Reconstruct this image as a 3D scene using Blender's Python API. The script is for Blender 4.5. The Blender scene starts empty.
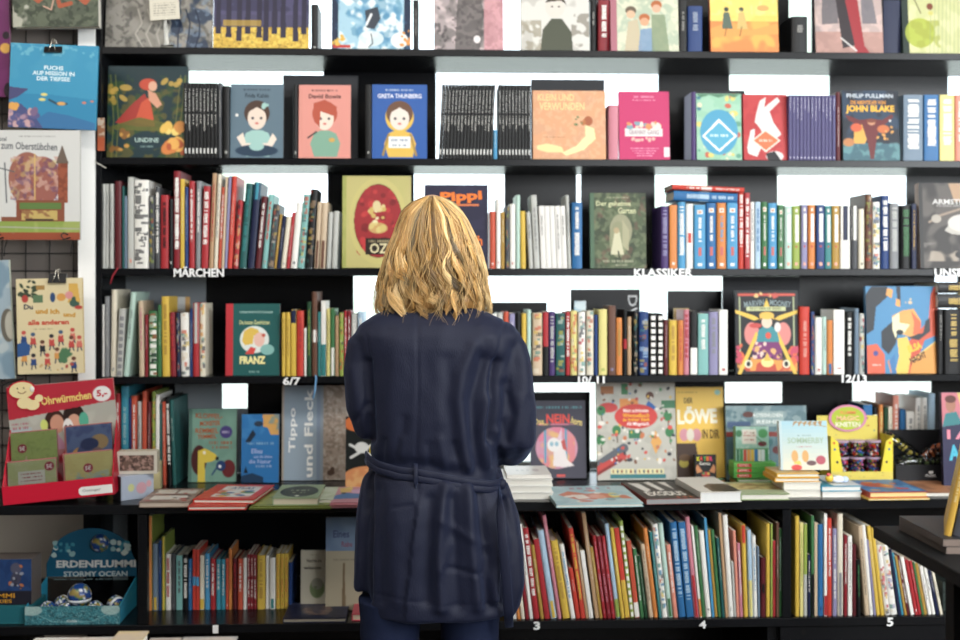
import bpy, math, random, re
import numpy as np
from mathutils import Vector, Matrix, Euler
from math import sin, cos, pi, atan, atan2, tan, radians as R, sqrt, hypot

C = bpy.context.scene.collection
rnd = random.Random(11)
EYE, FPX, CX, HY, YAW = 1.47, 1226.0, 480.0, 284.0, atan(.041)

def at(px, py, Y):
    """point of the depth plane Y (parallel to the shelf wall) seen at a pixel of the photograph"""
    u, v = (px-CX)/FPX, (py-HY)/FPX
    dy = cos(YAW) - u*sin(YAW)
    t = Y/dy
    return Vector(((sin(YAW)+u*cos(YAW))*t, Y, EYE - v*t))
def XX(px, Y): return at(px, 0, Y).x
def ZZ(py, Y, px=480): return at(px, py, Y).z

# ---------------------------------------------------------------- colours
def srgb(h):
    if isinstance(h, (tuple, list)): return np.array(h, float)
    return np.array([int(h[i:i+2], 16)/255 for i in (0, 2, 4)])
def lin(c):
    c = np.clip(np.asarray(c, float), 0, 1)
    return np.where(c <= .04045, c/12.92, ((c+.055)/1.055)**2.4)
PAL = dict(w=('white','ebe8e1'), cw=('cream','e0d7c0'), lg=('light grey','b9bab4'), g=('grey','85878a'), dg=('dark grey','4a4c50'),
 k=('black','121315'), r=('red','ae2029'), br=('bright red','cc3420'), dr=('dark red','8a1826'), mr=('maroon','5c1a22'),
 o=('orange','d67f2c'), ro=('orange-red','c74c2c'), y=('yellow','d8b223'), py=('pale yellow','dccf78'), my=('mustard','b0882a'),
 lm=('lime green','93a83e'), gr=('green','3a7444'), dgr=('dark green','21492f'), tl=('teal','2a7f80'), dtl=('dark teal','1c5a58'),
 lt=('pale teal','79b5b0'), mi=('mint','b4d3c6'), tq=('turquoise','2d90a8'), sb=('sky blue','3f95c4'), b=('blue','2069a2'),
 db=('dark blue','213f78'), nv=('navy','1b2344'), lb=('pale blue','a9c6dc'), p=('purple','4c3670'), lv=('lavender','8d88ae'),
 pk=('pink','cc7c8c'), sp=('salmon','df8a74'), tn=('tan','b8926a'), bn=('brown','6a4636'), bg=('beige','cbb394'), gb=('blue-grey','6d8296'))
def hx(k): return PAL[k][1] if k in PAL else k
def nm(k): return PAL[k][0] if k in PAL else None

# ---------------------------------------------------------------- materials
MAT = {}
def material(name, rough=.5, col=None, attr=False, metal=0, spec=.5, build=None):
    m = bpy.data.materials.new(name); m.use_nodes = True
    nt = m.node_tree; b = nt.nodes['Principled BSDF']
    b.inputs['Roughness'].default_value = rough; b.inputs['Metallic'].default_value = metal
    b.inputs['Specular IOR Level'].default_value = spec
    if col: b.inputs['Base Color'].default_value = (*lin(srgb(col)), 1)
    if attr:
        a = nt.nodes.new('ShaderNodeAttribute'); a.attribute_name = 'Col'
        nt.links.new(a.outputs['Color'], b.inputs['Base Color'])
        if build: build(nt, b, a)
    elif build: build(nt, b, None)
    MAT[name] = m; return m
def bump(nt, b, scale, strength, dist=.002, kind='ShaderNodeTexNoise', stretch=None):
    tc = nt.nodes.new('ShaderNodeTexCoord'); n = nt.nodes.new(kind); n.inputs['Scale'].default_value = scale
    src = tc.outputs['Object']
    if stretch:
        mp = nt.nodes.new('ShaderNodeMapping'); mp.inputs['Scale'].default_value = stretch
        nt.links.new(src, mp.inputs['Vector']); src = mp.outputs['Vector']
    nt.links.new(src, n.inputs['Vector'])
    bp = nt.nodes.new('ShaderNodeBump'); bp.inputs['Strength'].default_value = strength; bp.inputs['Distance'].default_value = dist
    nt.links.new(n.outputs[0], bp.inputs['Height']); nt.links.new(bp.outputs[0], b.inputs['Normal'])
    return n
def mixcol(nt, b, base_socket, fac_socket, amount, dark=.8):
    mx = nt.nodes.new('ShaderNodeMixRGB'); mx.blend_type = 'MULTIPLY'; mx.inputs[2].default_value = (dark, dark, dark, 1)
    mt = nt.nodes.new('ShaderNodeMath'); mt.operation = 'MULTIPLY'; mt.inputs[1].default_value = amount
    nt.links.new(fac_socket, mt.inputs[0]); nt.links.new(mt.outputs[0], mx.inputs[0])
    if base_socket is not None: nt.links.new(base_socket, mx.inputs[1])
    nt.links.new(mx.outputs[0], b.inputs['Base Color']); return mx
material('printed_card', .42, attr=True, spec=.26, build=lambda nt, b, a: bump(nt, b, 90, .05))
material('matte_print', .6, attr=True, spec=.3, build=lambda nt, b, a: bump(nt, b, 120, .08))
def pages_nodes(nt, b, a):
    n = bump(nt, b, 500, .25, .001, stretch=(1, .02, .02)); mixcol(nt, b, a.outputs['Color'], n.outputs[0], .5, .75)
material('page_edges', .8, attr=True, spec=.15, build=pages_nodes)
def mel(nt, b, a):
    n = bump(nt, b, 260, .06, .001)
material('black_melamine', .27, '0f1013', spec=.2, build=mel)
material('dark_laminate', .6, '0d0d0f', spec=.2)
material('grey_melamine', .5, '2b2d31', spec=.2, build=mel)
material('pale_melamine', .5, '878d92', spec=.4, build=mel)
material('white_paint', .5, 'f6f6f3', build=lambda nt, b, a: bump(nt, b, 60, .08))
material('wall_paint', .7, 'a39c93', build=lambda nt, b, a: bump(nt, b, 45, .12))
material('mesh_board', .7, '6f6863', build=lambda nt, b, a: bump(nt, b, 30, .1))
material('black_metal', .4, '151517', metal=.3)
material('chrome', .22, 'c9c4b8', metal=1)
material('white_letters', .4, 'e8e8e8')
material('plastic', .25, attr=True)
material('cord', .6, 'c9c5ba')
def floor_nodes(nt, b, a):
    n = bump(nt, b, 3, .1, stretch=(1, 8, 1)); mx = mixcol(nt, b, None, n.outputs[0], .8, .6); mx.inputs[1].default_value = (*lin(srgb('564838')), 1)
material('floor_wood', .45, '8a7358', build=floor_nodes)
material('ceiling_paint', .8, 'dedcd6', build=lambda nt, b, a: bump(nt, b, 40, .1))
def linen(nt, b, a):
    b.inputs['Sheen Weight'].default_value = .16; b.inputs['Sheen Roughness'].default_value = .4
    b.inputs['Sheen Tint'].default_value = (.35, .48, .85, 1)
    bump(nt, b, 420, .6, .0015, stretch=(1.6, 1.6, .3))
material('navy_linen', .62, '0d1228', spec=.3, build=linen)
material('denim', .8, '111a33', spec=.2, build=lambda nt, b, a: bump(nt, b, 700, .4, .001))
material('skin', .5, 'cf9f84', build=lambda nt, b, a: b.inputs.__getitem__('Subsurface Weight').__setattr__('default_value', .1))
material('leather', .45, '2a211d')
material('hair', .36, attr=True, spec=.5)
def glass(name, tint, gl=.12, rough=.03):
    m = bpy.data.materials.new(name); m.use_nodes = True; nt = m.node_tree; nt.nodes.clear()
    o = nt.nodes.new('ShaderNodeOutputMaterial'); t = nt.nodes.new('ShaderNodeBsdfTransparent'); g = nt.nodes.new('ShaderNodeBsdfGlossy')
    g.inputs['Roughness'].default_value = rough; t.inputs[0].default_value = (*tint, 1)
    f = nt.nodes.new('ShaderNodeLayerWeight'); f.inputs[0].default_value = gl
    mx = nt.nodes.new('ShaderNodeMixShader')
    nt.links.new(f.outputs['Fresnel'], mx.inputs[0]); nt.links.new(t.outputs[0], mx.inputs[1]); nt.links.new(g.outputs[0], mx.inputs[2]); nt.links.new(mx.outputs[0], o.inputs[0])
    MAT[name] = m
glass('window_glass', (.97, .98, .97), .05); glass('clear_film', (.93, .94, .93), .35, .12); glass('clear_plastic', (.92, .94, .93), .3, .08)

# ---------------------------------------------------------------- text geometry
_tc = {}
def textgeo(s, bold=.0):
    key = (s, bold)
    if key in _tc: return _tc[key]
    cu = bpy.data.curves.new('t', 'FONT'); cu.body = s; cu.resolution_u = 2; cu.offset = bold
    ob = bpy.data.objects.new('t', cu)
    me = bpy.data.meshes.new_from_object(ob)
    v = np.array([x.co[:2] for x in me.vertices]) if len(me.vertices) else np.zeros((3, 2))
    f = [tuple(p.vertices) for p in me.polygons]
    bpy.data.objects.remove(ob); bpy.data.curves.remove(cu); bpy.data.meshes.remove(me)
    lo, hi = v.min(0), v.max(0)
    v = (v-(lo+hi)/2)/np.maximum(hi-lo, 1e-6)
    _tc[key] = (v, f, (hi-lo)[0]/max((hi-lo)[1], 1e-6)); return _tc[key]

# ---------------------------------------------------------------- mesh accumulator
class G:
    def __init__(s): s.v = []; s.f = []; s.c = []; s.m = []; s.grids = []
    def add(s, vs, fs, col='808080', mi=0, M=None):
        n = len(s.v)
        if M is not None: vs = [M @ Vector(q) for q in vs]
        s.v += [tuple(q) for q in vs]; c = lin(srgb(hx(col)))
        for f in fs: s.f.append(tuple(i+n for i in f)); s.c.append(c); s.m.append(mi)
        return s
    def box(s, a, b, col='808080', mi=0, M=None, bev=0):
        (x0, y0, z0), (x1, y1, z1) = a, b
        if bev:
            e = bev; vs = []; 
            for (z, k) in ((z0, e), (z0+e, 0), (z1-e, 0), (z1, e)):
                vs += [(x0+k+e*(k == 0)*0+e, y0+k, z), (x1-k-e, y0+k, z), (x1-k, y0+k+e, z), (x1-k, y1-k-e, z), (x1-k-e, y1-k, z), (x0+k+e, y1-k, z), (x0+k, y1-k-e, z), (x0+k, y0+k+e, z)]
            fs = [tuple(range(7, -1, -1)), tuple(range(24, 32))]
            for r in range(3):
                for i in range(8): fs.append((r*8+i, r*8+(i+1) % 8, r*8+8+(i+1) % 8, r*8+8+i))
            return s.add(vs, fs, col, mi, M)
        vs = [(x0,y0,z0),(x1,y0,z0),(x1,y1,z0),(x0,y1,z0),(x0,y0,z1),(x1,y0,z1),(x1,y1,z1),(x0,y1,z1)]
        return s.add(vs, [(0,3,2,1),(4,5,6,7),(0,1,5,4),(1,2,6,5),(2,3,7,6),(3,0,4,7)], col, mi, M)
    def prism(s, pts, axis, a, b, col='808080', mi=0, M=None):
        """closed outline pts (2D) extruded along an axis from a to b"""
        def mk(p, t): return {'y': (p[0], t, p[1]), 'z': (p[0], p[1], t), 'x': (t, p[0], p[1])}[axis]
        n = len(pts); vs = [mk(p, a) for p in pts]+[mk(p, b) for p in pts]
        fs = [tuple(range(n)), tuple(range(2*n-1, n-1, -1))]+[(i, (i+1) % n+0, n+(i+1) % n, n+i)[::-1] for i in range(n)]
        return s.add(vs, fs, col, mi, M)
    def tube(s, pts, rs, col='808080', mi=0, sides=8, cap=True, flat=1.0, up=None):
        pts = [Vector(p) for p in pts]; n = len(pts)
        if not hasattr(rs, '__len__'): rs = [rs]*n
        vs = []; prev = None
        for i, p in enumerate(pts):
            t = (pts[min(i+1, n-1)]-pts[max(i-1, 0)]).normalized()
            if prev is None:
                ref = Vector(up) if up else (Vector((0, 0, 1)) if abs(t.z) < .9 else Vector((1, 0, 0)))
                a = (ref-t*ref.dot(t)).normalized()
            else: a = (prev-t*prev.dot(t)).normalized()
            prev = a; b = t.cross(a)
            for k in range(sides):
                q = 2*pi*k/sides; vs.append(p+a*(cos(q)*rs[i])+b*(sin(q)*rs[i]*flat))
        fs = [(i*sides+k, i*sides+(k+1) % sides, (i+1)*sides+(k+1) % sides, (i+1)*sides+k) for i in range(n-1) for k in range(sides)]
        if cap: fs += [tuple(range(sides-1, -1, -1)), tuple(range((n-1)*sides, n*sides))]
        return s.add(vs, fs, col, mi)
    def ball(s, c, r, col='808080', mi=0, seg=14, rings=9, M=None):
        if not hasattr(r, '__len__'): r = (r, r, r)
        vs = [(c[0], c[1], c[2]-r[2])]; fs = []
        for i in range(1, rings):
            a = -pi/2+pi*i/rings
            for k in range(seg):
                q = 2*pi*k/seg; vs.append((c[0]+r[0]*cos(a)*cos(q), c[1]+r[1]*cos(a)*sin(q), c[2]+r[2]*sin(a)))
        vs.append((c[0], c[1], c[2]+r[2])); L = len(vs)-1
        for k in range(seg):
            fs.append((0, 1+(k+1) % seg, 1+k)); fs.append((L, L-seg+k, L-seg+(k+1) % seg))
            for i in range(rings-2): fs.append((1+i*seg+k, 1+i*seg+(k+1) % seg, 1+(i+1)*seg+(k+1) % seg, 1+(i+1)*seg+k))
        return s.add(vs, fs, col, mi, M)
    def text(s, txt, c, w, h, col, mi=0, rot=0, frame=None, depth=0, bold=.0, fit=False):
        """lettering; frame maps (x right, y up) of the print plane to 3D"""
        v, f, asp = textgeo(txt, bold)
        if fit and w/h > asp: w = h*asp
        cr, sr = cos(rot), sin(rot)
        fr = frame or (lambda x, y, o: (x, -o, y))
        def P(q, o): x, y = q[0]*w, q[1]*h; return fr(c[0]+x*cr-y*sr, c[1]+x*sr+y*cr, o)
        if not depth: return s.add([P(q, .0006) for q in v], f, col, mi)
        n = len(v); s.add([P(q, depth) for q in v]+[P(q, 0) for q in v], f, col, mi)
        base = len(s.v)-2*n; ed = {}
        for ff in f:
            for i in range(len(ff)):
                e = (ff[i], ff[(i+1) % len(ff)])
                if (e[1], e[0]) in ed: del ed[(e[1], e[0])]
                else: ed[e] = 1
        cc = lin(srgb(hx(col)))
        for (a, b) in ed: s.f.append((base+b, base+a, base+n+a, base+n+b)); s.c.append(cc); s.m.append(mi)
        return s
    def grid(s, P, col, mi=0):
        """P: (ny,nx,3) points, col: (ny,nx,3) linear colours"""
        s.grids.append((P, col, mi)); return s
    def build(s, name, mats, parent=None, smooth=False):
        V = [np.array(s.v, float).reshape(-1, 3)]; off = len(s.v)
        loops = [np.array([i for f in s.f for i in f], np.int64)]; cnt = [np.array([len(f) for f in s.f], np.int64)]
        if s.f: cols = [np.repeat(np.array(s.c), cnt[0], axis=0)]
        else: cols = [np.zeros((0, 3))]
        ms = [np.array(s.m, np.int64)]
        for P, col, mi in s.grids:
            ny, nx = P.shape[:2]; idx = np.arange(ny*nx).reshape(ny, nx)
            q = np.stack([idx[:-1, :-1], idx[1:, :-1], idx[1:, 1:], idx[:-1, 1:]], -1).reshape(-1, 4)
            V.append(P.reshape(-1, 3)); loops.append((q+off).ravel()); cnt.append(np.full(len(q), 4)); ms.append(np.full(len(q), mi))
            cols.append(col.reshape(-1, 3)[q.ravel()]); off += ny*nx
        V = np.concatenate(V); L = np.concatenate(loops); N = np.concatenate(cnt); K = np.concatenate(cols); Mi = np.concatenate(ms)
        me = bpy.data.meshes.new(name)
        me.vertices.add(len(V)); me.vertices.foreach_set('co', V.astype(np.float32).ravel())
        me.loops.add(len(L)); me.loops.foreach_set('vertex_index', L.astype(np.int32))
        me.polygons.add(len(N)); st = np.concatenate([[0], np.cumsum(N)[:-1]]) if len(N) else np.zeros(0)
        me.polygons.foreach_set('loop_start', st.astype(np.int32)); me.polygons.foreach_set('loop_total', N.astype(np.int32))
        me.polygons.foreach_set('material_index', Mi.astype(np.int32))
        me.polygons.foreach_set('use_smooth', np.full(len(N), smooth))
        ca = me.color_attributes.new('Col', 'FLOAT_COLOR', 'CORNER')
        ca.data.foreach_set('color', np.concatenate([K, np.ones((len(K), 1))], 1).astype(np.float32).ravel())
        me.update(calc_edges=True); me.validate()
        if isinstance(mats, str): mats = [mats]
        for m in mats: me.materials.append(MAT[m])
        o = bpy.data.objects.new(name, me); C.objects.link(o)
        if parent: o.parent = parent
        return o

LABELS = {}
def tag(o, label=None, cat=None, group=None, kind=None):
    if label: o['label'] = label; LABELS.setdefault(label, []).append(o)
    if cat: o['category'] = cat
    if group: o['group'] = group
    if kind: o['kind'] = kind
    return o
def empty(name, loc, label=None, cat=None, group=None, rot=(0, 0, 0)):
    o = bpy.data.objects.new(name, None); C.objects.link(o); o.empty_display_size = .05
    o.location = loc; o.rotation_euler = rot
    return tag(o, label, cat, group)
def dup(root, loc, rot=None, label=None, group=None):
    r = root.copy(); C.objects.link(r); r.location = loc
    if rot is not None: r.rotation_euler = rot
    if label: r['label'] = label; LABELS.setdefault(label, []).append(r)
    if group: r['group'] = group
    for ch in list(root.children):
        c = ch.copy(); C.objects.link(c); c.parent = r
        for g in ch.children: d = g.copy(); C.objects.link(d); d.parent = c
    return r
def struct(g, name, mats, **k): return tag(g.build(name, mats), kind='structure')

# ---------------------------------------------------------------- painted canvas (print on covers)
def ink(c, k=.90):
    c = np.asarray(c, float); l = (c*np.array([.3, .59, .11])).sum(-1, keepdims=True); return (c*.87+l*.13)*k
class Cv:
    def __init__(s, w, h, bg, cell=.0019):
        s.w, s.h = w, h; s.asp = w/h
        nx, ny = max(4, int(w/cell)), max(4, int(h/cell)); s.nx, s.ny = nx, ny
        s.X, s.Y = np.meshgrid(np.linspace(0, 1, nx), np.linspace(0, 1, ny))
        s.A = np.tile(srgb(hx(bg)), (ny, nx, 1)); s.txt = []; s.px = cell/h
    def mix(s, m, col, a=1):
        m = (m*a)[..., None]; s.A = s.A*(1-m)+srgb(hx(col))*m; return s
    def R(s, x0, y0, x1, y1, col, a=1): return s.mix(((s.X >= x0) & (s.X <= x1) & (s.Y >= y0) & (s.Y <= y1)).astype(float), col, a)
    def E(s, cx, cy, rx, ry, col, a=1, rot=0):
        dx, dy = (s.X-cx)*s.asp, s.Y-cy; c, q = cos(rot), sin(rot)
        u, v = (dx*c+dy*q)/(rx*s.asp), (-dx*q+dy*c)/ry
        d = np.sqrt(u*u+v*v); return s.mix(np.clip((1-d)*min(rx*s.asp, ry)/s.px+.5, 0, 1), col, a)
    def P(s, pts, col, a=1):
        ins = np.zeros(s.X.shape, bool); n = len(pts)
        for i in range(n):
            (x0, y0), (x1, y1) = pts[i], pts[(i+1) % n]
            if y0 == y1: continue
            ins ^= ((s.Y > min(y0, y1)) & (s.Y <= max(y0, y1)) & (s.X < x0+(s.Y-y0)*(x1-x0)/(y1-y0)))
        return s.mix(ins.astype(float), col, a)
    def L(s, pts, wd, col, a=1):
        d = np.full(s.X.shape, 9.)
        for (x0, y0), (x1, y1) in zip(pts[:-1], pts[1:]):
            ax, ay, bx, by = x0*s.asp, y0, x1*s.asp, y1; vx, vy = bx-ax, by-ay
            t = np.clip(((s.X*s.asp-ax)*vx+(s.Y-ay)*vy)/(vx*vx+vy*vy+1e-9), 0, 1)
            d = np.minimum(d, np.hypot(s.X*s.asp-ax-t*vx, s.Y-ay-t*vy))
        return s.mix(np.clip((wd/2-d)/s.px+.5, 0, 1), col, a)
    def N(s, sc, col, a=.6, thr=.5, box=(0, 0, 1, 1), seed=1, sy=1, soft=.15):
        r = np.random.RandomState(seed); tot = 0; wsum = 0
        for k, (m_, w_) in enumerate(((1, .6), (1.9, .4))):
            an = .6+1.3*k+seed; S_ = sc*m_; U = (s.X*s.asp*cos(an)-s.Y*sy*sin(an))*S_; V_ = (s.X*s.asp*sin(an)+s.Y*sy*cos(an))*S_
            U = U-U.min()+.5; V_ = V_-V_.min()+.5; U = U+.35*np.sin(V_*2.1)*0.5; U = np.maximum(U, 0)
            g = r.rand(int(V_.max())+3, int(U.max())+3); i, j = U.astype(int), V_.astype(int); fu, fv = U-i, V_-j
            fu, fv = fu*fu*(3-2*fu), fv*fv*(3-2*fv)
            tot = tot+w_*((g[j, i]*(1-fu)+g[j, i+1]*fu)*(1-fv)+(g[j+1, i]*(1-fu)+g[j+1, i+1]*fu)*fv)
        n = .5+(tot-.5)*1.25
        m = np.clip((n-thr)/soft, 0, 1)*((s.X >= box[0]) & (s.X <= box[2]) & (s.Y >= box[1]) & (s.Y <= box[3]))
        return s.mix(m, col, a)
    def S(s, n, box, size, cols, seed=1, a=1, el=1.6):
        r = random.Random(seed)
        for i in range(n):
            z = size*r.uniform(.6, 1.4)
            s.E(r.uniform(box[0], box[2]), r.uniform(box[1], box[3]), z/s.asp, z*r.uniform(1/el, el), cols[i % len(cols)], a, r.uniform(0, 3))
        return s
    def T(s, t, cx, cy, w, h, col, rot=0, bold=.02): s.txt.append((t, cx, cy, w, h, col, rot, bold)); return s
    def W(s, cx, cy, w, h, col, a=.8, seed=3):
        """a line of print too small to read"""
        r = random.Random(seed); x = cx-w/2
        while x < cx+w/2:
            q = r.uniform(.3, .9)*h/s.asp; s.R(x, cy-h/2, min(x+q, cx+w/2), cy+h/2, col, a); x += q+.35*h/s.asp*(1 if r.random() < .75 else 2.5)
        return s
    def put(s, g, frame, mi=0):
        """frame(x, z, out) with x from 0..w, z from 0..h"""
        o = np.array(frame(0, 0, .0005)); ex = np.array(frame(1, 0, .0005))-o; ez = np.array(frame(0, 1, .0005))-o
        P = o+ex*(s.X[..., None]*s.w)+ez*((1-s.Y[..., None])*s.h)
        g.grid(P, ink(lin(s.A)), mi)
        for t, cx, cy, w, h, col, rot, bold in s.txt:
            g.text(t, (cx*s.w, (1-cy)*s.h), w*s.w, h*s.h, col, mi, rot, lambda x, y, q: frame(x, y, .0011), bold=bold)

# ---------------------------------------------------------------- books
def spine_book(w, h, d, col, acc='w', st='t', hard=True, seed=0, page='e3dccb'):
    """returns cover and pages meshes builders; x 0..w, y 0 (spine) .. d, z 0..h"""
    r = random.Random(seed*7+3); g = G(); t = .0024 if hard and w > .009 else .0007; rr = min(.35*w, .006) if hard else min(.12*w, .002)
    out = [(0, d), (0, rr)]+[(w/2-w/2*cos(q), rr-rr*sin(q)) for q in [pi*k/6 for k in range(1, 6)]]+[(w, rr), (w, d)]
    inn = [(w-t, d), (w-t, rr+t), (w/2, max(t, .0015)), (t, rr+t), (t, d)]
    no, ni = len(out), len(inn)
    def wall(pts, flip=False):
        for i in range(len(pts)-1):
            a, b = pts[i], pts[i+1]; g.add([(a[0], a[1], 0), (b[0], b[1], 0), (b[0], b[1], h), (a[0], a[1], h)], [(0, 1, 2, 3)], col)
    wall(out); wall(inn)
    for z in (0, h):
        # rims: left board, spine arc, right board
        A = [(p[0], p[1], z) for p in out]; B = [(p[0], p[1], z) for p in inn]
        for f in ([A[0], A[1], B[3], B[4]], [A[-1], A[-2], B[1], B[0]]): g.add(f, [(0, 1, 2, 3)], col)
        g.add(A[1:-1]+[B[1], B[2], B[3]], [tuple(range(no-2+3))], col)
    for p, q in ((out[0], inn[-1]), (out[-1], inn[0])): g.add([(p[0], p[1], 0), (q[0], q[1], 0), (q[0], q[1], h), (p[0], p[1], h)], [(0, 1, 2, 3)], col)
    def yb(x): 
        u = min(1, abs(x-w/2)/(w/2)); return rr-rr*sqrt(max(0, 1-u*u))
    def strip(x0, x1, z0, z1, c, o=.0005):
        n = 3 if (x1-x0) > .4*w else 1
        for k in range(n):
            a = x0+(x1-x0)*k/n; b = x0+(x1-x0)*(k+1)/n
            g.add([(a, yb(a)-o, z0), (b, yb(b)-o, z0), (b, yb(b)-o, z1), (a, yb(a)-o, z1)], [(0, 1, 2, 3)], c)
    def word(z0, z1, c, f=.5, x=.5, gap=.0012):
        z = z1
        fw = f*w*.5; L = max(.0022, min(.0045, fw*.9))
        while z > z0:
            l = L*r.uniform(.6, 1); strip(x*w-fw*r.uniform(.75, 1), x*w+fw*r.uniform(.75, 1), max(z-l, z0), z, c, .0009); z -= l+gap
            if r.random() < .18: z -= L*1.3
    for s in st:
        if s == 't': word(h*r.uniform(.25, .42), h*.9, acc, .42)
        elif s == 'T': word(h*r.uniform(.15, .3), h*.93, acc, .62)
        elif s == 'a': word(h*.6, h*.93, acc, .34); word(h*.2, h*.54, acc, .5)
        elif s == 'u': word(h*.06, h*.10, acc, .4)
        elif s == 'b': strip(0.02*w, .98*w, .002, h*.2, acc)
        elif s == 'h': strip(0.02*w, .98*w, h*.8, h-.001, acc)
        elif s == 'H': strip(0.02*w, .98*w, h*.45, h-.001, acc)
        elif s == 'B': strip(0.02*w, .98*w, .001, h*.42, acc)
        elif s == 'E': strip(0.01*w, .99*w, .0005, h-.0005, acc, .0003)
        elif s == 'm': strip(0.02*w, .98*w, h*.4, h*.55, acc)
        elif s == 's':   # the classics look: round emblem, pale title panel, publisher block, foot dot
            strip(.25*w, .75*w, h*.855, h*.92, 'e6ded0'); strip(.38*w, .62*w, h*.875, h*.9, 'c8602c', .0008); word(h*.42, h*.8, acc, .3); strip(.36*w, .64*w, h*.2, h*.33, 'c8605a'); strip(.3*w, .7*w, h*.04, h*.085, 'e8e6e0')
        elif s == 'S':
            strip(.34*w, .8*w, h*.42, h*.86, acc); strip(.38*w, .62*w, h*.335, h*.365, 'c0392b'); strip(.3*w, .7*w, h*.05, h*.1, 'e6a08a'); strip(.35*w, .65*w, h*.9, h*.95, 'e6ded0')
        elif s == 'p':
            for k in range(int(h/.008)):
                q = rnd.choice([hx(acc), hx(acc), 'c9482e', 'd8b23a', '3f7f78', '2a2c34', 'e0d6c2']) if acc != 'k' else rnd.choice(['e6e4da', '26282a'])
                q = tuple(srgb(q)*.6+srgb(hx(col))*.4); z = r.uniform(.02, .95)*h; a = r.uniform(0, .6)*w; strip(a, min(w*.98, a+r.uniform(.25, .6)*w), z, min(h*.99, z+r.uniform(.004, .014)), q, .0005+.00004*k)
        elif s == 'd':
            for k in range(int(h/.021)): strip(.18*w, .85*w, (k+.18)*.021, min(h, (k+.8)*.021), acc, .0005)
        elif s == 'x':
            word(h*.62, h*.92, 'c8c8c4', .4, gap=.0022); word(h*r.uniform(.36, .46), h*.58, 'c2c0ba', .4); strip(.28*w, .72*w, h*.06, h*.13, 'd8d8d4')
        elif s == 'v':
            word(h*r.uniform(.5, .8), h*.96, 'cfcbe0', .22); strip(.35*w, .65*w, h*.03, h*.055, 'cfcbe0')
    if 'n' in st and w > .0062 and r.random() < .65:
        word(h*r.uniform(.2, .55), h*r.uniform(.75, .93), tuple(srgb(hx(col))*.45+srgb('e8e4da' if sum(srgb(hx(col))) < 1.9 else '3a3a3c')*.55), .36)
    q = G(); m = .003 if hard else .0006
    q.box((t+.0002, rr+t, m), (w-t-.0002, d-m, h-m), page)
    return g, q

USED = {}
def make_spine(x, Y, z, w, h, d, ang, col, acc, st, hard, seed, name='book'):
    e = empty(name, (x, Y, z), rot=(0, ang, 0))
    g, q = spine_book(w, h, d, col, acc, st, hard, seed)
    g.c = [ink(c_) for c_ in g.c]
    g.build('cover', 'printed_card', e); q.build('pages', 'page_edges', e)
    return e
def art(c): return ('an ' if c[0] in 'aeiou' else 'a ')+c
ORD = ['first', 'second', 'third', 'fourth', 'fifth', 'sixth', 'seventh', 'eighth', 'ninth', 'tenth', 'eleventh', 'twelfth']
def row(data, Y, z, d, where, group, seed0=0, jit=.006, name='book'):
    """data: 'x0 x1 ytop lean colour accent style[ words]' per line, pixels at the book fronts"""
    items = []
    for ln in data.strip().splitlines():
        p = ln.split(None, 7); x0, x1, yt, le = map(float, p[:4]); items.append((x0, x1, yt, le, p[4], p[5], p[6], p[7] if len(p) > 7 else ''))
    res = []; prev = None
    for i, (x0, x1, yt, le, c, a, st, words) in enumerate(items):
        r = random.Random(seed0+i); yy = Y+r.uniform(0, jit)
        h = at(x0, yt, Y).z-z; X0, X1 = XX(x0, Y), XX(x1, Y); w = max(.003, X1-X0-.0006)
        hp = h*FPX/Y; sl = le/hp
        if prev: sl = max(sl, prev[0]-(x0-prev[1])/min(hp, prev[2])-.004)
        prev = (sl, x1, hp); le = sl; ang = atan(sl); h = h/cos(ang)-(0 if not le else w*abs(sin(ang))); w *= cos(ang)
        hard = w > .0085 and 'f' not in st and r.random() < .75
        dd = d*r.uniform(.85, 1.05) if h < .25 else d*r.uniform(1., 1.25)
        dd = min(dd, YB-.006-yy)
        # pivot on the low corner
        b = make_spine(0, 0, 0, w, h, dd, ang, c, a, st, hard, seed0+i, name)
        if le > 0: b.location = (X1-w*cos(ang), yy, z+w*sin(ang))
        else: b.location = (X0, yy, z)
        b.location.z += .0004
        res.append(b)
        size = ('tall ' if h > .245 else '')+('thin ' if w < .0115 else 'thick ' if w > .024 else '')
        noun = name.replace('_', ' '); base = words or f'{size}{nm(c)} {noun}'
        L = items[i-1][4] if i else None; Rr = items[i+1][4] if i+1 < len(items) else None
        if L and Rr: pos = f'between {art(nm(L))} and {art(nm(Rr))} spine'
        elif Rr: pos = f'left end of its row beside {art(nm(Rr))} spine'
        elif not L: pos = 'standing alone'
        else: pos = f'right end of its row beside {art(nm(L))} spine'
        lab = f'{base} {pos}, {where}'
        nn = name.replace('_', ' ')
        def short(t):
            for a_, b_ in ((' '+nn, ' spine'), (' spine,', ','), ('left end of its row', 'left end'), ('right end of its row', 'right end'), ('between a ', 'between '), (' and a ', ' and '), (' and an ', ' and '), ('between an ', 'between '), ('beside a ', 'beside '), ('blue-grey', 'bluish'), ('orange-red', 'vermilion'), ('thin ', ''), (' of its row', '')):
                if len(re.findall(r'[A-Za-z0-9]+', t)) <= 16: break
                t = t.replace(a_, b_)
            return t
        lab = short(lab)
        if lab in USED:
            n = sum(1 for k in range(i+1) if items[k][4] == c)
            lab = f'{base} leaning, {pos}, {where}' if le and f'{base} leaning, {pos}, {where}' not in USED else f'{base}, {ORD[min(n-1, 11)]} {nm(c)} spine from the left, {where}'
        lab = short(lab); USED[lab] = 1; tag(b, lab, noun, group)
    return res

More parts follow.
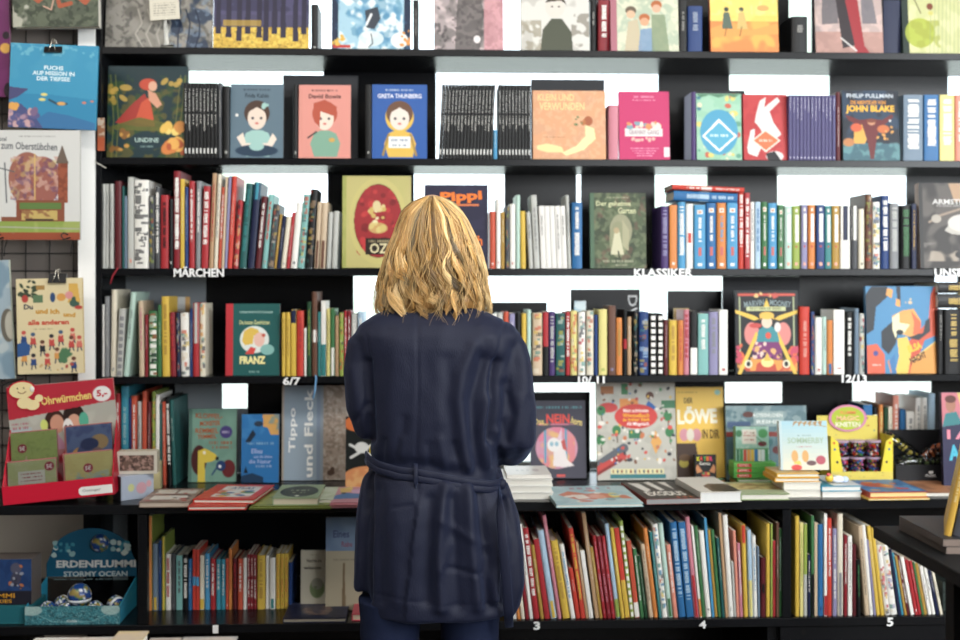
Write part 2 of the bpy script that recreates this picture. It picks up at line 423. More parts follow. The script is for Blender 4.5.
def face_book(px0, px1, ytop, Y, z, paint, label, spine='333333', thick=.018, lean=6, back='555555', height=None, hard=True, cat='book', group='books shown face out', turn=0, name='book', page='e3dccb', wd=None):
    t = at((px0+px1)/2, 0, Y); X0, X1 = XX(px0, Y), XX(px1, Y); w = wd or X1-X0
    h = height or (at((px0+px1)/2, ytop, Y).z-z)/cos(R(lean))
    e = empty(name, ((X0+X1)/2, Y, z+thick*sin(R(lean))+.0005), label, cat, group, rot=(-R(lean), 0, R(turn)))
    cv = paint(w, h); g = G(); q = G(); b = .0022 if hard else .0008
    if hard:
        g.box((-w/2+.006, 0, 0), (w/2, b, h), spine); g.box((-w/2, .0006, 0), (-w/2+.0065, thick-.0006, h), spine); g.box((-w/2+.006, thick-b, 0), (w/2, thick, h), back)
        q.box((-w/2+.007, b+.0002, .003), (w/2-.003, thick-b-.0002, h-.003), page)
        cv.put(g, lambda x, y, o: (x-w/2, -o, y))
    else:
        g.box((-w/2, 0, 0), (w/2, b, h), spine); g.box((-w/2, b, 0), (-w/2+b, thick-b, h), spine); g.box((-w/2, thick-b, 0), (w/2, thick, h), back)
        q.box((-w/2+b, b+.0001, .0005), (w/2-.0005, thick-b-.0001, h-.0005), page); cv.put(g, lambda x, y, o: (x-w/2, -o, y))
    g.build('cover', 'printed_card', e); q.build('pages', 'page_edges', e); return e

def flat_book(cx, cy, z, w, l, thick, paint, label, rot=0, spine='c0c0c0', hard=True, cat='book', group='books lying on the counter', page='ddd8cc', ph=None, name='book'):
    """lying book: w along X, l along Y, cover art on top; its spine on the left"""
    e = empty(name, (cx, cy, z+.0004), label, cat, group, rot=(0, 0, R(rot))); g = G(); q = G(); b = .0024 if hard else .0008
    g.box((-w/2, -l/2, 0), (w/2, l/2, b), spine); g.box((-w/2, -l/2, thick-b), (w/2, l/2, thick), spine); g.box((-w/2, -l/2, b), (-w/2+b, l/2, thick-b), spine)
    m = .003 if hard else .0004
    q.box((-w/2+b, -l/2+m, b+.0001), (w/2-m, l/2-m, thick-b-.0001), page)
    if paint: paint(w, l).put(g, lambda x, y, o: (x-w/2, y-l/2, thick+o))
    g.build('cover', 'printed_card', e); q.build('pages', 'page_edges', e); return e
# ================================================================ setting
YF, YB, YC = 3.80, 4.10, 3.52          # shelf front, shelf back, counter front
ZA, ZB, ZC, ZD = ZZ(49.6, YF), ZZ(158.8, YF), ZZ(268.6, YF), ZZ(375.9, YF)
ZE, ZF = ZZ(502.5, YC), ZZ(621.5, YC)
TS, TE = .022, .027
XL, XR = XX(95.5, YF), 2.05
g = G(); g.box((-3.0, -2.5, -.05), (3.4, 5.0, 0)); struct(g, 'floor', 'floor_wood')
g = G(); g.box((-3.0, -2.5, 3.1), (3.4, 5.0, 3.15)); struct(g, 'ceiling', 'ceiling_paint')
xp = XX(78, 3.79); xq = XX(94.8, 3.79)
g = G(); g.box((-3.0, 4.30, 0), (xq+.02, 4.38, 3.1)); struct(g, 'wall_back', 'wall_paint')
g = G(); g.box((xq+.02, 4.62, 0), (3.4, 4.70, ZE-.09)); g.box((xq+.02, 4.62, 2.75), (3.4, 4.70, 3.1)); struct(g, 'wall_window', 'white_paint')
g = G(); g.box((-3.08, -2.5, 0), (-3.0, 4.38, 3.1)); struct(g, 'wall_left', 'wall_paint')
g = G(); g.box((-3.0, -2.58, 0), (3.4, -2.5, 3.1)); struct(g, 'wall_front', 'wall_paint')
g = G(); g.box((3.4, -2.58, 0), (3.48, 4.7, 3.1)); struct(g, 'wall_right', 'wall_paint')
g = G(); g.box((xp, 3.79, ZE+.002), (xq, 4.09, 3.1)); struct(g, 'trim_1', 'white_paint')
# window behind the bookcase: frame bars and glass
wx0, wx1, wz0, wz1 = xq+.04, 3.3, ZE-.09, 2.75
g = G(); bars = [wx0, wx1-.06]
for b in bars: g.box((b, 4.60, wz0), (b+.05, 4.68, wz1))
g.box((wx0, 4.601, wz0), (wx1, 4.679, wz0+.05)); g.box((wx0, 4.601, wz1-.05), (wx1, 4.679, wz1))
struct(g, 'window_1', 'white_paint')
g = G(); g.box((wx0+.02, 4.638, wz0+.02), (wx1-.02, 4.644, wz1-.02)); struct(g, 'window_2', 'window_glass')
# street seen through the window: pale paving and a rendered house front
g = G(); g.box((-30, 5.2, -.15), (30, 60, -.05)); struct(g, 'ground', 'ceiling_paint')

# ---------------------------------------------------------------- bookcase
bc = empty('bookcase', ((XL+XR)/2, 3.95, ZE), 'black wall bookcase with open shelves and pale shelf lettering above the counter', 'bookcase')
def part(g, name, mats, par, smooth=False):
    """geometry given in world coordinates, parented to a thing that stands at its own place"""
    o = g.build(name, mats, par, smooth); par.matrix_basis = par.matrix_basis
    o.matrix_parent_inverse = Matrix.LocRotScale(par.location, par.rotation_euler, par.scale).inverted(); return o
for nme, z in (('A', ZA), ('B', ZB), ('C', ZC), ('D', ZD)):
    part(G().box((XL+.0185, YF, z-TS), (XR, YB, z), bev=.0015), 'shelf', 'black_melamine', bc)
part(G().box((XL-.002, YF, ZE+.001), (XL+.018, YB+.012, 3.0), bev=.0015), 'side_panel', 'black_melamine', bc)
part(G().box((XR+.001, YF, ZE+.001), (XR+.027, YB+.012, 3.0), bev=.0015), 'side_panel', 'black_melamine', bc)
def back(p0, p1, z0, z1, mat='black_melamine', Y=YB+.001, t=.01):
    part(G().box((XX(p0, Y), Y, z0-(.010 if Y > YB and z0 > ZE+.1 else -.0006)), (XX(p1, Y), Y+t, z1+(.010 if Y > YB else -.0005))), 'back_panel', mat, bc)
T5 = ZA+.335
for a, b in ((100, 212), (581, 789), (812, 1010)): back(a, b, ZA, T5)
for a, b in ((100, 187), (323.5, 436), (658.5, 729.5), (830, 948)): back(a, b, ZB, ZA-TS)
for a, b in ((100, 222), (327.5, 414), (504.5, 576.5), (581, 655), (707.5, 777.5), (907, 1010)): back(a, b, ZC, ZB-TS)
back(100, 125, ZD, ZC-TS); back(125.3, 206, ZD, ZC-TS, 'pale_melamine'); back(206.3, 353.5, ZD, ZC-TS)
back(723, 800, ZD, ZC-TS, 'grey_melamine', 4.0); back(800, 935, ZD, ZC-TS); back(958, 1010, ZD, ZC-TS)
back(100, 175, ZE, ZD-TS); back(175.3, 222, ZE, ZD-TS, 'pale_melamine'); back(247.5, 497, ZE, ZD-TS); back(597.5, 725, ZE, ZD-TS); back(782.5, 852.5, ZE, ZD-TS); back(932, 1010, ZE, ZD-TS)
part(G().box((XX(222.3, 4.101), 4.101, ZE+.001), (XX(247.2, 4.101), 4.111, ZZ(407.5, 4.1))), 'back_panel', 'pale_melamine', bc)
part(G().box((XX(497.3, 4.101), 4.101, ZE+.001), (XX(597.2, 4.101), 4.111, ZZ(470, 4.1))), 'back_panel', 'black_melamine', bc)
part(G().box((XX(725.3, 4.101), 4.101, ZE+.001), (XX(782.2, 4.101), 4.111, ZZ(404, 4.1))), 'back_panel', 'black_melamine', bc)
part(G().box((XX(852.8, 4.101), 4.101, ZE+.001), (XX(931.8, 4.101), 4.111, ZZ(470, 4.1))), 'back_panel', 'black_melamine', bc)

def letters(txt, p0, p1, py0, py1, Y, par, lab):
    x0, x1 = XX(p0, Y), XX(p1, Y); a, b = at((p0+p1)/2, py0, Y).z, at((p0+p1)/2, py1, Y).z
    g = G(); g.text(txt, ((x0+x1)/2, (a+b)/2), x1-x0, a-b, 'e8e8e8', 0, 0, lambda x, y, o: (x, Y-o, y), depth=.004, bold=.025)
    o = part(g, 'shelf_lettering', 'white_letters', par); o['label'] = lab; return o
Yl = YF-.0006
letters('MÄRCHEN', 174, 224, 266.5, 277, Yl, bc, 'white letters reading MÄRCHEN')
letters('KLASSIKER', 634, 692.5, 268.5, 276.5, Yl, bc, 'white letters reading KLASSIKER')
letters('UNSERE', 934, 975, 268.5, 276.5, Yl, bc, 'white letters reading UNSE, cut by the frame')
letters('6/7', 283, 300.5, 377, 385, Yl, bc, 'white numbers 6/7')
letters('10/ 11', 578, 604.5, 376, 383.5, Yl, bc, 'white numbers 10/11')
letters('12/13', 841.5, 866.5, 374.5, 382.5, Yl, bc, 'white numbers 12/13')

# ---------------------------------------------------------------- counter and lower cabinet
XCL = XX(-40, YC)
ct = empty('counter', (.1, YC, ZE-TE), 'long black counter shelf carrying display books below the bookcase', 'counter')
part(G().box((XCL, YC, ZE-TE), (XR, YB+.012, ZE), bev=.002), 'worktop', 'black_melamine', ct)
lc = empty('low_cabinet', (.1, YC, 0), 'low black open cabinet packed with thin picture books under the counter', 'cabinet')
part(G().box((XCL, YC, ZF-.026), (XR, YB-.0, ZF), bev=.002), 'shelf', 'black_melamine', lc)
def post(p0, p1, Y0, z0, z1, mat='black_melamine', Y1=YB-.004, nm_='divider'):
    part(G().box((XX(p0, Y0), Y0, z0), (XX(p1, Y0), Y1, z1), bev=.0015), nm_, mat, lc)
post(137.5, 147, YC+.004, ZF+.0005, ZE-TE-.0005, Y1=YC+.035); post(782.5, 791.5, YC+.004, ZF+.0005, ZE-TE-.0005)
post(83, 100, 3.9, ZF+.0005, ZE-TE-.0005)
part(G().box((XX(127.5, YB), YB-.003, ZF+.0005), (XR, YB+.006, ZE-TE-.0005)), 'back_panel', 'black_melamine', lc)
part(G().box((XX(30, YC), YB-.003, .001), (XR, YB+.006, ZF-.0265)), 'back_panel', 'black_melamine', lc)
part(G().box((XX(100.5, 4.0), 4.06, ZF+.0005), (XX(127, 4.06), 4.07, ZE-TE-.0005)), 'back_panel', 'pale_melamine', lc)
part(G().box((XX(781, YC), YC+.006, .08), (XX(960, YC)-.02, YC+.024, ZF-.0265), bev=.001), 'drawer_front', 'black_melamine', lc)
g = G(); hc = at(803.5, 632, YC+.006); g.tube([(hc.x, YC+.0055, hc.z), (hc.x, YC+.0045, hc.z)], .008, '050505', sides=16)
part(g, 'finger_hole', 'plastic', lc)
for p in (-30, 137.5, 470, 770, 955): part(G().box((XX(p, YC), YC+.03, 0), (XX(p, YC)+.03, YB-.004, ZF-.0265)), 'leg', 'black_melamine', lc)
Yl2 = YC-.0006
letters('1', 213, 218.5, 625, 633, Yl2, lc, 'white number 1'); letters('3', 533.5, 540, 621.5, 629.5, Yl2, lc, 'white number 3')
letters('4', 699, 706, 620.5, 628, Yl2, lc, 'white number 4'); letters('5', 886.5, 893, 617.5, 626, Yl2, lc, 'white number 5')

# ================================================================ rows of spines
YS = 3.812
def series(n, p0, p1, ytop, lean, Y, z, d, col, st, lab, grp, seed=0, hard=False, name='paperback'):
    """a matching run of paperbacks: one is built, the others are copies"""
    w = (XX(p1, Y)-XX(p0, Y))/n; h = at(p0, ytop, Y).z-z; out = []
    ang0 = atan(lean/(h*FPX/Y)) if lean else 0
    protos = [make_spine(0, 0, 0, w-.0008, h*cos(ang0), d, ang0, col, 'w', st, hard, seed+k, name) for k in range(min(4, n))]
    for i in range(n):
        X = XX(p0, Y)+i*w; o = protos[i] if i < len(protos) else dup(protos[i % len(protos)], (0, 0, 0))
        s = (w-.0008)*abs(sin(ang0)) if lean > 0 else 0
        o.location = (X, Y+.003*((i*7) % 3)/3, z+s+.0004); o.rotation_euler = (0, ang0, 0)
        tag(o, lab if 0 < i < n-1 else ('leftmost ' if i == 0 else 'rightmost ')+lab, name.replace('_', ' '), grp); out.append(o)
    return out
series(9, 184, 217.5, 83, 0, YS, ZB, .13, 'k', 'x', 'black paperback with white print in the series beside the pond cover', 'black series beside the pond cover', 5)
row('''
218.2 221.6 83 0 dg lg n
222.3 229.6 86 0 k lg u''', YS, ZB, .13, 'right of the short black series', 'spines beside the black series', 90)
series(16, 438.5, 492.5, 84.5, 3.4, YS, ZB, .13, 'k', 'x', 'black paperback with white print leaning right in the long middle series', 'black series in the middle of the second row', 20)
row('493.3 497.6 130 0 sb w n blue_slip', YS, ZB, .10, 'x', 'x', 60)[0]['label'] = 'narrow blue book standing in the gap of the long black series'
series(10, 498.4, 531, 85, 0, YS, ZB, .13, 'k', 'x', 'black paperback with white print upright beside the orange cover', 'upright black series beside the orange cover', 40)
series(13, 788.8, 836, 95.2, 0, YS, ZB, .13, '4a4474', 'v', 'slim violet paperback of the matching series left of the flying figure cover', 'violet series', 70)
row('''
836.6 841.5 92 0 mr r n
904 923.5 94.8 0 gb w np thick grey-green jacketed book
924.5 939.3 94.8 0 4f86b8 w T blue jacketed book
940.3 955 94.8 0 py w T cream jacketed book
955.8 966 94.8 0 a0563c w t rust jacketed book'''.replace('4f86b8', 'b').replace('a0563c', 'sp').replace('gb w np', 'gb w T'), YS, ZB, .15, 'second row beside the flying figure cover', 'jacketed novels at the right end', 95)
R3L = row('''
102.2 105.4 184 0 lg g t
105.6 108.4 184 0 lg g t
109.4 113.2 184 0 lg g t
113.9 121 181 0 mr dr n
121.8 124 186 0 dtl lt n
124.2 126.8 196 0 gb lg n
127.5 133.5 177 0 lg sp uu
133.9 148.5 180 0 w k pp thick white book with black ornaments
148.9 154.5 196 0 dg lm p
154.9 159.6 187 0 dg w T
160 168.2 195 0 r k t
168.8 172.6 199 0 k w u
173.2 180.3 171 0 dr w Ta tall red book with white lettering
180.5 184.4 179 0 y my n
184.6 188 187 0 db b n
188.4 194.4 181 0 r w t
194.9 200 181 1 g w t
200.5 207.6 186 2.5 r w T
208.4 212.8 173 3.5 tn r t
213.2 217.2 174 4 cw g t
217.4 221 187 4 ro w t
221.3 223.8 177 4 bg bn n
224 226.8 176 4.5 lv p n
227 231.8 176 5 br r n bright red glossy book
232.4 237.6 200 5 r py p
238.4 245.6 183 7 dtl tl a tall dark teal book
246.8 254 182 7 nv tq h tall navy book with turquoise top
254.6 260.4 196 7 mr w t
261 266.8 194 7 lt br tu
267.4 273.4 204 6.5 dg tn p
273.8 276.2 214 6 my y n
276.6 280 216 6 nv w n
280.3 285.4 216 6 cw g u
285.7 289.4 212 6 r w n
290 296.6 202 6 w dg u
297.2 304 194 6 lt br p
304.8 312.3 189 5.5 k tn p black book with a pale illustration
313.8 318.4 202 3.5 bg bn B
318.8 325.2 202 3 bg bn B
326 330.6 212 2.5 lg w n
331 336.6 211 2.5 lg w n''', YS, ZC, .15, 'MÄRCHEN shelf', 'fairy tale spines on the third row', 100)
row('''
489.9 495.8 211.5 0 ro w u
496.4 500.8 199 0 w pk u
501 505.2 212 0 my w n
505.6 509.4 206 0 dg lm p
509.9 515.7 204 0 w r u
516.2 520.4 195 0 mi w n
520.9 526.2 211 -1.2 y my u
529.2 533.8 212 -3 lg w n
534.4 540.2 195 -3.5 lg g n tall pale grey book''', YS, ZC, .15, 'third row right of the woman', 'spines left of the white series', 200)
series(5, 541.2, 567.6, 206, -2.5, YS, ZC, .15, 'e2dfd9', 'n', 'plain white hardcover in the white series, third row right of the woman', 'plain white series', 210, name='book')
row('''
568.2 571.6 195 -2.5 lg g n tall white book
572 582.6 202.5 0 b w as blue book with red print'''.replace(' as ', ' a '), YS, ZC, .16, 'third row by the garden cover', 'spines right of the white series', 220)
row('''
661.4 669.2 206 0 p lv T purple book
670.1 677.6 205 0 o w u
678.1 686 202 0 sb w T
686.5 693.8 204 0 w br m
694.6 705.8 205 0 sb w s thick sky blue book with round emblem
706.5 716.7 203 0 b w s
717.4 726.9 203 0 o sb s thick amber book with round emblem
727.5 738.2 203 0 sb w s
739 744.6 189.3 0 br w T tall red book
745 750.2 193 0 r w T tall red book
750.8 755.2 202 0 w g t
755.8 761 202 0 lb b t
761.7 768.3 202 0 gr w s
768.9 778 203 0 sb w s light blue book with a white title panel
778.8 784.4 205 0 gr w s
785 792.5 206 0 mi w S
793.1 801 206 0 lm w S
801.7 808.2 204.8 0 lv w S
808.9 816.2 204.8 0 o w S
816.8 825 204.8 0 db w S
825.5 831.9 206 0 tl w S
832.4 840.3 205.5 0 my w S
841 851.3 205.5 0 w nv H
852.2 858.7 205.5 0 dg w H
859.2 865.2 209 0 cw k u
866 872.8 194 0 bn lm p tall brown and olive patterned book
873.4 880.8 202 0 w db pp
881.7 889.8 195.5 0 db w T
890.7 899.8 203 0 g lg T
901.3 911.5 205.4 0 k gr T
912 917 204 0 nv my t''', YS, ZC, .15, 'KLASSIKER shelf', 'classics on the third row', 230)
row('''
99.6 104 304.6 0 w sp u
104.6 109 296.5 0 g lg n
109.6 115.4 289.6 1 cw g u tall cream book
115.9 122.2 308.5 3 lg g d
122.8 128.3 292 7.5 mi w n tall pale book
139 144.3 301 -1 bg pk t
144.7 147.8 315 0 dr w n
148.2 157.4 311 0 gr w dp green book with white squares
157.9 161.5 305 0 gr lm n
162 169.8 296.5 -2 y my t tall yellow book
170.2 176 312.5 -1.5 dr r T
176.4 180.4 313 -1 nv lg p
180.8 189.6 313 -1 w bg p
189.9 192.2 309 0 db sb n
192.6 199 303 0 r lg H
199.4 205.3 303.5 0 cw o p''', YS, ZD, .15, 'row under MÄRCHEN', 'spines under the fairy tales', 300)
R67 = row('''
281.6 285.3 313 0 y my t
285.6 290.2 313 0 y my t
290.8 296 310 0 y nv h
296.5 303.8 311 0 br r t
304.1 306.3 328 0 w g n
306.8 311.3 302 0 dgr lm t
311.8 317.3 292 0 bn w m tall brown book with a white band
317.8 320.7 312 0 tl w n
321 325.9 301 0 w tl B
326.3 329.9 309 0 py gr n
330.2 334.6 309 0 gr w B
335 338.8 316 0 tn r u
339.2 343.6 313 0 lm o p
344.2 347 311 0 r w t
347.4 351 311 0 dr w t
351.6 357 314 0 lg w t
357.6 364 312 0 lb w t''', YS, ZD, .15, '6/7 shelf', 'spines on the shelf numbered 6/7', 320)
row('''
492 497 314 0 w g t
497.5 503.3 313 0 lg w t
503.8 508.9 312 0 ro w B
509.5 515 313.7 0 lv w n
515.6 521.4 313 0 k lm B black and green book
521.8 526.7 313.7 0 y o n
527.1 531.3 310 0 mi w n
532.8 542.6 313 0 bg ro p thick tan book with orange art
543.3 548.8 312 0 k r H
549.3 555.4 312 0 3c3442 lg T
556.2 565.3 313.7 0 dtl y p thick teal book with yellow art
566 570.5 312 0 r w T
570.9 577.7 311 0 py ro p
578.4 585.6 312 0 w r p
586.8 593.9 311 0 cw ro p
594.4 598 315 0 db gb n
598.8 607.8 309.5 0 py lm u
608.7 615.9 306 0 bn lv u tall brown book
616.3 622.9 318 0 o my t
623.4 627.2 310 0 k r m
627.6 632 317 0 tn g n
633.5 638.5 312 0 k bg p
639.5 649 312 0 db lb p
650.2 656.9 313.7 0 k w d
657.7 664 313.7 0 k w d
664.5 668.4 320 0 mr cw n
669.3 677.4 320.6 0 y my t
678.1 683.8 320.6 0 o ro t
684.2 690 310 0 pk r T
690.8 697.8 311 0 k w B
698.4 708.6 313.7 0 lt w t thick pale teal book
709.2 718.8 312 0 lv g t thick lavender book
719.4 728 310 0 w r u'''.replace('3c3442', 'p'), YS, ZD, .14, '10/11 shelf', 'spines on the shelf numbered 10/11', 340)
row('''
800.5 810.8 307 0 br r n thick plain red book
811.3 815 312 0 db ro p
815.4 822.7 317.6 0 w r u
823 827.3 317 0 mi w n
827.7 833.8 320.5 0 o b b
834.4 845.3 310 0 w r u
846 854.3 312 0 k w t
855 859.6 308.5 0 gb w n
860.1 865.6 313.7 0 lg dr p''', YS, ZD, .14, '12/13 shelf', 'spines on the shelf numbered 12/13', 380)
# back row behind the counter display, left end
YR = 3.86
row('''
107.6 111 387.5 0 lm py n
111.4 114.6 392 0 tn o t
115 119.8 394 0 r w t
120.6 128.6 386.5 0 tq sb n tall turquoise book
129 131 398 0 db b n
131.4 136.8 396 0 ro w t
137.3 141 402 0 lg w n
141.5 146.2 391.5 0 ro bn u
146.6 151 402 0 mr r n
151.6 155.4 392 0 lm o p
155.8 159.4 395 0 w lg n
160 162.2 404 0 dtl g n
162.6 166 402 -1 ro r n
167.2 171.8 398 -2.5 k w T
172.4 176.5 400 -3.5 dtl g n''', YR, ZE, .19, 'left end of the counter', 'spines standing at the left end of the counter', 400)
row('''
862 873 402 0 b w n
873.6 878.6 408 0 k w d
879.4 884 405 0 o py t
884.6 888.6 408 0 dgr lm n
889 893 407 0 cw w n
893.6 899.8 396 0 sp w t
900.4 906.4 410 0 b lb u
907 915 412 0 w g t
916 922 398 0 w g t
922.6 928.4 398 0 w g t
929 936 394 0 lb w n'''.replace('862 873 402', '863.5 872.6 405'), 3.90, ZE, .16, 'back of the counter at the right', 'spines behind the toy boxes', 420)

YL = YC+.155
row('''
147.4 152 516 0 lm o E tall orange-edged book
152.4 158 544 0 gb y b
158.4 161.4 541 0 db b n
161.8 165 537 0 lm y E lime book with a yellow spine
165.4 170.6 554.5 0 w r T cream paperback with red letters
171 175.2 554 0 dg g u
175.8 182.1 556 0 lt dg t
182.6 187.9 555 0 k w T
188.2 191.9 559 0 b sb n
192.3 195.8 550 0 br sb m
196.1 199.3 550 0 br sb m
199.7 204 556 0 cw y b
204.4 209.8 554 0 sb w t
210.2 215.6 559 0 r w t
216 220.8 559.5 0 tq w t
221.1 225.2 559.5 0 tq w t
225.6 228.6 559 0 ro w u
228.9 231.8 549 0 o ro t
232.2 237.2 559 0 mr r t
237.6 242.9 559 0 ro w t
243.2 246.6 558 0 w g n
247 250 555 0 dr w au
250.2 253.3 555 0 dr w au
253.5 256.6 555 0 dr w au
257 265.2 555.5 0 y my a
265.7 268.6 556 0 w g n
269 275.5 558 0 w tl b white book with teal foot
275.9 279.8 554 0 y o au
280.1 284 554 0 y o au
284.3 288.2 554 0 y o au
288.5 292 563 0 db gb n''', YL, ZF, .14, 'low cabinet numbered 1', 'spines in the low cabinet section 1', 450, name='paperback')
YP = YC+.014
row('''
505 508.6 560 -8 y w t
509.2 512.6 565 -8 w o t
513.4 517 560 -9 w g n
517.6 521 556 -9.5 o y n
521.4 525.6 540 -10 cw o n
526 529.3 527 -10.5 dr w n
529.7 533.6 524 -11.5 w r n
534.1 540 528 -11.5 r w T
540.5 544.5 545 -10 my y n
545 550.4 539 -11.5 r dr u
551 557.7 530 -14 lb y b
558.1 562 515 -16 pk w n tall pink book
563 570.6 540 -13 y my t
571 575.8 544 -12 w sb t
576.4 581 568 -8 br r n
581.4 586 528 -13 br y T
586.4 589.2 542 -11 tn bg n
589.6 593.9 551 -9.5 w tn n
595.6 599.6 513 -14 tn my n tall light brown book
600 603 547 -10 my y n
603.5 607.3 536 -11 r pk au
607.7 611.6 536 -11 dr pk au
612 616 536 -11 r pk au
616.5 620.8 524 -12 lb lm b
621.2 625.2 528 -11.5 y my n
625.6 630.4 528 -11.5 br y B
630.8 635 521 -12 lm w d
635.4 640.2 541 -9 ro w b
641 644.5 549 -8 gr w t
644.9 648.2 556 -7.5 dgr gr n
649.4 653.9 544 -9 bg g n
654.3 659 528 -11.5 o ro n
659.4 662 532 -10 tl db n
662.4 668.3 524 -10.5 w b p
668.7 673.4 523 -10.5 mi gr b
673.8 678.6 545 -8 sp w t
679.2 686.5 522 -9.5 b lb T
687.1 694.4 522 -9 b lb T
694.9 699.6 517 -10 pk r B
700 702.4 526 -9 w o b
702.8 706.2 526 -8.5 gr g n
706.6 712 531 -8 w k u
712.4 715 518 -8.5 sb b n
715.4 718 530 -7.5 my gr n
718.4 722 530 -7.5 gr lm n
722.4 725.2 538 -6 dtl g n
725.6 728.6 513 -7.5 tn my n tall tan book
729 734.2 515 -6.5 w lg u
734.6 736.8 562 -3 lg g n
737.2 740 531 -4 sp pk n
740.4 743.6 543.6 -3 pk w t
744.4 748.8 525 -3 y br h
749.4 753.8 530 -2.5 lb py B
754.2 758 536 -2 w sb t
758.4 760.4 547 -1 gb lb n
761 766.2 558 0 mr k m
766.6 770.6 524 0 y py n
770.9 772.8 524 0 lm gr n
773.2 776.2 541 0 r dr t
776.5 779.2 523 0 bn g n
779.5 781.9 529 0 gr mi t''', YP, ZF, .19, 'low cabinet, section 3 to 4', 'picture book spines in the long low section', 500, jit=.004, name='picture_book')
row('''
795.4 799.6 516.5 0 y my n
800 803.4 523 0 py lm t
804 808 524 0 lg lm H
808.3 811 555 0 nv w t
811.6 814.4 516 0 gr k B
814.7 817.8 523 0 bg bn n
818.1 824 525 0 b db u
824.4 827.4 514 0 w r b
827.7 832.6 519 0 br w t
832.9 837.4 529 0 lv w a
838 843.8 514 0 cw g B
844.6 848 536 0 dr w t
848.3 852.4 536 0 w lg n
852.8 856.8 545 0 mr k u
857.4 861.8 560 -2 k gr t
865.4 870 526 -11.5 bg o n
870.4 874.2 525 -12 w lg u
874.6 876.8 540 -11.5 lv p n
877.2 880.6 526 -12.5 y py n
881 885 529 -12.5 y o n
885.6 891 545 -11.5 w r p
891.4 898.4 545 -11.5 w lv p
899 901.8 549 -11.5 nv db n
902.1 904.5 553 -11.5 tq tl n
904.8 907.3 556 -11 my y n
907.7 911 556 -11 mr w a
911.3 914.8 557 -11 w g n
915.2 919 560 -10.5 r w u
919.3 922.2 561 -10 r dr n
922.6 924.7 562 -10 gr g n
925 927.9 563 -10 my o n
928.5 932.5 566 -9.5 w lg n
932.8 936.3 568 -9 w lg n
936.6 940.2 570 -9 nv dtl n
940.6 943.4 572 -9 cw y n''', YP, ZF, .19, 'low cabinet numbered 5', 'picture book spines right of the post', 570, jit=.004, name='picture_book')
# ================================================================ covers shown face out
def K(bg, fn, cell=.0019):
    def paint(w, h):
        c = Cv(w, h, bg, cell); fn(c); return c
    return paint
YD = 3.825
# ---- top row (cut by the frame)
def f(c):
    c.N(5, '5f5b54', .7, .45, seed=3); c.N(11, '8f8a80', .7, .5, seed=4); c.N(18, '4a4845', .5, .6, seed=5); c.N(7, '243550', .85, .35, (.6, 0, 1, 1), 6); c.N(14, '7488a0', .6, .6, (.58, 0, 1, 1), 7)
    for i in range(7): c.L([(.3+.09*i, .5), (.34+.09*i, .68), (.28+.1*i, .82), (.36+.08*i, 1)], .02, 'b8b2a6' if i < 4 else '16243c', .8)
face_book(105, 212, 0, YD, ZA, K('98938a', f), 'wide grey painted picture book with a blue right half, top left shelf', '7a766e', height=.245, thick=.012)
def f(c):
    c.R(0, 0, 1, .5, '3b3858'); c.N(6, '56517a', .6, .4, (0, 0, 1, .55), 2); c.R(0, .72, 1, 1, 'd6ac1e'); c.N(30, 'f0d040', .8, .5, (0, .72, 1, 1), 4); c.N(30, '8c6c18', .6, .66, (0, .7, 1, 1), 9)
    for i, x in enumerate((.05, .16, .27, .36, .48, .55, .64, .73, .86, .95)): c.P([(x-.018, 0), (x+.022, 0), (x+.03, .8+.05*(i % 3)), (x-.03, .8+.05*(i % 3))], '2c2840')
    c.R(.1, .62, .5, .7, 'e8b820', .6)
face_book(213, 308.5, 0, YD, ZA, K('4a4668', f), 'purple and yellow picture book of tree trunks in a yellow wood', '3b3858', height=.24, thick=.014)
def f(c):
    c.N(4, 'a8cfe0', .9, .4, seed=3); c.N(8, 'eef3f2', .9, .5, (.1, .2, .9, 1), 8); c.R(0, 0, .08, 1, '1b2c48'); c.R(.92, 0, 1, 1, '1b2c48')
    c.N(12, '3f83a8', .5, .6, seed=5); c.P([(.42, .5), (.58, .45), (.62, .6), (.54, .74), (.44, .72)], '38404c'); c.L([(.5, .55), (.44, .68)], .03, 'e8ecee'); c.E(.86, .88, .11, .1, 'e8e9e6'); c.E(.5, .86, .16, .1, 'e3ebea', .8)
    c.L([(.5, .8), (.52, .92), (.47, .97)], .012, '22303c'); c.R(.02, .94, .24, .98, 'c8281e'); c.S(10, (0, .82, .15, .95), .02, ['e0b030'], 3); c.S(10, (.88, .75, 1, .95), .02, ['e09030'], 4)
face_book(331.5, 410.5, 0, YD, ZA, K('5f9cc0', f), 'pale blue winter picture book with a grey bird, top shelf', '1b2c48', height=.25, thick=.016)
def f(c):
    c.N(5, '77706f', .9, .45, seed=3); c.N(9, 'd9c3c3', .7, .55, seed=4); c.N(16, '3a3638', .6, .6, seed=6); c.R(.72, 0, 1, 1, 'd9929a', .75)
    c.P([(.35, .2), (.6, .1), (.72, .5), (.66, 1), (.3, 1)], '55504f', .7); c.E(.62, .86, .05, .05, 'e8dede')
face_book(434, 503.5, 0, YD, ZA, K('a89a9a', f), 'grey and pink drawn cover on the top shelf above the black series', '2c282b', height=.25, thick=.02)
def f(c):
    c.N(7, 'b8b4ac', .7, .5, seed=3); c.E(.5, .42, .14, .14, 'd8cfc4'); c.P([(.36, .36), (.44, .24), (.6, .24), (.68, .4), (.6, .33), (.45, .34)], '4c4038')
    c.P([(.28, 1), (.32, .72), (.45, .57), (.6, .57), (.74, .75), (.76, 1)], '4c5040'); c.N(12, '8a8068', .6, .5, (0, .6, .3, 1), 5); c.N(12, '70685a', .6, .5, (.74, .5, 1, 1), 8)
    c.E(.46, .41, .015, .01, '2e2824'); c.E(.56, .41, .015, .01, '2e2824')
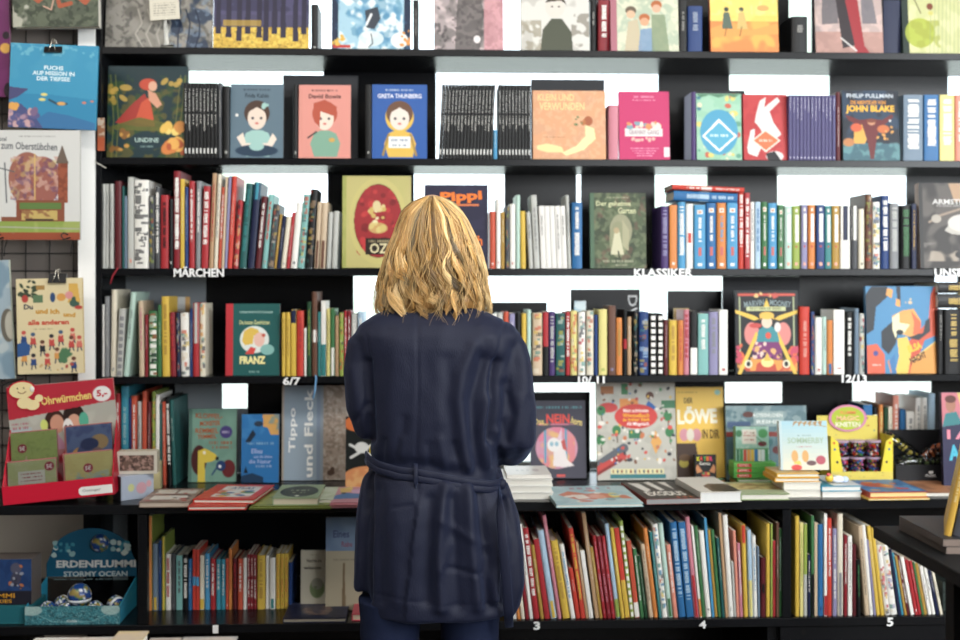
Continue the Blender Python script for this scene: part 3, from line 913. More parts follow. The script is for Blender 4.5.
face_book(521, 589.5, 0, YD, ZA, K('d6d3cb', f), 'green-spined cover with a drawn portrait of a boy in olive', '1f4434', height=.24, thick=.03)
def f(c):
    c.N(8, 'a8b8a0', .7, .45, seed=3); c.N(14, 'e2dcc0', .6, .5, seed=5); c.R(0, 0, .09, 1, 'b06a78'); 
    for x, y, k in ((.3, .5, 'd9b08c'), (.5, .6, 'd9a078'), (.68, .42, 'd9a888')): c.E(x, y-.05, .08, .06, 'b8632e' if x > .3 else '6a5a48'); c.E(x, y, .065, .055, k)
    c.P([(.2, 1), (.26, .6), (.4, .56), (.46, 1)], 'c3b494'); c.P([(.4, 1), (.44, .7), (.6, .68), (.64, 1)], '6e8fb8', .8); c.P([(.6, 1), (.6, .5), (.8, .5), (.86, 1)], '7f8f6c', .8)
face_book(611, 679, 0, YD, ZA, K('c3c9ae', f), 'pale green cover with three sketched children and a rose spine', 'b06a78', height=.24, thick=.02)
def f(c):
    c.R(0, .58, 1, 1, 'e2863a'); c.N(5, 'f0c040', .6, .5, (0, .5, 1, 1), 3); c.P([(0, .68), (.3, .58), (.6, .7), (1, .6), (1, .75), (0, .8)], 'ea9a3e')
    for x in (.24, .46): c.E(x, .42, .035, .03, '3c4440'); c.P([(x-.04, .46), (x+.04, .46), (x+.09, .68), (x-.07, .68)], '5a6a5c' if x < .3 else 'd0b060'); c.L([(x, .66), (x-.03, .78)], .012, '7a5a30')
    c.N(16, 'fbe58a', .5, .6, (0, 0, 1, .5), 6); c.E(.78, .4, .09, .04, 'e0a050')
face_book(711, 779, 0, YD, ZA, K('efd05c', f), 'yellow and orange desert cover with two small figures, top shelf', 'b8402c', height=.24, thick=.018)
def f(c):
    c.N(7, '9a8a88', .7, .45, seed=3); c.N(12, 'd8b8b0', .6, .55, seed=8); c.R(0, .72, 1, 1, 'b07a6c', .6); c.P([(.12, 0), (.36, 0), (.34, .6), (.1, .62)], '5d5a60', .8); c.P([(.68, .05), (.84, .1), (.92, .6), (.7, .6)], '6a6870', .8)
    c.P([(.36, .12), (.62, .12), (.72, .9), (.8, 1), (.6, 1)], 'a02c34'); c.P([(.3, .15), (.42, .1), (.58, .9), (.4, .94)], '3a3236'); c.L([(.38, .8), (.6, .97)], .02, 'd8d4d0')
face_book(816, 883.5, 0, YD, ZA, K('b9a29c', f), 'dusky pink cover with a figure in a long red robe', '3a3a3e', height=.24, thick=.03)
def f(c):
    c.N(6, 'd8d49c', .7, .4, seed=3); c.R(0, 0, .1, 1, '2c3a34'); c.E(.28, .72, .24, .2, 'a8b428', .9); c.N(9, '9aa02c', .6, .5, (.1, .55, .6, 1), 4)
    for i in range(9): c.L([(.5+.06*i, 0), (.42+.065*i, 1)], .008, '8a9a70', .7)
    c.E(.45, .36, .05, .045, '7a3c24'); c.E(.46, .45, .04, .03, 'c9c060'); c.L([(.2, .25), (.3, .45)], .012, '5c5030')
face_book(903.5, 966, 0, YD, ZA, K('c3c486', f), 'lime and pale green fairy cover at the right end of the top shelf', '2c3a34', height=.24, thick=.025)
row('''
310.8 318 4 0 k lg u
413.2 418.8 0 0 k dg n
590.6 596.8 0 0 k dg n
598.2 610.2 0 0 dr w t
679.6 687 0 0 k dg n
688 703 6 0 db gb n
792 808.5 16 0 k lg n
884 902 0 0 nv k n''', YS+.03, ZA, .14, 'top shelf between the face-out covers', 'dark spines on the top shelf', 600)
e = empty('display_card', at(166, 16, 3.80)-Vector((0, .012, 0)), 'small cream printed card in front of the grey picture book', 'card', rot=(-.06, -.07, 0))
c = Cv(.09, .065, 'd9d2bf'); [c.W(.5, .2+.12*i, .75, .035, '8a8478', .7, i) for i in range(6)]
g = G(); g.box((-.045, 0, 0), (.045, .002, .065), 'd9d2bf'); c.put(g, lambda x, y, o: (x-.045, -o, y)); g.build('card', 'matte_print', e)
g = G(); g.box((-.006, -.0, -.079), (.006, .01, .0), 'b8b8b0'); g.box((-.02, -.004, -.081), (.02, .016, -.078), 'b8b8b0'); g.build('holder', 'clear_plastic', e)
e.location.z = ZA+.082

# ---- second row
def f(c):
    c.N(4, '0c3038', .9, .4, seed=3); c.N(9, '2a4a20', .8, .5, (0, .1, 1, 1), 4); c.N(13, '6a5a1c', .7, .55, (0, .25, 1, 1), 5)
    for x, s in ((.06, 1), (.12, 1), (.88, -1), (.94, -1)): c.L([(x, 1), (x+.02*s, .6), (x-.03*s, .1)], .012, '7c7a34', .8)
    c.S(9, (.03, .17, .25, .4), .025, ['c9a032', 'a88a20'], 5, .9, 2); c.S(5, (.65, .1, .95, .22), .025, ['c9a032'], 6, .9, 2)
    c.P([(.1, .62), (.3, .42), (.46, .3), (.55, .45), (.6, .66), (.35, .66)], 'a8281a'); c.P([(.34, .62), (.42, .4), (.52, .34), (.6, .66)], 'd04a20'); c.E(.5, .2, .11, .065, 'c8401c'); c.E(.56, .22, .055, .055, 'e2a888')
    c.P([(.5, .26), (.6, .3), (.68, .42), (.62, .46), (.52, .38)], 'dc9a78'); c.P([(.05, .66), (.4, .56), (.95, .66), (.9, .72), (.1, .7)], '64661c', .85)
    c.S(8, (.65, .66, .95, .74), .05, ['e8b83a', 'd88a24', 'f0d060'], 9); c.S(9, (.72, .84, .98, .94), .055, ['d87a24', 'e8a83a', 'b8501c'], 10); c.S(8, (.05, .72, .35, .95), .03, ['c8902c', '8a5a1c'], 12)
    c.E(.5, .82, .22, .1, '12323c'); c.T('UNDINE', .5, .81, .3, .05, 'a8c0b8'); c.W(.5, .88, .16, .018, '8aa8a0')
face_book(106.5, 186.5, 65.5, YD, ZB, K('123036', f), 'dark green cover of a red-haired figure kneeling at a lily pond', '10201c', lean=5)
def portrait(bg, hair, face, body, head, tl1, tl2, tc, acc=None, hood=None, arms=None):
    def f(c):
        c.W(.5, .075, .5, .022, tc, .7, 2); c.T(tl1, .5, .155, tl2, .06, tc)
        if hood: c.E(.5, .44, .26, .2, hood)
        c.E(.5, .39, .24, .17, hair); c.E(.5, .46, .175, .155, face)
        c.P([(.3, .4), (.42, .28), (.58, .28), (.7, .4), (.6, .35), (.5, .31), (.38, .36)], hair)
        c.E(.42, .46, .025, .018, '3a3a44'); c.E(.58, .46, .025, .018, '3a3a44'); c.E(.5, .53, .035, .016, 'd8786c')
        c.P([(.3, .98), (.22, .8), (.3, .66), (.42, .62), (.58, .62), (.72, .66), (.8, .8), (.74, .98)][::1], body)
        if arms: arms(c)
    return f
def a1(c): c.P([(.12, .72), (.24, .66), (.3, .8), (.7, .8), (.8, .66), (.88, .74), (.78, .86), (.24, .86)], 'ecd9c8'); c.E(.5, .9, .4, .08, '1f3a52'); c.E(.5, .84, .14, .06, '9cc8c0'); c.S(5, (.6, .22, .72, .3), .025, ['9cc8c0']); c.E(.12, .42, .03, .022, 'e8e4dc')
face_book(230, 283, 84, YD, ZB, K('5b7484', portrait('', '4a3226', 'e8d2c0', '9cc8c0', '', 'Frida Kahlo', .45, '20303c', arms=a1)), 'blue-grey small book with a dark-haired child wearing a flower bow', '4c6474', lean=4)
def a2(c): c.P([(.28, .25), (.5, .2), (.74, .3), (.66, .42), (.42, .36), (.4, .58), (.3, .5)], 'b84a2c'); c.L([(.18, .72), (.34, .64)], .02, '2c2c30'); c.E(.64, .75, .06, .03, 'd0a040')
face_book(298.5, 350.5, 84.8, YD, ZB, K('df8e80', portrait('', 'b84a2c', 'ecd6c4', '7aa890', '', 'David Bowie', .62, '4a2a2c', arms=a2)), 'salmon pink small book with a red-haired singer and microphone', 'c87c70', lean=4)
def a3(c): c.L([(.3, .68), (.2, .95)], .03, 'a8842c'); c.L([(.7, .68), (.8, .95)], .03, 'a8842c'); c.R(.3, .7, .7, .86, 'e8e8e4'); c.W(.5, .75, .3, .03, '7a8aa8'); c.W(.5, .82, .25, .03, '7a8aa8', .8, 5)
face_book(372, 427, 84.4, YD, ZB, K('1b58a8', portrait('', '6a4630', 'e6d8cc', 'e0b42c', '', 'GRETA THUNBERG', .8, 'd8dce8', hood='e0b42c', arms=a3)), 'bright blue small book with a child in a yellow hooded coat', '16468c', lean=4)
def f(c):
    c.N(5, 'cf9a74', .6, .45, seed=3); c.N(20, 'e0b48c', .4, .5, seed=7); c.T('KLEIN UND', .32, .1, .5, .1, 'e0c088'); c.T('VERWUNDEN', .4, .23, .62, .11, 'e2c48c')
    c.P([(.72, .5), (.84, .55), (.86, .7), (.7, .86), (.45, .95), (.4, .9), (.6, .8), (.72, .66)], 'e6dc9c'); c.P([(.05, .8), (.2, .77), (.4, .82), (.42, .9), (.2, .9), (.06, .86)], 'e3d690')
    c.E(.76, .44, .06, .07, 'a8582c'); c.S(8, (.58, .36, .72, .5), .02, ['6a7c4c', 'b86a30'], 4); c.W(.3, .68, .3, .02, 'b07a50', .7)
face_book(533, 606, 90.5, YD, ZB, K('dd9c6c', f), 'orange cover with cream swirling banana shapes', 'c8804c', lean=4)
def f(c):
    c.W(.5, .08, .4, .025, 'e8a8c0'); c.W(.5, .13, .45, .02, 'e8a8c0', .8, 6); c.R(.12, .54, .86, .66, 'e2e0dc'); c.T('GRANNY GANG', .49, .6, .6, .07, 'a08890')
    c.S(18, (.15, .46, .85, .53), .035, ['e6c8b0', 'e08a4a', '7aa0a8', 'e2d8cc'], 4); c.S(10, (.15, .67, .8, .72), .02, ['e0b0a0'], 6); c.R(.88, .82, .99, .96, 'e8dce0'); 
    for i in range(4): c.W(.5, .84+.035*i, .55-.08*i, .018, 'e8a0bc', .8, i)
face_book(619.5, 670, 91.2, YD, ZB, K('c81f66', f), 'magenta paperback with a white name panel and tiny faces', 'b01a58', lean=5, hard=False)
def f(c):
    c.N(7, '8ac0a0', .8, .4, seed=2); c.S(40, (.05, .02, .95, .98), .03, ['5a9a80', 'd8c860', 'c8583c', '3a7a8c', 'e2d8b0'], 5); c.E(.5, .58, .42, .34, '3f9cc0'); c.P([(.12, .64), (.5, .38), (.9, .64), (.5, .88)], 'e8eef0'); c.P([(.18, .64), (.5, .43), (.84, .64), (.5, .84)], '4aa8c8'); c.W(.5, .63, .4, .04, 'e8f2f4'); c.P([(0, 0), (1, 0), (.85, .06), (.7, .02), (.5, .06), (.3, .02), (.1, .06)], '4a8060')
face_book(697, 742, 93.5, YD, ZB, K('9ac8ac', f), 'green patterned book with a blue diamond title label', '4a3f78', lean=4)
def f(c):
    c.N(8, 'c83434', .6, .4, seed=2); c.P([(.38, .1), (.52, .04), (.48, .2), (.78, .04), (.84, .1), (.6, .26), (.68, .42), (.86, .6), (.6, .76), (.36, .5), (.26, .42), (.3, .28)], 'dcd8d4'); c.P([(.16, .55), (.26, .52), (.24, .72), (.4, .8), (.3, .95), (.1, .9), (.08, .8)], 'dcd8d4')
    c.E(.7, .94, .2, .08, 'd8d4d0'); c.P([(.5, .9), (.7, .86), (.84, 1), (.55, 1)], '1e1e22'); c.P([(.18, .7), (.5, .53), (.84, .7), (.5, .88)], 'ecd8c8'); c.P([(.23, .7), (.5, .56), (.79, .7), (.5, .85)], 'dd6c34'); c.W(.5, .7, .3, .04, 'f0e0d0')
face_book(744, 788, 94.4, YD, ZB, K('b8242a', f), 'red book with a white rabbit shape and orange diamond label', 'a01c24', lean=4)
def f(c):
    c.N(5, '24405c', .8, .45, seed=2); c.R(0, .76, 1, 1, '3f7480', .8); c.N(10, '6aa0a0', .6, .5, (0, .74, 1, 1), 5); c.T('PHILIP PULLMAN', .49, .075, .82, .06, 'c3cad2'); c.T('DIE ABENTEUER VON', .46, .17, .62, .055, 'd89030'); c.T('JOHN BLAKE', .49, .27, .86, .12, 'e6b038', bold=.04)
    c.P([(.04, .34), (.3, .42), (.5, .4), (.7, .42), (.88, .33), (.9, .38), (.66, .54), (.6, .66), (.54, .98), (.48, .98), (.42, .66), (.36, .54), (.1, .42)], '6a1c1c'); c.E(.51, .45, .07, .045, 'c88a60'); c.E(.51, .43, .09, .03, '7a3418')
    c.P([(.2, .6), (.34, .48), (.42, .7), (.38, .76), (.18, .76)], 'e0a020'); c.E(.24, .53, .1, .06, 'd8541c'); c.E(.1, .74, .1, .06, 'c07a3c'); c.E(.72, .55, .11, .06, 'c8641c'); c.S(10, (.6, .5, .9, .72), .015, ['e8a030'], 3); c.E(.84, .43, .02, .016, 'e8e8e0')
face_book(843.5, 900, 90.5, YD, ZB, K('16202e', f), 'dark cover of a flying figure with yellow lettering above flames', '221418', lean=4)
row('''
186.8 188 110 0 k dg n
293 297.8 84.6 0 k lg u
365.4 371.4 84.6 0 k lg u
608.6 618.8 105 0 pk w n
691.5 696.6 92 0 p k n''', YS+.012, ZB, .12, 'second row between covers', 'spines between the face-out covers', 620)
# dark stands behind covers
def stand(p0, p1, yt, Y, z, lab, col='black_melamine'):
    a = XX(p0, Y); b = XX(p1, Y); h = ZZ(yt, Y)-z
    e = empty('display_board', ((a+b)/2, Y, z+.0005), lab, 'board', 'dark boards behind the covers')
    g = G(); g.box((a-(a+b)/2, 0, 0), (b-(a+b)/2, .006, h), bev=.001); g.build('panel', col, e)
    g = G(); w = (b-a)/2-.01; g.prism([(.006, 0), (.05, 0), (.006, h*.5)], 'x', -w+.002, -w+.005); g.prism([(.006, 0), (.05, 0), (.006, h*.5)], 'x', w-.005, w-.002); g.build('foot', col, e); return e
stand(283, 358, 76.5, 3.92, ZB, 'dark grey board behind the salmon pink book', 'grey_melamine')
stand(531, 604.5, 79, 3.92, ZB, 'dark grey board behind the orange swirl cover', 'grey_melamine')
stand(693, 745, 89, 3.98, ZB, 'black board behind the green patterned book')
# ---- third row
def f(c):
    c.R(0, 0, .06, 1, 'a0a44c'); c.N(6, 'b4b060', .4, .5, seed=2); c.E(.52, .49, .36, .41, '2c1410'); c.E(.52, .49, .345, .395, '9c1820'); 
    c.S(60, (.25, .15, .8, .85), .03, ['c82c2c', '7a1018', 'a81c22'], 4, .8)
    c.mix((((c.X-.52)/.35)**2+((c.Y-.49)/.4)**2 > 1).astype(float)*(((c.X-.52)/.42)**2+((c.Y-.49)/.47)**2 < 1), 'c3b868')
    c.E(.52, .49, .36, .41, '2c1410', 0); c.S(14, (.4, .3, .6, .62), .03, ['d8c27c', 'c8a850', 'e0d8a0'], 8); c.E(.5, .33, .06, .06, 'd6c48c'); c.E(.52, .57, .14, .06, 'cdb860', .8)
    c.R(.34, .68, .72, .86, '241810'); c.T('OZ', .53, .79, .26, .11, 'cfc49c'); c.W(.53, .71, .3, .025, 'b8a878')
face_book(342, 411, 176, YD, ZC, K('bdb268', f), 'olive yellow book with a red oval panel left of the woman', '8a8c44', lean=5, thick=.025)
def f(c):
    c.N(6, '2c2a48', .6, .5, seed=2); c.T('Pippi', .58, .15, .66, .15, 'e0742c', .06, .04); c.R(.4, .235, .86, .25, 'e0742c'); c.E(.5, .62, .24, .16, 'd86a2c'); c.E(.5, .66, .15, .12, 'e0b090'); c.T('Buch', .74, .67, .34, .12, 'e0742c')
face_book(424.5, 488, 185, YD, ZC, K('22203c', f), 'navy book with orange lettering partly hidden by the blonde hair', '1a1830', lean=3, thick=.02)
def f(c):
    c.N(7, '34402c', .8, .45, seed=2); c.N(16, '76805c', .6, .52, seed=3); c.N(12, '70483c', .5, .66, seed=7); c.R(0, 0, .07, 1, '4c6a50'); c.E(.55, .5, .2, .22, '9c9a78', .9); c.E(.5, .62, .16, .24, '8a8c68', .9)
    c.P([(.44, .5), (.52, .5), (.6, .82), (.36, .82)], 'c9c4a0'); c.E(.47, .5, .05, .04, 'b09a70'); c.P([(.58, .36), (.7, .5), (.68, .78), (.58, .7)], 'a8a480', .9); c.L([(.5, .78), (.52, .86)], .02, '2c3020')
    c.T('Der geheime', .42, .15, .62, .085, 'c3c49c'); c.T('Garten', .66, .235, .32, .08, 'c3c49c'); c.W(.5, .06, .4, .02, 'a8a888'); c.W(.5, .91, .55, .03, 'a8a888'); c.W(.55, .96, .2, .02, 'a8a888')
face_book(590.5, 646.5, 193.2, YD, ZC, K('4c5a3c', f), 'green garden cover with a pale child walking under an arch', '4c6a50', lean=4)
def f(c):
    c.N(5, '6a625c', .7, .45, seed=2); c.N(9, '8f8880', .5, .55, (0, .7, 1, 1), 3); c.P([(.42, 0), (.7, 0), (.66, .2), (.5, .22)], 'd8a878', .7); c.T('ARMSTRONG', .55, .22, .72, .06, 'cfccc8'); c.W(.5, .27, .5, .02, 'a8a4a0')
    c.P([(.35, .56), (.5, .4), (.75, .36), (.9, .5), (.7, .62), (.45, .6)], 'b9b2a8'); c.E(.6, .47, .2, .1, 'd0cac0'); c.L([(.14, .46), (.3, .38), (.6, .3)], .025, '9a8470'); c.E(.24, .42, .07, .05, 'aaa092'); c.N(6, 'b8a894', .8, .4, (.05, .8, .95, .92), 5); c.E(.55, .84, .06, .04, '2c2a28'); c.R(0, 0, .05, 1, '2a2826')
face_book(920.5, 992, 183.5, YD, ZC, K('332e2b', f), 'brown-grey cover with a drifting spacesuit figure at the right edge', '9a7460', lean=4, thick=.03)
# the two books lying across the classics
def lying_spine(p0, p1, py0, py1, Y, z, col, acc, lab, tilt):
    X0, X1 = XX(p0, Y), XX(p1, Y); th = (py1-py0)*Y/FPX
    e = make_spine(0, 0, 0, th, X1-X0, .15, 0, col, acc, 'ma', True, 3); e.rotation_euler = (0, R(90)+tilt, 0); e.location = (X0, Y, z+th); tag(e, lab, 'book', 'books lying across the classics'); return e
zt = ZZ(201.2, YS)+.0015
lying_spine(674, 738, 190.5, 200.5, YS, zt+.003, 'b', 'lb', 'thick blue book lying across the tops of the blue classics', .045)
lying_spine(672.5, 744.5, 184.2, 189.3, YS, zt+.0345+.003, 'br', 'w', 'thin red book lying on top of the blue lying book', .045)
# ---- fourth row
def f(c):
    c.R(0, 0, .13, 1, 'c02430'); c.T('CHRISTINE NÖSTLINGER', .56, .115, .62, .035, '9ec0b8'); c.E(.53, .5, .27, .19, 'dce3dc')
    c.P([(.3, .52), (.34, .38), (.46, .33), (.6, .36), (.62, .44), (.52, .44), (.5, .56), (.36, .58)], 'e0b838'); c.E(.62, .5, .1, .1, 'e8b8a8'); c.E(.7, .44, .035, .025, 'c8503c'); c.P([(.36, .7), (.46, .6), (.56, .62), (.52, .7)], 'd83a34')
    c.E(.77, .64, .13, .075, '7fb8b0'); c.T('Die besten Geschichten', .53, .26, .56, .06, 'c3c890', .0); c.T('FRANZ', .5, .785, .48, .11, 'e6dc9c', bold=.05); c.W(.53, .95, .18, .025, '9ec0b8')
face_book(225.5, 279.5, 304.2, YD, ZD, K('185a58', f), 'dark green book with a blond child in a white circle and red spine', 'c02430', lean=3)
def f(c):
    c.L([(.07, .08), (.07, .9)], .016, 'b9c490'); c.L([(.93, .08), (.93, .9)], .016, 'b9c490'); c.L([(.06, .05), (.94, .05)], .03, 'd84a34'); c.S(7, (.3, .03, .7, .07), .02, ['e6c070', 'c84a3c'], 4)
    c.E(.26, .52, .12, .14, 'dc8078'); c.E(.76, .52, .12, .14, 'dc8078')
    c.P([(.5, .1), (.44, .22), (.56, .22)], 'e8bc24'); c.P([(0, .23), (.3, .3), (.38, .34), (.3, .36), (0, .27)], 'e8bc24'); c.P([(1, .23), (.7, .3), (.62, .34), (.7, .36), (1, .27)], 'e8bc24')
    c.N(8, 'd8482c', .9, .25, (.02, .84, .98, .97), 5); c.N(12, 'f0a02c', .9, .5, (.02, .8, .98, .96), 6); c.S(10, (.02, .65, .1, .85), .03, ['c83c5c', 'e0602c'], 4); c.S(10, (.9, .65, .98, .85), .03, ['c83c5c', 'e0602c'], 5)
    c.R(.28, .62, .74, .82, '7a2c6c'); c.S(26, (.28, .62, .74, .82), .022, ['e8c8b8', 'b04c8c', 'e0a860', '4a1c4c'], 7)
    for s in (-1, 1): c.L([(.5+s*.16, .52), (.5+s*.44, .99)], .045, 'e8bc24')
    c.P([(.33, .62), (.36, .48), (.46, .42), (.56, .42), (.66, .48), (.7, .62)], '2f8a94'); c.E(.5, .38, .085, .07, 'ecc8ae'); c.P([(.38, .36), (.5, .27), (.63, .36), (.6, .31), (.4, .31)], 'e8b42c'); c.E(.5, .3, .12, .045, 'e8b42c')
    c.E(.52, .54, .045, .04, 'e0482c'); c.E(.67, .44, .05, .06, 'e2dcd6'); c.E(.32, .42, .1, .03, 'c84038'); c.E(.5, .86, .1, .06, 'f0d880'); c.E(.2, .88, .06, .05, 'e8e0c0'); c.E(.8, .88, .06, .05, 'e8e0c0'); c.E(.2, .88, .03, .03, '1c1a20'); c.E(.8, .88, .03, .03, '1c1a20'); c.P([(.5, .74), (.44, .84), (.56, .84)], 'e0b42c')
    c.T('MARVIN', .3, .155, .32, .07, '7a8a8c', .12); c.T('MOONEY', .72, .155, .34, .07, '7a8a8c', -.1); c.R(.18, .19, .8, .245, 'c3c890'); c.W(.49, .217, .5, .028, '7a7c50')
face_book(736, 799, 291, YD, ZD, K('1a1c20', f), 'ornate black cover with flames and a yellow star figure', '1c2a30', lean=3, thick=.016)
def f(c):
    c.P([(.08, 0), (.3, 0), (.3, .12), (.14, .24), (.1, .5), (0, .55), (0, .1)], '2c3036'); c.P([(.2, .52), (.42, .36), (.46, .46), (.4, .66), (.3, .78), (.2, .7)], '2c3036'); c.P([(.42, 0), (.48, 0), (.48, .22), (.45, .24)], '2c3440')
    c.P([(.3, .02), (.38, .04), (.36, .14), (.28, .1)], 'e8a040'); c.P([(.42, .14), (.48, .16), (.47, .24), (.41, .22)], 'e8a040'); c.S(4, (.55, .12, .68, .2), .014, ['e0c090'], 3)
    c.P([(.95, 0), (1, 0), (1, .55), (.8, .62), (.62, 1), (.45, 1), (.5, .7), (.86, .4), (.9, .1)], 'd4512c'); c.P([(.82, .4), (.88, .36), (.88, .52), (.72, .62), (.6, .6), (.55, .56), (.78, .54)], '2c3036')
    c.P([(.36, .34), (.5, .28), (.66, .26), (.76, .4), (.74, .54), (.6, .58), (.44, .54), (.36, .46)], 'e6a040'); c.P([(.36, .36), (.46, .3), (.46, .42), (.6, .44), (.5, .56), (.44, .5), (.4, .6), (.36, .5)], 'e9dfb0'); c.P([(.62, .28), (.76, .42), (.74, .54), (.64, .56), (.66, .42)], 'e2602c')
    c.P([(.42, .6), (.56, .58), (.62, .72), (.56, 1), (.38, 1), (.44, .8)], 'ecc23c'); c.E(.46, .53, .05, .03, '20242c'); c.P([(0, .68), (.14, .66), (.24, .78), (.24, 1), (0, 1)], 'dc5a34'); c.E(.12, .77, .035, .03, '4a4a90'); c.P([(.28, .86), (.36, .82), (.38, .96), (.32, 1)], 'e08a40')
    c.P([(.58, 1), (.64, .82), (1, .6), (1, 1)], 'e0962c'); c.L([(.6, .86), (.98, .62)], .012, 'f0d060'); c.T('ELSA', .66, .7, .2, .085, 'e6b038', .35, .05); c.T('NACHT', .7, .82, .24, .075, '3c2a1c', .42, .04); c.W(.13, .9, .12, .02, 'f0e0d8'); c.P([(.3, .86), (.38, .78), (.4, 1), (.34, 1)], '3a78b0')
face_book(867.5, 940, 286.8, YD, ZD, K('4088b8', f), 'blue and orange angular cover of a masked bird figure', '2f6a94', lean=4)
def thick_black(p0, p1, yt, yb, lab, w=.05):
    Y = YS; X0 = XX(p0, Y); z0 = at(p0, yb, Y).z; h = at(p0, yt, Y).z-z0
    e = empty('book', (X0, Y, z0), lab, 'book', 'black and gold tomes at the right end'); return e, XX(p1, Y)-X0, h
for i, (yt, yb, lab) in enumerate(((282, 293.2, 'black and gold tome lying uppermost of two at the right edge'), (294.2, 308.6, 'black and gold tome lying under another at the right edge'))):
    X0, X1 = XX(938.5, YS), XX(990, YS); th = ZZ(yt, YS)-ZZ(yb, YS)
    e = make_spine(0, 0, 0, th, X1-X0, .2, 0, '2c2b2c', 'c9a94a', 'ma', True, 5); e.rotation_euler = (0, R(90), 0); e.location = (X0, YS, ZZ(yb, YS)+th); tag(e, lab, 'book', 'black and gold tomes')
for i, (a, b, lab) in enumerate(((938, 944, 'thin black book beside the upright black and gold tome'), (945.2, 962.5, 'upright black tome with gold ornament at the right edge'), (963.5, 990, 'black book outside the right edge'))):
    X0, X1 = XX(a, YS), XX(b, YS); h = ZZ(310.5, YS)-ZD
    if i == 2: continue
    e = make_spine(X0, YS, ZD+.0005, X1-X0-.001, h, .2, 0, '242426', 'c9a94a', 'a' if i else 'n', True, 8); tag(e, lab, 'book', 'black and gold tomes')
X0 = XX(976, YS); e = make_spine(X0, YS, ZD+.0005, .04, ZZ(310.5, YS)-ZD, .2, 0, '242426', 'c9a94a', 'n', True, 9); tag(e, 'upright black tome carrying the lying ones beyond the edge', 'book', 'black and gold tomes')
row('''
164.2 166.5 320 0 w o n
354.8 360 318 0 k w n
''', YS+.19, ZD, .05, 'back of the fourth row', 'books in the second layer', 640)
# things in the window row behind
def board(p0, p1, yt, Y, z, lab, txt=None):
    e = stand(p0, p1, yt, Y, z, lab)
    if txt:
        h = ZZ(yt, Y)-z; w = XX(p1, Y)-XX(p0, Y); g = G(); g.text(txt, (w/2-.025, h-.07), .1, .03, 'aab0b4', 0, -pi/2, lambda x, y, o: (x, -o, y)); g.build('lettering', 'white_letters', e)
board(488, 547, 302.5, 4.05, ZD, 'black board standing in the window behind the pale spines')
board(570.5, 640, 289.5, 4.05, ZD, 'black board with vertical white letters behind the brown book', 'DW')
board(667.5, 722, 291, 4.05, ZD, 'black board behind the yellow and orange spines')
face_book(574.5, 586, 301, 3.93, ZD, K('9ac0d4', lambda c: c.N(6, 'd8e4e8', .8, .5)), 'pale blue card cover peeking above the white and red spine', '9ac0d4', lean=0, thick=.006)
face_book(674, 689, 308.5, 3.97, ZD, K('d8b878', lambda c: c.N(6, 'c8a058', .5, .5)), 'cream cover peeking above the orange spine', 'd8b878', lean=0, thick=.01)
face_book(167, 190, 297, 3.985, ZD, K('d6d6d2', lambda c: (c.E(.2, .1, .2, .06, '9a9890', .6), c.R(.8, 0, 1, .5, 'd8a860'))), 'white cover with orange edge behind the dark red spine', 'd6d6d2', lean=0, thick=.01)
# ================================================================ covers standing on the counter
def cy_(py, px=480):   # depth at which a counter-top pixel lies
    v = (py-HY)/FPX; return (EYE-ZE)/v
def cface(px0, px1, yt, yb, paint, label, **k):
    Y = cy_(yb); return face_book(px0, px1, yt, Y, ZE, paint, label, **k)
def f(c):
    c.N(6, '5c8476', .4, .5, seed=2); c.R(0, 0, .07, 1, '4f7468')
    c.T('KLOPFEL-', .42, .1, .56, .07, '9c5434', -.05); c.T('MONSTER', .44, .2, .42, .07, '9c5434', .04); c.T('REMMEL', .38, .3, .48, .07, '9c5434'); c.T('TEMMEL', .38, .38, .4, .06, '9c5434', .04); c.W(.68, .47, .5, .04, '9c5434'); c.W(.7, .53, .4, .035, '9c5434', .8, 8)
    c.E(.78, .32, .13, .085, '453a78'); c.W(.78, .32, .16, .03, 'c8c0d8')
    c.E(.22, .7, .16, .2, '4a1c1c'); c.P([(.2, .58), (.34, .54), (.56, .62), (.62, .68), (.5, .72), (.34, .74), (.36, 1), (.2, 1)], 'd8bc18'); c.E(.6, .68, .035, .025, '14141c'); c.E(.33, .6, .03, .025, 'e8e0d0')
    c.E(.84, .82, .14, .12, '6a2024'); c.E(.68, .78, .1, .07, '1c3a6c'); c.L([(.6, .8), (.5, .9)], .02, '1c3a6c'); c.E(.66, .79, .03, .022, 'e8e8e8')
cface(188, 236, 410, 481, K('6f9a88', f), 'grey-green cover of a yellow dog-like creature with brown mane', spine='4f7468', lean=5)
def f(c):
    c.P([(.56, 0), (1, 0), (1, .3), (.78, .3), (.7, .2), (.58, .18)], 'd8a048'); c.N(8, '3f8cc8', .5, .55, (0, 0, 1, .4), 4); c.P([(.1, .4), (.3, .22), (.38, .3), (.22, .42)], '1c2c40'); c.E(.45, .14, .12, .04, '2c3c50'); c.W(.5, .43, .7, .035, '8ab0d0')
    c.T('Elbas', .42, .54, .3, .07, '98a8d0'); c.T('und die kleine', .58, .62, .5, .045, '98a8d0'); c.T('die Natur', .5, .69, .6, .06, '98a8d0'); c.W(.6, .76, .4, .04, '98a8d0'); c.P([(0, .9), (.3, .86), (.6, .92), (.6, 1), (0, 1)], '1c3c5c'); c.P([(.06, .86), (.12, .76), (.18, .86)], '14202c')
cface(241, 278.5, 415.5, 482, K('1872b4', f), 'blue cover with an orange corner and a leaping orca', spine='145a90', lean=5)
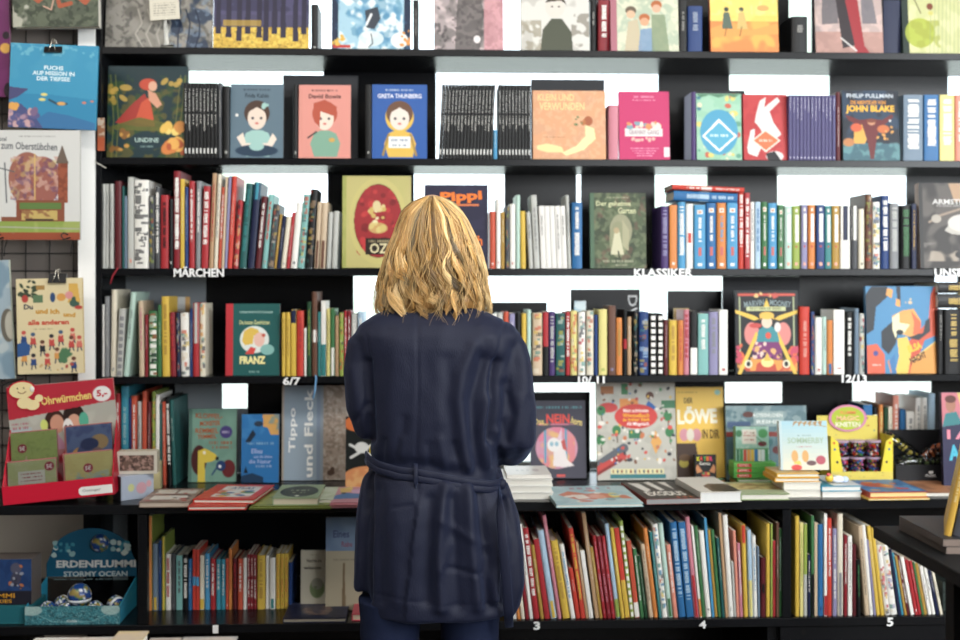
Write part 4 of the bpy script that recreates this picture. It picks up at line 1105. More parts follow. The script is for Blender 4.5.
def f(c):
    c.R(0, 0, .5, 1, '9aacbc'); c.R(.47, 0, .52, 1, '8698b0'); c.R(0, 0, .025, 1, 'b8aa98'); c.R(.52, 0, 1, 1, 'b3a091'); c.N(26, '8e7c6e', .7, .5, (.56, 0, 1, 1), 3); c.N(34, 'd0c4b8', .6, .6, (.56, 0, 1, 1), 8); c.R(.52, 0, .56, 1, '93a0ac')
    c.T('Tippo', .15, .47, .47, .115, 'ecece8', pi/2); c.T('und Fleck', .36, .5, .93, .115, 'ecece8', pi/2); c.E(.66, .92, .05, .03, '5c4438'); c.E(.68, .89, .03, .03, '5c4438')
def tipp(w, h):
    c = Cv(w, h, '8496a8'); f(c); t = []
    for s, cx, cy, wd, hh, col, rot, b in c.txt: t.append((s, cx, cy, wd*h/w, hh*w/h, col, rot, b))
    c.txt = t; return c
cface(281.5, 356, 386.5, 480, tipp, 'large grey-blue book with its pale title printed sideways', spine='b8aa98', lean=4)
def f(c):
    c.E(.35, .1, .4, .12, 'd86a20'); c.E(.4, .1, .22, .05, 'e8c020'); c.L([(.1, .4), (.6, .56)], .04, 'd8d8d4'); c.L([(.6, .4), (.12, .58)], .04, 'd8d8d4'); c.E(.36, .44, .16, .08, 'd8d8d4'); c.T('INSEL', .74, .47, .4, .1, 'e0c020'); c.W(.8, .36, .4, .05, 'c8a820'); c.E(.5, .9, .6, .2, 'd8884c'); c.N(8, 'e8b870', .6, .5, (0, .75, 1, 1), 4)
cface(345.5, 390, 417.5, 487, K('1c2020', f), 'black cover with crossed bones and orange art beside the jacket', spine='101414', lean=4, thick=.012)
def f(c):
    c.W(.35, .09, .5, .035, '4f9aa0'); c.W(.78, .09, .3, .035, '4f9aa0', .8, 9); c.T('NEIN', .5, .235, .42, .12, 'd84a40', 0, .025); c.T('Das', .16, .27, .16, .07, 'd8c070', .1); c.T('horn', .84, .27, .2, .09, 'd8c070', -.25)
    c.E(.47, .61, .38, .27, 'c98aa0'); 
    c.N(6, 'e0b060', .85, .45, (.14, .3, .8, .92), 3); c.N(7, 'd87088', .8, .5, (.14, .3, .8, .92), 5)
    for x in (.24, .62): c.R(x, .35, x+.04, .8, '4f9ab8', .9)
    m = (((c.X-.47)/.38)**2+((c.Y-.61)/.27)**2 > 1).astype(float)*(c.Y > .32); c.mix(m*((c.X > .08)&(c.X < .86)), '413f4e')
    c.P([(.44, .52), (.58, .5), (.66, .76), (.78, .84), (.6, .86), (.4, .84), (.42, .66)], 'e2d6d4'); c.E(.42, .57, .12, .09, 'e2dcd8'); c.E(.38, .56, .035, .03, '8ab0c0'); c.E(.47, .56, .035, .03, '8ab0c0'); c.P([(.48, .5), (.56, .36), (.56, .5)], 'd8b8c8'); c.P([(.55, .52), (.62, .5), (.66, .66), (.58, .62)], 'c04a44'); c.R(.47, .95, .62, .98, 'd84a40')
cface(531, 586.5, 402.5, 480, K('413f4e', f), 'dark violet cover with a white unicorn in a pastel circle', spine='2c2a38', lean=8)
stand(532, 590, 392.5, 4.04, ZE, 'black board behind the unicorn cover')
def f(c):
    c.N(8, 'a8a498', .5, .5, seed=2)
    c.L([(0, .86), (.34, .68)], .09, '5c6068'); c.L([(0, .9), (.33, .76)], .07, 'c83c34'); c.L([(0, .94), (.3, .8)], .03, '8a2420'); c.R(.3, .18, .53, .29, 'e08a30'); c.R(.06, .05, .22, .13, 'a86428'); c.R(.32, .03, .4, .14, '2c7a44'); c.E(.15, .27, .12, .05, 'c83430')
    for x, y in ((.05, .6), (.25, .5), (.9, .36), (.92, .52), (.06, .3)): c.L([(x, y), (x+.01, y+.12)], .01, '4a3828'); c.E(x, y, .055, .05, '2f7a44')
    c.R(.82, .2, 1, .28, '3c7a50'); c.P([(.6, .28), (.66, .2), (.78, .28), (.7, .3)], '2860a8'); c.E(.68, .15, .05, .04, '5c3424'); c.R(.4, .5, .55, .58, '2f7450'); c.P([(.68, .62), (.74, .5), (.82, .62), (.74, .74)], 'e0a040')
    c.S(90, (.02, .02, .98, .86), .012, ['c03c34', '2c2c30', 'e2dcd0', '2f6ab0', 'e0b030', '7a4a30', '3c8a50', 'e2dcd0'], 14); c.S(30, (.02, .4, .98, .86), .017, ['e2dcd0', 'c8703c', '3c3c44', 'd8483c'], 15)
    c.R(.17, .885, .46, .95, 'e0d69c'); c.R(.5, .885, .84, .95, 'e0d69c'); c.R(.16, .945, .86, .985, '2c7a80')
    for i in range(12): c.R(.19+.055*i, .9, .21+.055*i, .93, ['8a3430', '44586c'][i % 2])
    c.E(.5, .36, .27, .125, 'd03028'); c.T('Mein schönstes', .5, .3, .32, .035, 'f0dcd0'); c.T('Wimmelbuch', .5, .35, .34, .04, 'e8b02c'); c.T('zu meiner Stadt', .5, .39, .34, .035, 'e8b02c'); c.T('Ali Mitgutsch', .52, .44, .28, .045, 'f2e6e0')
cface(597.5, 677, 382.8, 482, K('bdb9ad', f), 'large pale board book of busy street scenes with a red oval', spine='d0c8b0', lean=7, hard=False, page='e0dccf')
def f(c):
    c.W(.25, .06, .4, .02, 'b89020', .7); c.T('DER', .26, .15, .18, .06, '3c3020'); c.T('LÖWE', .44, .31, .84, .2, 'ece4cc', .03, .05); c.T('IN DIR', .72, .52, .36, .1, '4a3418'); c.E(.88, .06, .06, .03, '8ac0b0')
    for x in (.16, .42): c.E(x, .53, .1, .07, 'd8909c')
    c.E(.29, .53, .08, .07, 'e2d8c4'); c.P([(0, .62), (.4, .62), (.5, 1), (0, 1)], '4a3428'); c.E(.14, .84, .1, .05, 'c0b030'); c.E(.16, .78, .12, .04, '6a4c30')
cface(677.5, 725, 388.5, 480, K('f0c030', f), 'tall yellow cover with chunky white title and pink ears', spine='b88c1c', lean=6)
def f(c):
    c.N(7, '6a8890', .6, .4, seed=3); c.N(12, 'a8b8b4', .5, .5, (0, 0, 1, .5), 5); c.E(.28, .12, .07, .04, '5c3028'); c.R(.35, .08, .72, .28, '9cb0ac', .8); c.T('ROTKEHLCHEN', .52, .13, .36, .05, 'd8dcd8'); c.T('REIHE', .52, .22, .28, .05, 'd8dcd8'); c.R(0, .36, 1, .42, '8a3830'); c.S(26, (0, .45, 1, .95), .04, ['2c5a44', '6a3434', '3f6c70', '8fa098'], 6); c.R(.02, .22, .3, .3, '40587c')
cface(727, 808, 407, 482, K('54747c', f), 'large glossy green-grey activity set behind the pencil box', spine='3c5a60', lean=5, thick=.02, cat='box')
def f(c):
    c.N(9, 'b8ccc0', .6, .5, seed=2); c.R(.2, .08, .62, .5, 'd8d2c4'); c.S(8, (.25, .14, .58, .2), .015, ['b85a50', '8a7a60'], 4); c.T('ROTKEHLCHEN', .42, .26, .36, .05, 'a86858'); c.W(.42, .38, .3, .04, 'a86858'); c.E(.1, .2, .1, .1, '3c7a50'); c.E(.82, .2, .14, .13, '4a9458'); c.E(.8, .5, .13, .07, '6a2430'); c.L([(.62, .3), (.86, .5)], .02, '3c7a50')
    for i, k in enumerate(('2f6a4c', '3c8a50', 'c8442c', 'e0902c', 'ddb428', '2f74b0', 'dcdcd4', 'd0dcdc', '3c8a50')): c.R(.02+.108*i, .66, .11+.108*i, 1, k)
    c.R(0, .62, 1, .66, '5c9468')
e = cface(738, 771.5, 427.5, 488, K('8ab8a4', f), 'pencil box with a row of coloured pencils under clear film', spine='5a9470', lean=3, thick=.03, cat='box', name='pencil_box', height=.108)
# green boxed stack under it
def pz(py, Y, px=480): return ZZ(py, Y, px)
for i, (lab) in enumerate(('lowest', 'middle', 'uppermost')):
    Yk = 3.775; X0, X1 = XX(734, Yk), XX(776, Yk); th = .0155
    e = empty('boxed_game', ((X0+X1)/2, Yk, ZE+.0245+i*(th+.0006)), f'flat green box with a red label, {lab} of the three under the pencil box', 'box', 'green boxes in a stack')
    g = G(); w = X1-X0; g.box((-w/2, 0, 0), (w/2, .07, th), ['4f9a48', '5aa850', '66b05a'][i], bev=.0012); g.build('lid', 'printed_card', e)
    g = G(); g.box((-w/2+.01, -.0006, .002), (-w/2+.055, 0, th-.003), 'c03a34'); g.text('SPIEL', (-w/2+.0325, th/2), .034, .006, 'f0dcd8', 0, 0, lambda x, y, o: (x, -.0006-o, y)); g.build('label', 'printed_card', e)
for o in list(C.objects):
    if o.name.startswith('pencil_box'): o.location.y = 3.80; o.location.z = ZE+.0245+3*.0162
# face-out dark book at right and the slim game box in front of the yellow book
def f(c):
    c.P([(0, 0), (1, 0), (1, .3), (0, .36)], 'c8707c'); c.P([(.28, 0), (1, 0), (1, .28), (.4, .3)], 'cdb658'); c.E(.16, .13, .09, .08, 'a87058'); c.E(.16, .07, .1, .04, '5c2c24'); c.P([(0, .36), (.06, .22), (.26, .2), (.36, .34)], '2c7a80'); c.P([(0, .36), (1, .28), (1, 1), (0, 1)], '2c2a4c')
    c.T('I AM', .4, .44, .64, .1, 'd08090', 0, .04); c.T('A TREE', .5, .62, .8, .16, '48a8c0', .06, .05)
cface(944, 1000, 393.5, 492, K('2c2a4c', f), 'dark blue cover with pink lettering and a portrait at the right edge', spine='1c1a34', lean=4)
e = empty('game_box', (at(706, 486, 3.86).x, 3.86, ZE+.0005), 'small black card game box with a cat-eared face, before the yellow cover', 'box', rot=(-.1, 0, 0))
w, h = .068, .085; c = Cv(w, h, '191a1c'); c.P([(.04, .5), (.12, .35), (.34, .62), (.08, .7)], 'd88a4c'); c.P([(.96, .5), (.88, .35), (.66, .62), (.92, .7)], 'd88a4c'); c.E(.5, .74, .2, .1, 'd03c34'); c.E(.4, .7, .06, .05, '4a9c50'); c.E(.62, .7, .06, .05, 'e0c030')
c.T('K', .16, .16, .14, .16, 'd8d020', 0, .05); c.T('A', .3, .14, .14, .16, 'd84a3c', 0, .05); c.T('T', .46, .15, .14, .16, '4aa050', 0, .05); c.T('E', .6, .15, .13, .16, 'e0782c', 0, .05); c.T('R', .76, .15, .14, .16, 'd83c6c', 0, .05); c.T('Karma', .46, .33, .5, .11, 'd8d4cc')
g = G(); g.box((-w/2, .0006, 0), (w/2, .022, h), '191a1c', bev=.001); c.put(g, lambda x, y, o: (x-w/2, -o, y)); g.build('box', 'printed_card', e)
g = G(); g.box((-.066, -.03, 0), (.05, -.002, .006), 'b87a3c'); g.box((-.005, -.034, .0061), (.05, -.004, .012), '2c2a28'); g.box((-.003, -.0341, .008), (.02, -.034, .011), 'd8743c'); g.box((.022, -.0341, .008), (.045, -.034, .011), '4a9454'); g.build('tray', 'printed_card', e)

# ================================================================ books lying on the counter
def cflat(p0, p1, ynear, z, l, th, paint, label, rot=0, **k):
    """p0,p1: near edge pixels; ynear: pixel row of the near lower edge"""
    Y = (EYE-z)/((ynear-HY)/FPX); X0, X1 = XX(p0, Y), XX(p1, Y)
    return flat_book((X0+X1)/2, Y+l/2, z, X1-X0, l, th, paint, label, rot, **k)
def f1(c): c.N(7, '7a5a50', .7, .45, seed=2); c.R(.1, .1, .5, .4, 'd8d4c8'); c.R(.55, .12, .92, .4, 'cfc9bf'); c.R(.15, .55, .85, .85, 'd6d2ca'); c.S(20, (.05, .1, .95, .95), .03, ['a83c34', '4c4c54', 'd8c8b0'], 4)
cflat(139, 190, 505.5, ZE, .22, .016, K('a08a7c', f1), 'patterned brown and white book lying beside the CD boxes', spine='7c6c60', page='b8aa9c')
def f2(c): c.R(0, 0, 1, 1, 'c83c2c'); c.R(.22, .12, .86, .85, 'd8d8d2'); c.T('ATLAS', .55, .26, .4, .16, '4a6c8c'); c.S(14, (.3, .45, .8, .8), .04, ['3c6a9c', 'c8443c', '5c8a54', 'e0b040'], 5); c.N(8, 'd87050', .5, .6, seed=4)
b1 = cflat(188, 246, 508.5, ZE, .25, .011, K('b8362a', f2), 'red-edged hardcover lying lowest beneath the red framed book', spine='b83a30')
cflat(197, 259, 505.5-3.4, ZE+.012, .25, .012, K('c83c2c', f2), 'red framed picture book lying on another red book', spine='b83428', rot=-6)
def f3(c): c.E(.5, .52, .42, .42, '26302a'); c.E(.5, .52, .36, .34, '2f3b30'); c.W(.5, .45, .4, .08, 'a8b090'); c.W(.5, .62, .3, .06, 'a8b090', .8, 6); c.E(.5, .85, .05, .06, 'd0d4c0')
cflat(249, 331, 508, ZE, .27, .004, K('8a9444', lambda c: c.N(9, '5c6c2c', .7, .5)), 'olive patterned booklet lying lowest under the green book', spine='7a843c', hard=False, page='4a4c2c')
cflat(252, 329, 506, ZE+.0045, .26, .004, K('98a050', lambda c: c.N(9, '6c7a34', .7, .5)), 'olive patterned booklet lying directly beneath the green book', spine='8a9448', hard=False, page='4a4c2c')
cflat(272.5, 318.5, 504.3, ZE+.0092, .22, .021, K('8fa480', f3), 'green book with a dark oval title lying on olive booklets', spine='92a480', page='c9c0a8')
cflat(318.8, 333, 502, ZE+.0092, .22, .008, K('c3cdb8', None or (lambda c: c.N(6, 'a8b890', .5, .5))), 'pale green booklet lying between the oval and the pink books', spine='b0bc9c', hard=False)
def f4(c): c.P([(0, .6), (.4, .4), (1, .5), (1, .75), (0, .8)], '4a7cb0'); c.P([(.1, .1), (.5, .0), (.6, .3), (.2, .4)], 'd8b860'); c.E(.3, .42, .08, .05, '2c2c34'); c.P([(.5, .2), (1, .1), (1, .4), (.6, .45)], 'c8a0c4')
for i, lab in enumerate(('lower', 'upper')):
    cflat(329.5+i, 362, 507.2-2.6*i, ZE+i*.0085, .26, .008, K('c88a98', f4), f'pink and blue picture book, {lab} of two beside the jacket', spine='b87c88', hard=False, page='c8848c')
# white stack right of the woman
def fw(c): c.N(6, 'dcd8d0', .5, .5); c.W(.4, .5, .3, .1, 'a8a8a4'); c.E(.7, .5, .08, .14, 'b0a0a0', .6)
for i, (p0, p1, th) in enumerate(((497, 553.5, .0195), (498, 552.5, .018), (496, 553, .0185))):
    zb = ZE+(0, .0202, .0388)[i]; Yk = 3.565+.003*i; X0, X1 = XX(p0, Yk), XX(p1, Yk)
    flat_book((X0+X1)/2, Yk+.1, zb, X1-X0, .2, th, K('dedbd4', fw), 'white book, '+('lowest', 'middle', 'topmost')[i]+' of the stack beside the woman\'s elbow', spine='dedbd4', page='d6d2c8', group='white books in the stack by the elbow')
flat_book((XX(507, 3.6)+XX(551, 3.6))/2, 3.68, ZE+.0578, XX(551, 3.6)-XX(507, 3.6), .18, .009, K('e2dfd8', fw), 'thin white booklet resting on the white stack', spine='e2dfd8', hard=False, page='d8d4cc')
def ff(c):
    c.N(5, '8ab4bc', .6, .45, seed=2); c.P([(.1, .5), (.25, .3), (.45, .45), (.6, .4), (.9, .55), (.95, .75), (.6, .7), (.3, .8)], 'c8704c'); c.P([(.25, .5), (.4, .5), (.45, .7), (.3, .75)], 'e2d8cc'); c.E(.55, .62, .1, .12, 'd89070'); c.W(.55, .14, .5, .1, 'a0586c'); c.E(.76, .55, .06, .14, 'd8c85c'); c.S(12, (.05, .2, .95, .9), .04, ['e2dcd0', 'c85c3c', '6aa0a8'], 6)
cflat(554.5, 642, 508.6, ZE, .30, .010, K('a8c8cc', ff), 'pale blue picture book with a jumping fox, lying by the white stack', spine='9cb8bc', rot=2)
def fe(c): c.P([(.1, .05), (.3, .1), (.34, .5), (.2, .6)], 'd8d4cc'); c.P([(.42, .05), (.55, .0), (.6, .5), (.5, .55)], 'd8d4cc'); c.P([(.7, .05), (.85, .05), (.8, .5)], 'd8d4cc'); c.T('EXODUS', .5, .72, .72, .24, 'd8d4cc', 0, .04); c.W(.75, .92, .3, .08, 'c8503c')
cflat(641.5, 696.5, 505.8, ZE, .30, .015, K('1d1c1e', fe), 'black and white magazine with bold white letters lying on the counter', spine='8a3a30', hard=False, page='8c8c8c', rot=5)
def fo(c): c.P([(.3, .98), (.32, .6), (.55, .45), (1, .5), (1, .98)], '6a5c50'); c.N(7, '8c7c70', .6, .5, (.3, .5, 1, 1), 4); c.E(.72, .78, .3, .24, '4c443c')
cflat(697, 739, 504.5, ZE, .27, .030, K('d6d3cb', fo), 'thick white book with a brown photo on its cover', spine='d8d4cc', page='d8d8d6', rot=4)
cflat(741, 789.5, 502.5, ZE, .21, .018, K('a8b48c', lambda c: (c.R(0, .1, 1, .65, 'cdbb78'), c.N(9, '8a6c3c', .6, .55, (0, .1, 1, .65), 3))), 'green and sand coloured book lying flat before the green boxes', spine='90a074', page='dad6cc')
flat_book(XX(760, 3.8), 3.815, ZE+.0005, .16, .1, .0105, K('c8a860', lambda c: c.N(8, '8a6c3c', .6, .5)), 'sand coloured flat book under the green boxes', spine='b89850')
flat_book(XX(760, 3.8), 3.815, ZE+.0123, .158, .098, .0105, K('6aa858', lambda c: c.N(8, '8ab870', .5, .5)), 'green flat book directly beneath the three green boxes', spine='5a9850')
# sand/white stack carrying the beach cover
for i, (p0, p1, th, sp) in enumerate(((785, 822, .0225, 'dcd8ce'), (784, 821.5, .0215, 'dcd8ce'), (775, 820, .013, 'd0982c'), (777, 819.5, .0125, 'd8a83c'))):
    zb = ZE+(0, .0229, .0448, .0582)[i]; Yk = 3.565; X0, X1 = XX(p0, Yk), XX(p1, Yk)
    flat_book((X0+X1)/2, Yk+.065, zb, X1-X0, .13, th, K('dcb060' if i > 1 else 'dcd8ce', lambda c: c.N(6, 'e8dcb0', .5, .5)), ('white book lowest of the stack under the beach cover', 'white book second from the bottom of the stack under the beach cover', 'ochre-spined book second from the top under the beach cover', 'ochre-spined book topmost under the beach cover')[i], spine=sp, page='dedacf', group='books in the beach cover stack')
def fs(c):
    for i in range(12): c.R(0, i/12, 1, (i+1)/12, tuple(srgb('9cc4d0')*(1-i/12)+srgb('e0d4b8')*(i/12)))
    for i in range(6): c.P([(.35+.1*i, 0), (.4+.1*i, 0), (.28+.12*i, .12), (.3+.1*i, .04)], 'a8824c')
    c.L([(.3, .02), (.98, .12)], .012, 'a8824c'); c.T('SOMMERBY', .54, .4, .76, .12, '9cb098'); c.W(.52, .3, .3, .02, '8aa098'); c.W(.5, .53, .3, .02, 'c09090'); c.E(.3, .72, .07, .12, 'd8a050'); c.E(.52, .72, .07, .12, 'd8a050'); c.P([(.24, .86), (.4, .8), (.44, .9)], 'e8c83c'); c.E(.33, .95, .11, .06, 'd0382c'); c.E(.84, .8, .1, .09, 'b84858'); c.E(.64, .86, .1, .05, '6a4a4c'); c.R(0, 0, .05, 1, 'b8ccd0')
face_book(781, 829, 423, 3.60, ZE+.0712, K('a8c8d0', fs), 'pale blue beach cover standing on a stack of white books', 'd8dcd8', thick=.022, lean=9, page='e0dcd0')
for i in range(2):
    zb = ZE+i*.0172; p0, p1 = ((821.5, 862), (820.5, 861.5))[i]; Yk = 3.56; X0, X1 = XX(p0+1, Yk), XX(p1, Yk)
    flat_book((X0+X1)/2, Yk+.1, zb, X1-X0, .2, .0165, K('d8dcdc', lambda c: (c.R(0, 0, .3, 1, '2c8aa8'), c.S(6, (.4, .3, .8, .8), .06, ['d0d8e0', 'a8b8d0', 'd8c050'], 3))), ('white book lying under the blue-spined one', 'white book with a blue spine lying beside the toy display')[i], spine=('dad8d2', '2c8aa8')[i], page='dedcd6', group='white books by the toy display')
def fb(c): c.N(7, '2c5c8c', .6, .5, seed=2); c.E(.35, .4, .2, .22, 'b8482c'); c.E(.55, .55, .12, .16, 'c8703c'); c.S(16, (.1, .1, .95, .9), .05, ['c8502c', '3c7cb8', 'd8a040', '5c9cc8'], 4); c.R(.6, .7, .8, .82, 'c03a30')
cflat(867, 929, 503.5, ZE, .225, .0035, K('d8a83c', lambda c: None), 'thin yellow book lying lowest under the bright blue picture book', spine='d8b03c', hard=False, rot=2)
cflat(868, 927, 501, ZE+.004, .22, .017, K('3f7cb4', fb), 'bright blue picture book with orange shapes lying at the right end', spine='a8402c', rot=2, page='d8c48c')
flat_book(XX(937, 3.6), 3.72, ZE, .17, .30, .008, K('b87c50', lambda c: c.N(9, '7a4c34', .6, .5)), 'brown picture book lying partly under the black toy box', spine='d8d4cc')

# ================================================================ shop displays on the counter
def rel(e): return lambda *a: None
def cardbox(e, w, d, h, hf, col, incol, cut=None, name='tray', t=.0025):
    """open display tray: front height hf, back height h, slanting sides"""
    g = G(); g.box((-w/2, 0, 0), (w/2, d, t), incol); g.box((-w/2, 0, t), (w/2, t, hf), col); g.box((-w/2, d-t, t), (w/2, d, h), col)
    for x in (-w/2, w/2-t): g.prism([(t, t), (d-t, t), (d-t, h), (t, hf)], 'x', x, x+t, col)
    return g.build(name, 'printed_card', e)
# --- red audio CD display
Yr = 3.53; X0, X1 = XX(4, Yr), XX(114, Yr); w = X1-X0
e = empty('cd_display', ((X0+X1)/2, Yr, ZE+.0008+w/2*sin(R(5))), 'red cardboard counter display for audio CDs with a smiling yellow worm', 'display', rot=(0, R(-5), R(3))); e.location.z += .0
hf = .052; D = .13
g = G(); t = .003; g.box((-w/2, 0, 0), (w/2, D, t), 'a8142c'); g.box((-w/2, 0, t), (w/2, t, hf), 'b4162f')
for x in (-w/2, w/2-t): g.prism([(t, t), (D-t, t), (D-t, .20), (t, hf)], 'x', x, x+t, 'b4162f')
g.prism([(w/2-.098, .012), (w/2-.092, .006), (w/2-.004, .006), (w/2-.004, .03), (w/2-.09, .03), (w/2-.098, .024)], 'y', -.0008, 0, 'd8d6d2'); g.text('Oetinger', (w/2-.062, .018), .05, .01, '5c5c60', 0, 0, lambda x, y, o: (x, -.0008-o, y))
g.build('tray', 'printed_card', e)
g = G(); hb = .325; g.box((-w/2, D-t, t), (w/2, D, hb), 'b4162f')
def fr(c):
    c.R(0, 0, 1, .6, 'a8a79c'); c.N(6, 'b8b6aa', .6, .5, seed=2); c.R(0, .38, .2, .5, '9ab0b4', .8); c.W(.1, .34, .16, .02, 'a85868'); c.W(.1, .38, .14, .02, 'a85868', .8, 5); c.W(.1, .46, .2, .05, '4f9cb0', .9, 7)
    c.E(.42, .34, .09, .1, '3a2018'); c.E(.44, .37, .065, .085, 'c88c70'); c.P([(.22, .6), (.3, .48), (.44, .46), (.52, .6)], 'c088a0'); c.E(.32, .37, .035, .05, 'c3cf5c'); c.E(.6, .32, .1, .12, '2c1a16'); c.E(.6, .38, .065, .085, 'd0987c'); c.E(.69, .36, .045, .075, '48a88c'); c.P([(.56, .6), (.66, .5), (.84, .48), (.92, .6)], 'b83450'); c.E(.54, .42, .05, .09, 'e0dcd8'); c.E(.52, .4, .012, .012, '222226'); c.E(.56, .4, .012, .012, '222226')
    c.P([(0, .0), (1, .0), (1, .2), (0, .3)], 'b4162f'); c.T('Ohrwürmchen', .545, .145, .47, .075, 'd8c070', .045, .03); c.E(.88, .135, .085, .07, 'e0dedc'); c.T('5,-', .88, .135, .1, .07, 'b4162f', 0, .04)
c = Cv(w, hb-.0, 'b4162f'); fr(c); c.put(g, lambda x, y, o: (x-w/2, D-t-o, y)); g.build('header_board', 'printed_card', e)
g = G(); cc = [(.045, hb-.012, .036, .024), (.05, hb-.05, .022, .017), (.072, hb-.058, .02, .015), (.092, hb-.04, .012, .011)]
for k, (x, z, rx, rz) in enumerate(cc):
    for o, m, col in ((0, 1.14, 'b4162f'), (.0006, 1.0, 'd8c898')):
        g.prism([(x-w/2+rx*m*cos(q), z+rz*m*sin(q)) for q in [2*pi*i/20 for i in range(20)]], 'y', D-t-.004-o-k*.0001, D-t-.0035, col)
x = .045-w/2; z = hb-.012; g.tube([(x-.012+.024*i/6, D-t-.0052, z-.004-.006*sin(pi*i/6)) for i in range(7)], .001, '7a3c2c', sides=5)
for s in (-.012, .006): g.ball((x+s, D-t-.0052, z+.006), (.002, .001, .0025), '3c2420', seg=8, rings=5)
g.ball((x+.03, D-t-.006, z+.001), (.007, .003, .008), 'd8d8d0', seg=10, rings=6)
g.build('worm_emblem', 'printed_card', e); cdm = Matrix.LocRotScale(e.location, Euler(e.rotation_euler), None)
# CD packs inside
def cd(bg, fn, lab, x, y, z, w_=.125, n=4):
    p = cdm @ Vector((x, y, z)); e = empty('cd_pack', p, lab, 'cd', 'CD packs in the red display', rot=(R(-9), R(-5), R(3)))
    g = G(); c = Cv(w_, .11, bg); fn(c); g.box((-w_/2, .0003, 0), (w_/2, .009, .11), 'a87a74'); c.put(g, lambda x, y, o: (x-w_/2, -o, y)); g.build('case', 'printed_card', e)
    g = G()
    for k in range(2): g.box((-w_/2-.008, .0104+k*.0085, 0), (w_/2-.003, .0178+k*.0085, .114), 'a86c68')
    g.build('cases_behind', 'printed_card', e)
    g = G(); g.add([(-w_/2-.002, -.0022, 0), (w_/2+.002, -.0022, 0), (w_/2+.002, -.0022, .112), (-w_/2-.002, -.0022, .112), (-w_/2-.002, -.0030, 0), (w_/2+.002, -.0030, 0), (w_/2+.002, -.0030, .112), (-w_/2-.002, -.0030, .112)], [(0, 1, 2, 3), (4, 7, 6, 5), (0, 4, 5, 1), (3, 2, 6, 7), (0, 3, 7, 4), (1, 5, 6, 2)]); g.build('film', 'clear_film', e)
def price(c, x, y): c.E(x, y, .1, .115, 'a81c48'); c.T('5€', x, y, .12, .12, 'e8dce0', 0, .03)
def g1(c): c.N(5, 'aab868', .5, .5); c.N(14, '8a9a50', .5, .6, seed=3); price(c, .24, .42); c.E(.33, .84, .07, .09, 'd8a888'); c.P([(.27, .8), (.32, .6), (.36, .8)], 'd8b0a0'); c.W(.6, .5, .5, .02, '9aa868')
def g2(c): c.N(6, '4a5a94', .7, .45, seed=3); c.E(.3, .78, .2, .22, 'd89c50'); c.E(.36, .7, .14, .18, '4f5c90'); c.E(.72, .46, .2, .2, 'd0a058', .8); c.E(.5, .5, .2, .16, '2c3c70'); c.E(.66, .72, .12, .12, '8a6c70')
def g3(c): c.N(6, 'c3c49c', .6, .5); c.R(.2, .26, .76, .6, 'dad8d0'); [c.W(.48, .33+.09*i, .44, .03, 'a84858', .8, i) for i in range(3)]; price(c, .86, .18); c.S(12, (.05, .75, .6, .95), .06, ['c09050', '8a5c34', 'd8b888'], 4); c.R(.84, .6, .95, .76, '6a6c60')
def g4(c): c.N(6, 'd6cc88', .6, .5); c.N(9, 'a8bcb8', .7, .5, (.1, .5, .9, 1), 4); price(c, .48, .4); c.E(.3, .75, .12, .14, '9cb0b0'); c.E(.7, .75, .12, .14, 'a0b4b8')
cd('a3b464', g1, 'pale green CD pack in the upper left slot of the red display', -w/4-.004, .085, .082, .13)
cd('6478a8', g2, 'blue CD pack with an orange moon in the upper right slot', w/4+.0, .082, .086, .13)
cd('b9bf88', g3, 'green CD pack with a white text label in the lower left slot', -w/4-.002, .032, .004, .135)
cd('cfc07c', g4, 'yellow CD pack in the lower right slot of the red display', w/4+.004, .032, .012, .135)
# --- two small boxes beside it
Yk = 3.615; X0, X1 = XX(117, Yk), XX(158, Yk)
e = empty('gift_box', ((X0+X1)/2, Yk, ZE+.0005), 'white small box with pastel dots and a black end, lower of two', 'box', rot=(0, 0, R(38)))
w, d, h = .10, .055, .07; g = G(); g.box((-w/2, 0, 0), (w/2, d, h), 'b8c0cc', bev=.001); c = Cv(w, h, 'a8b4c8'); c.E(.3, .5, .1, .16, 'c8cc88'); c.E(.62, .55, .16, .24, 'd09ca8'); c.E(.85, .4, .08, .14, 'd8a0a8'); c.put(g, lambda x, y, o: (x-w/2, -o, y)); g.build('box', 'printed_card', e)
g = G(); g.box((-w/2-.0012, .001, .001), (-w/2, d-.001, h-.001), '26262a'); g.build('end_flap', 'printed_card', e)
e = empty('gift_box', ((X0+X1)/2-.005, Yk+.012, ZE+.0712+.0005), 'cream framed small box with a brown picture, stacked upper of two', 'box', rot=(0, 0, R(3)))
w, d, h = .116, .05, .066; g = G(); g.box((-w/2, 0, 0), (w/2, d, h), 'c3bba8', bev=.001); c = Cv(w, h, 'c9c3b4'); c.R(.07, .16, .93, .86, '6c5448'); c.N(7, 'b08c80', .8, .45, (.07, .16, .93, .86), 4); c.N(12, '3c2c28', .7, .55, (.07, .16, .93, .86), 6); c.put(g, lambda x, y, o: (x-w/2, -o, y)); g.build('box', 'printed_card', e)
e = empty('gift_box', (XX(150, 3.78), 3.78, ZE+.0005), 'yellowish small box half hidden behind the white dotted one', 'box')
g = G(); g.box((-.03, 0, 0), (.03, .03, .085), 'c3b88c', bev=.001); g.build('box', 'printed_card', e)

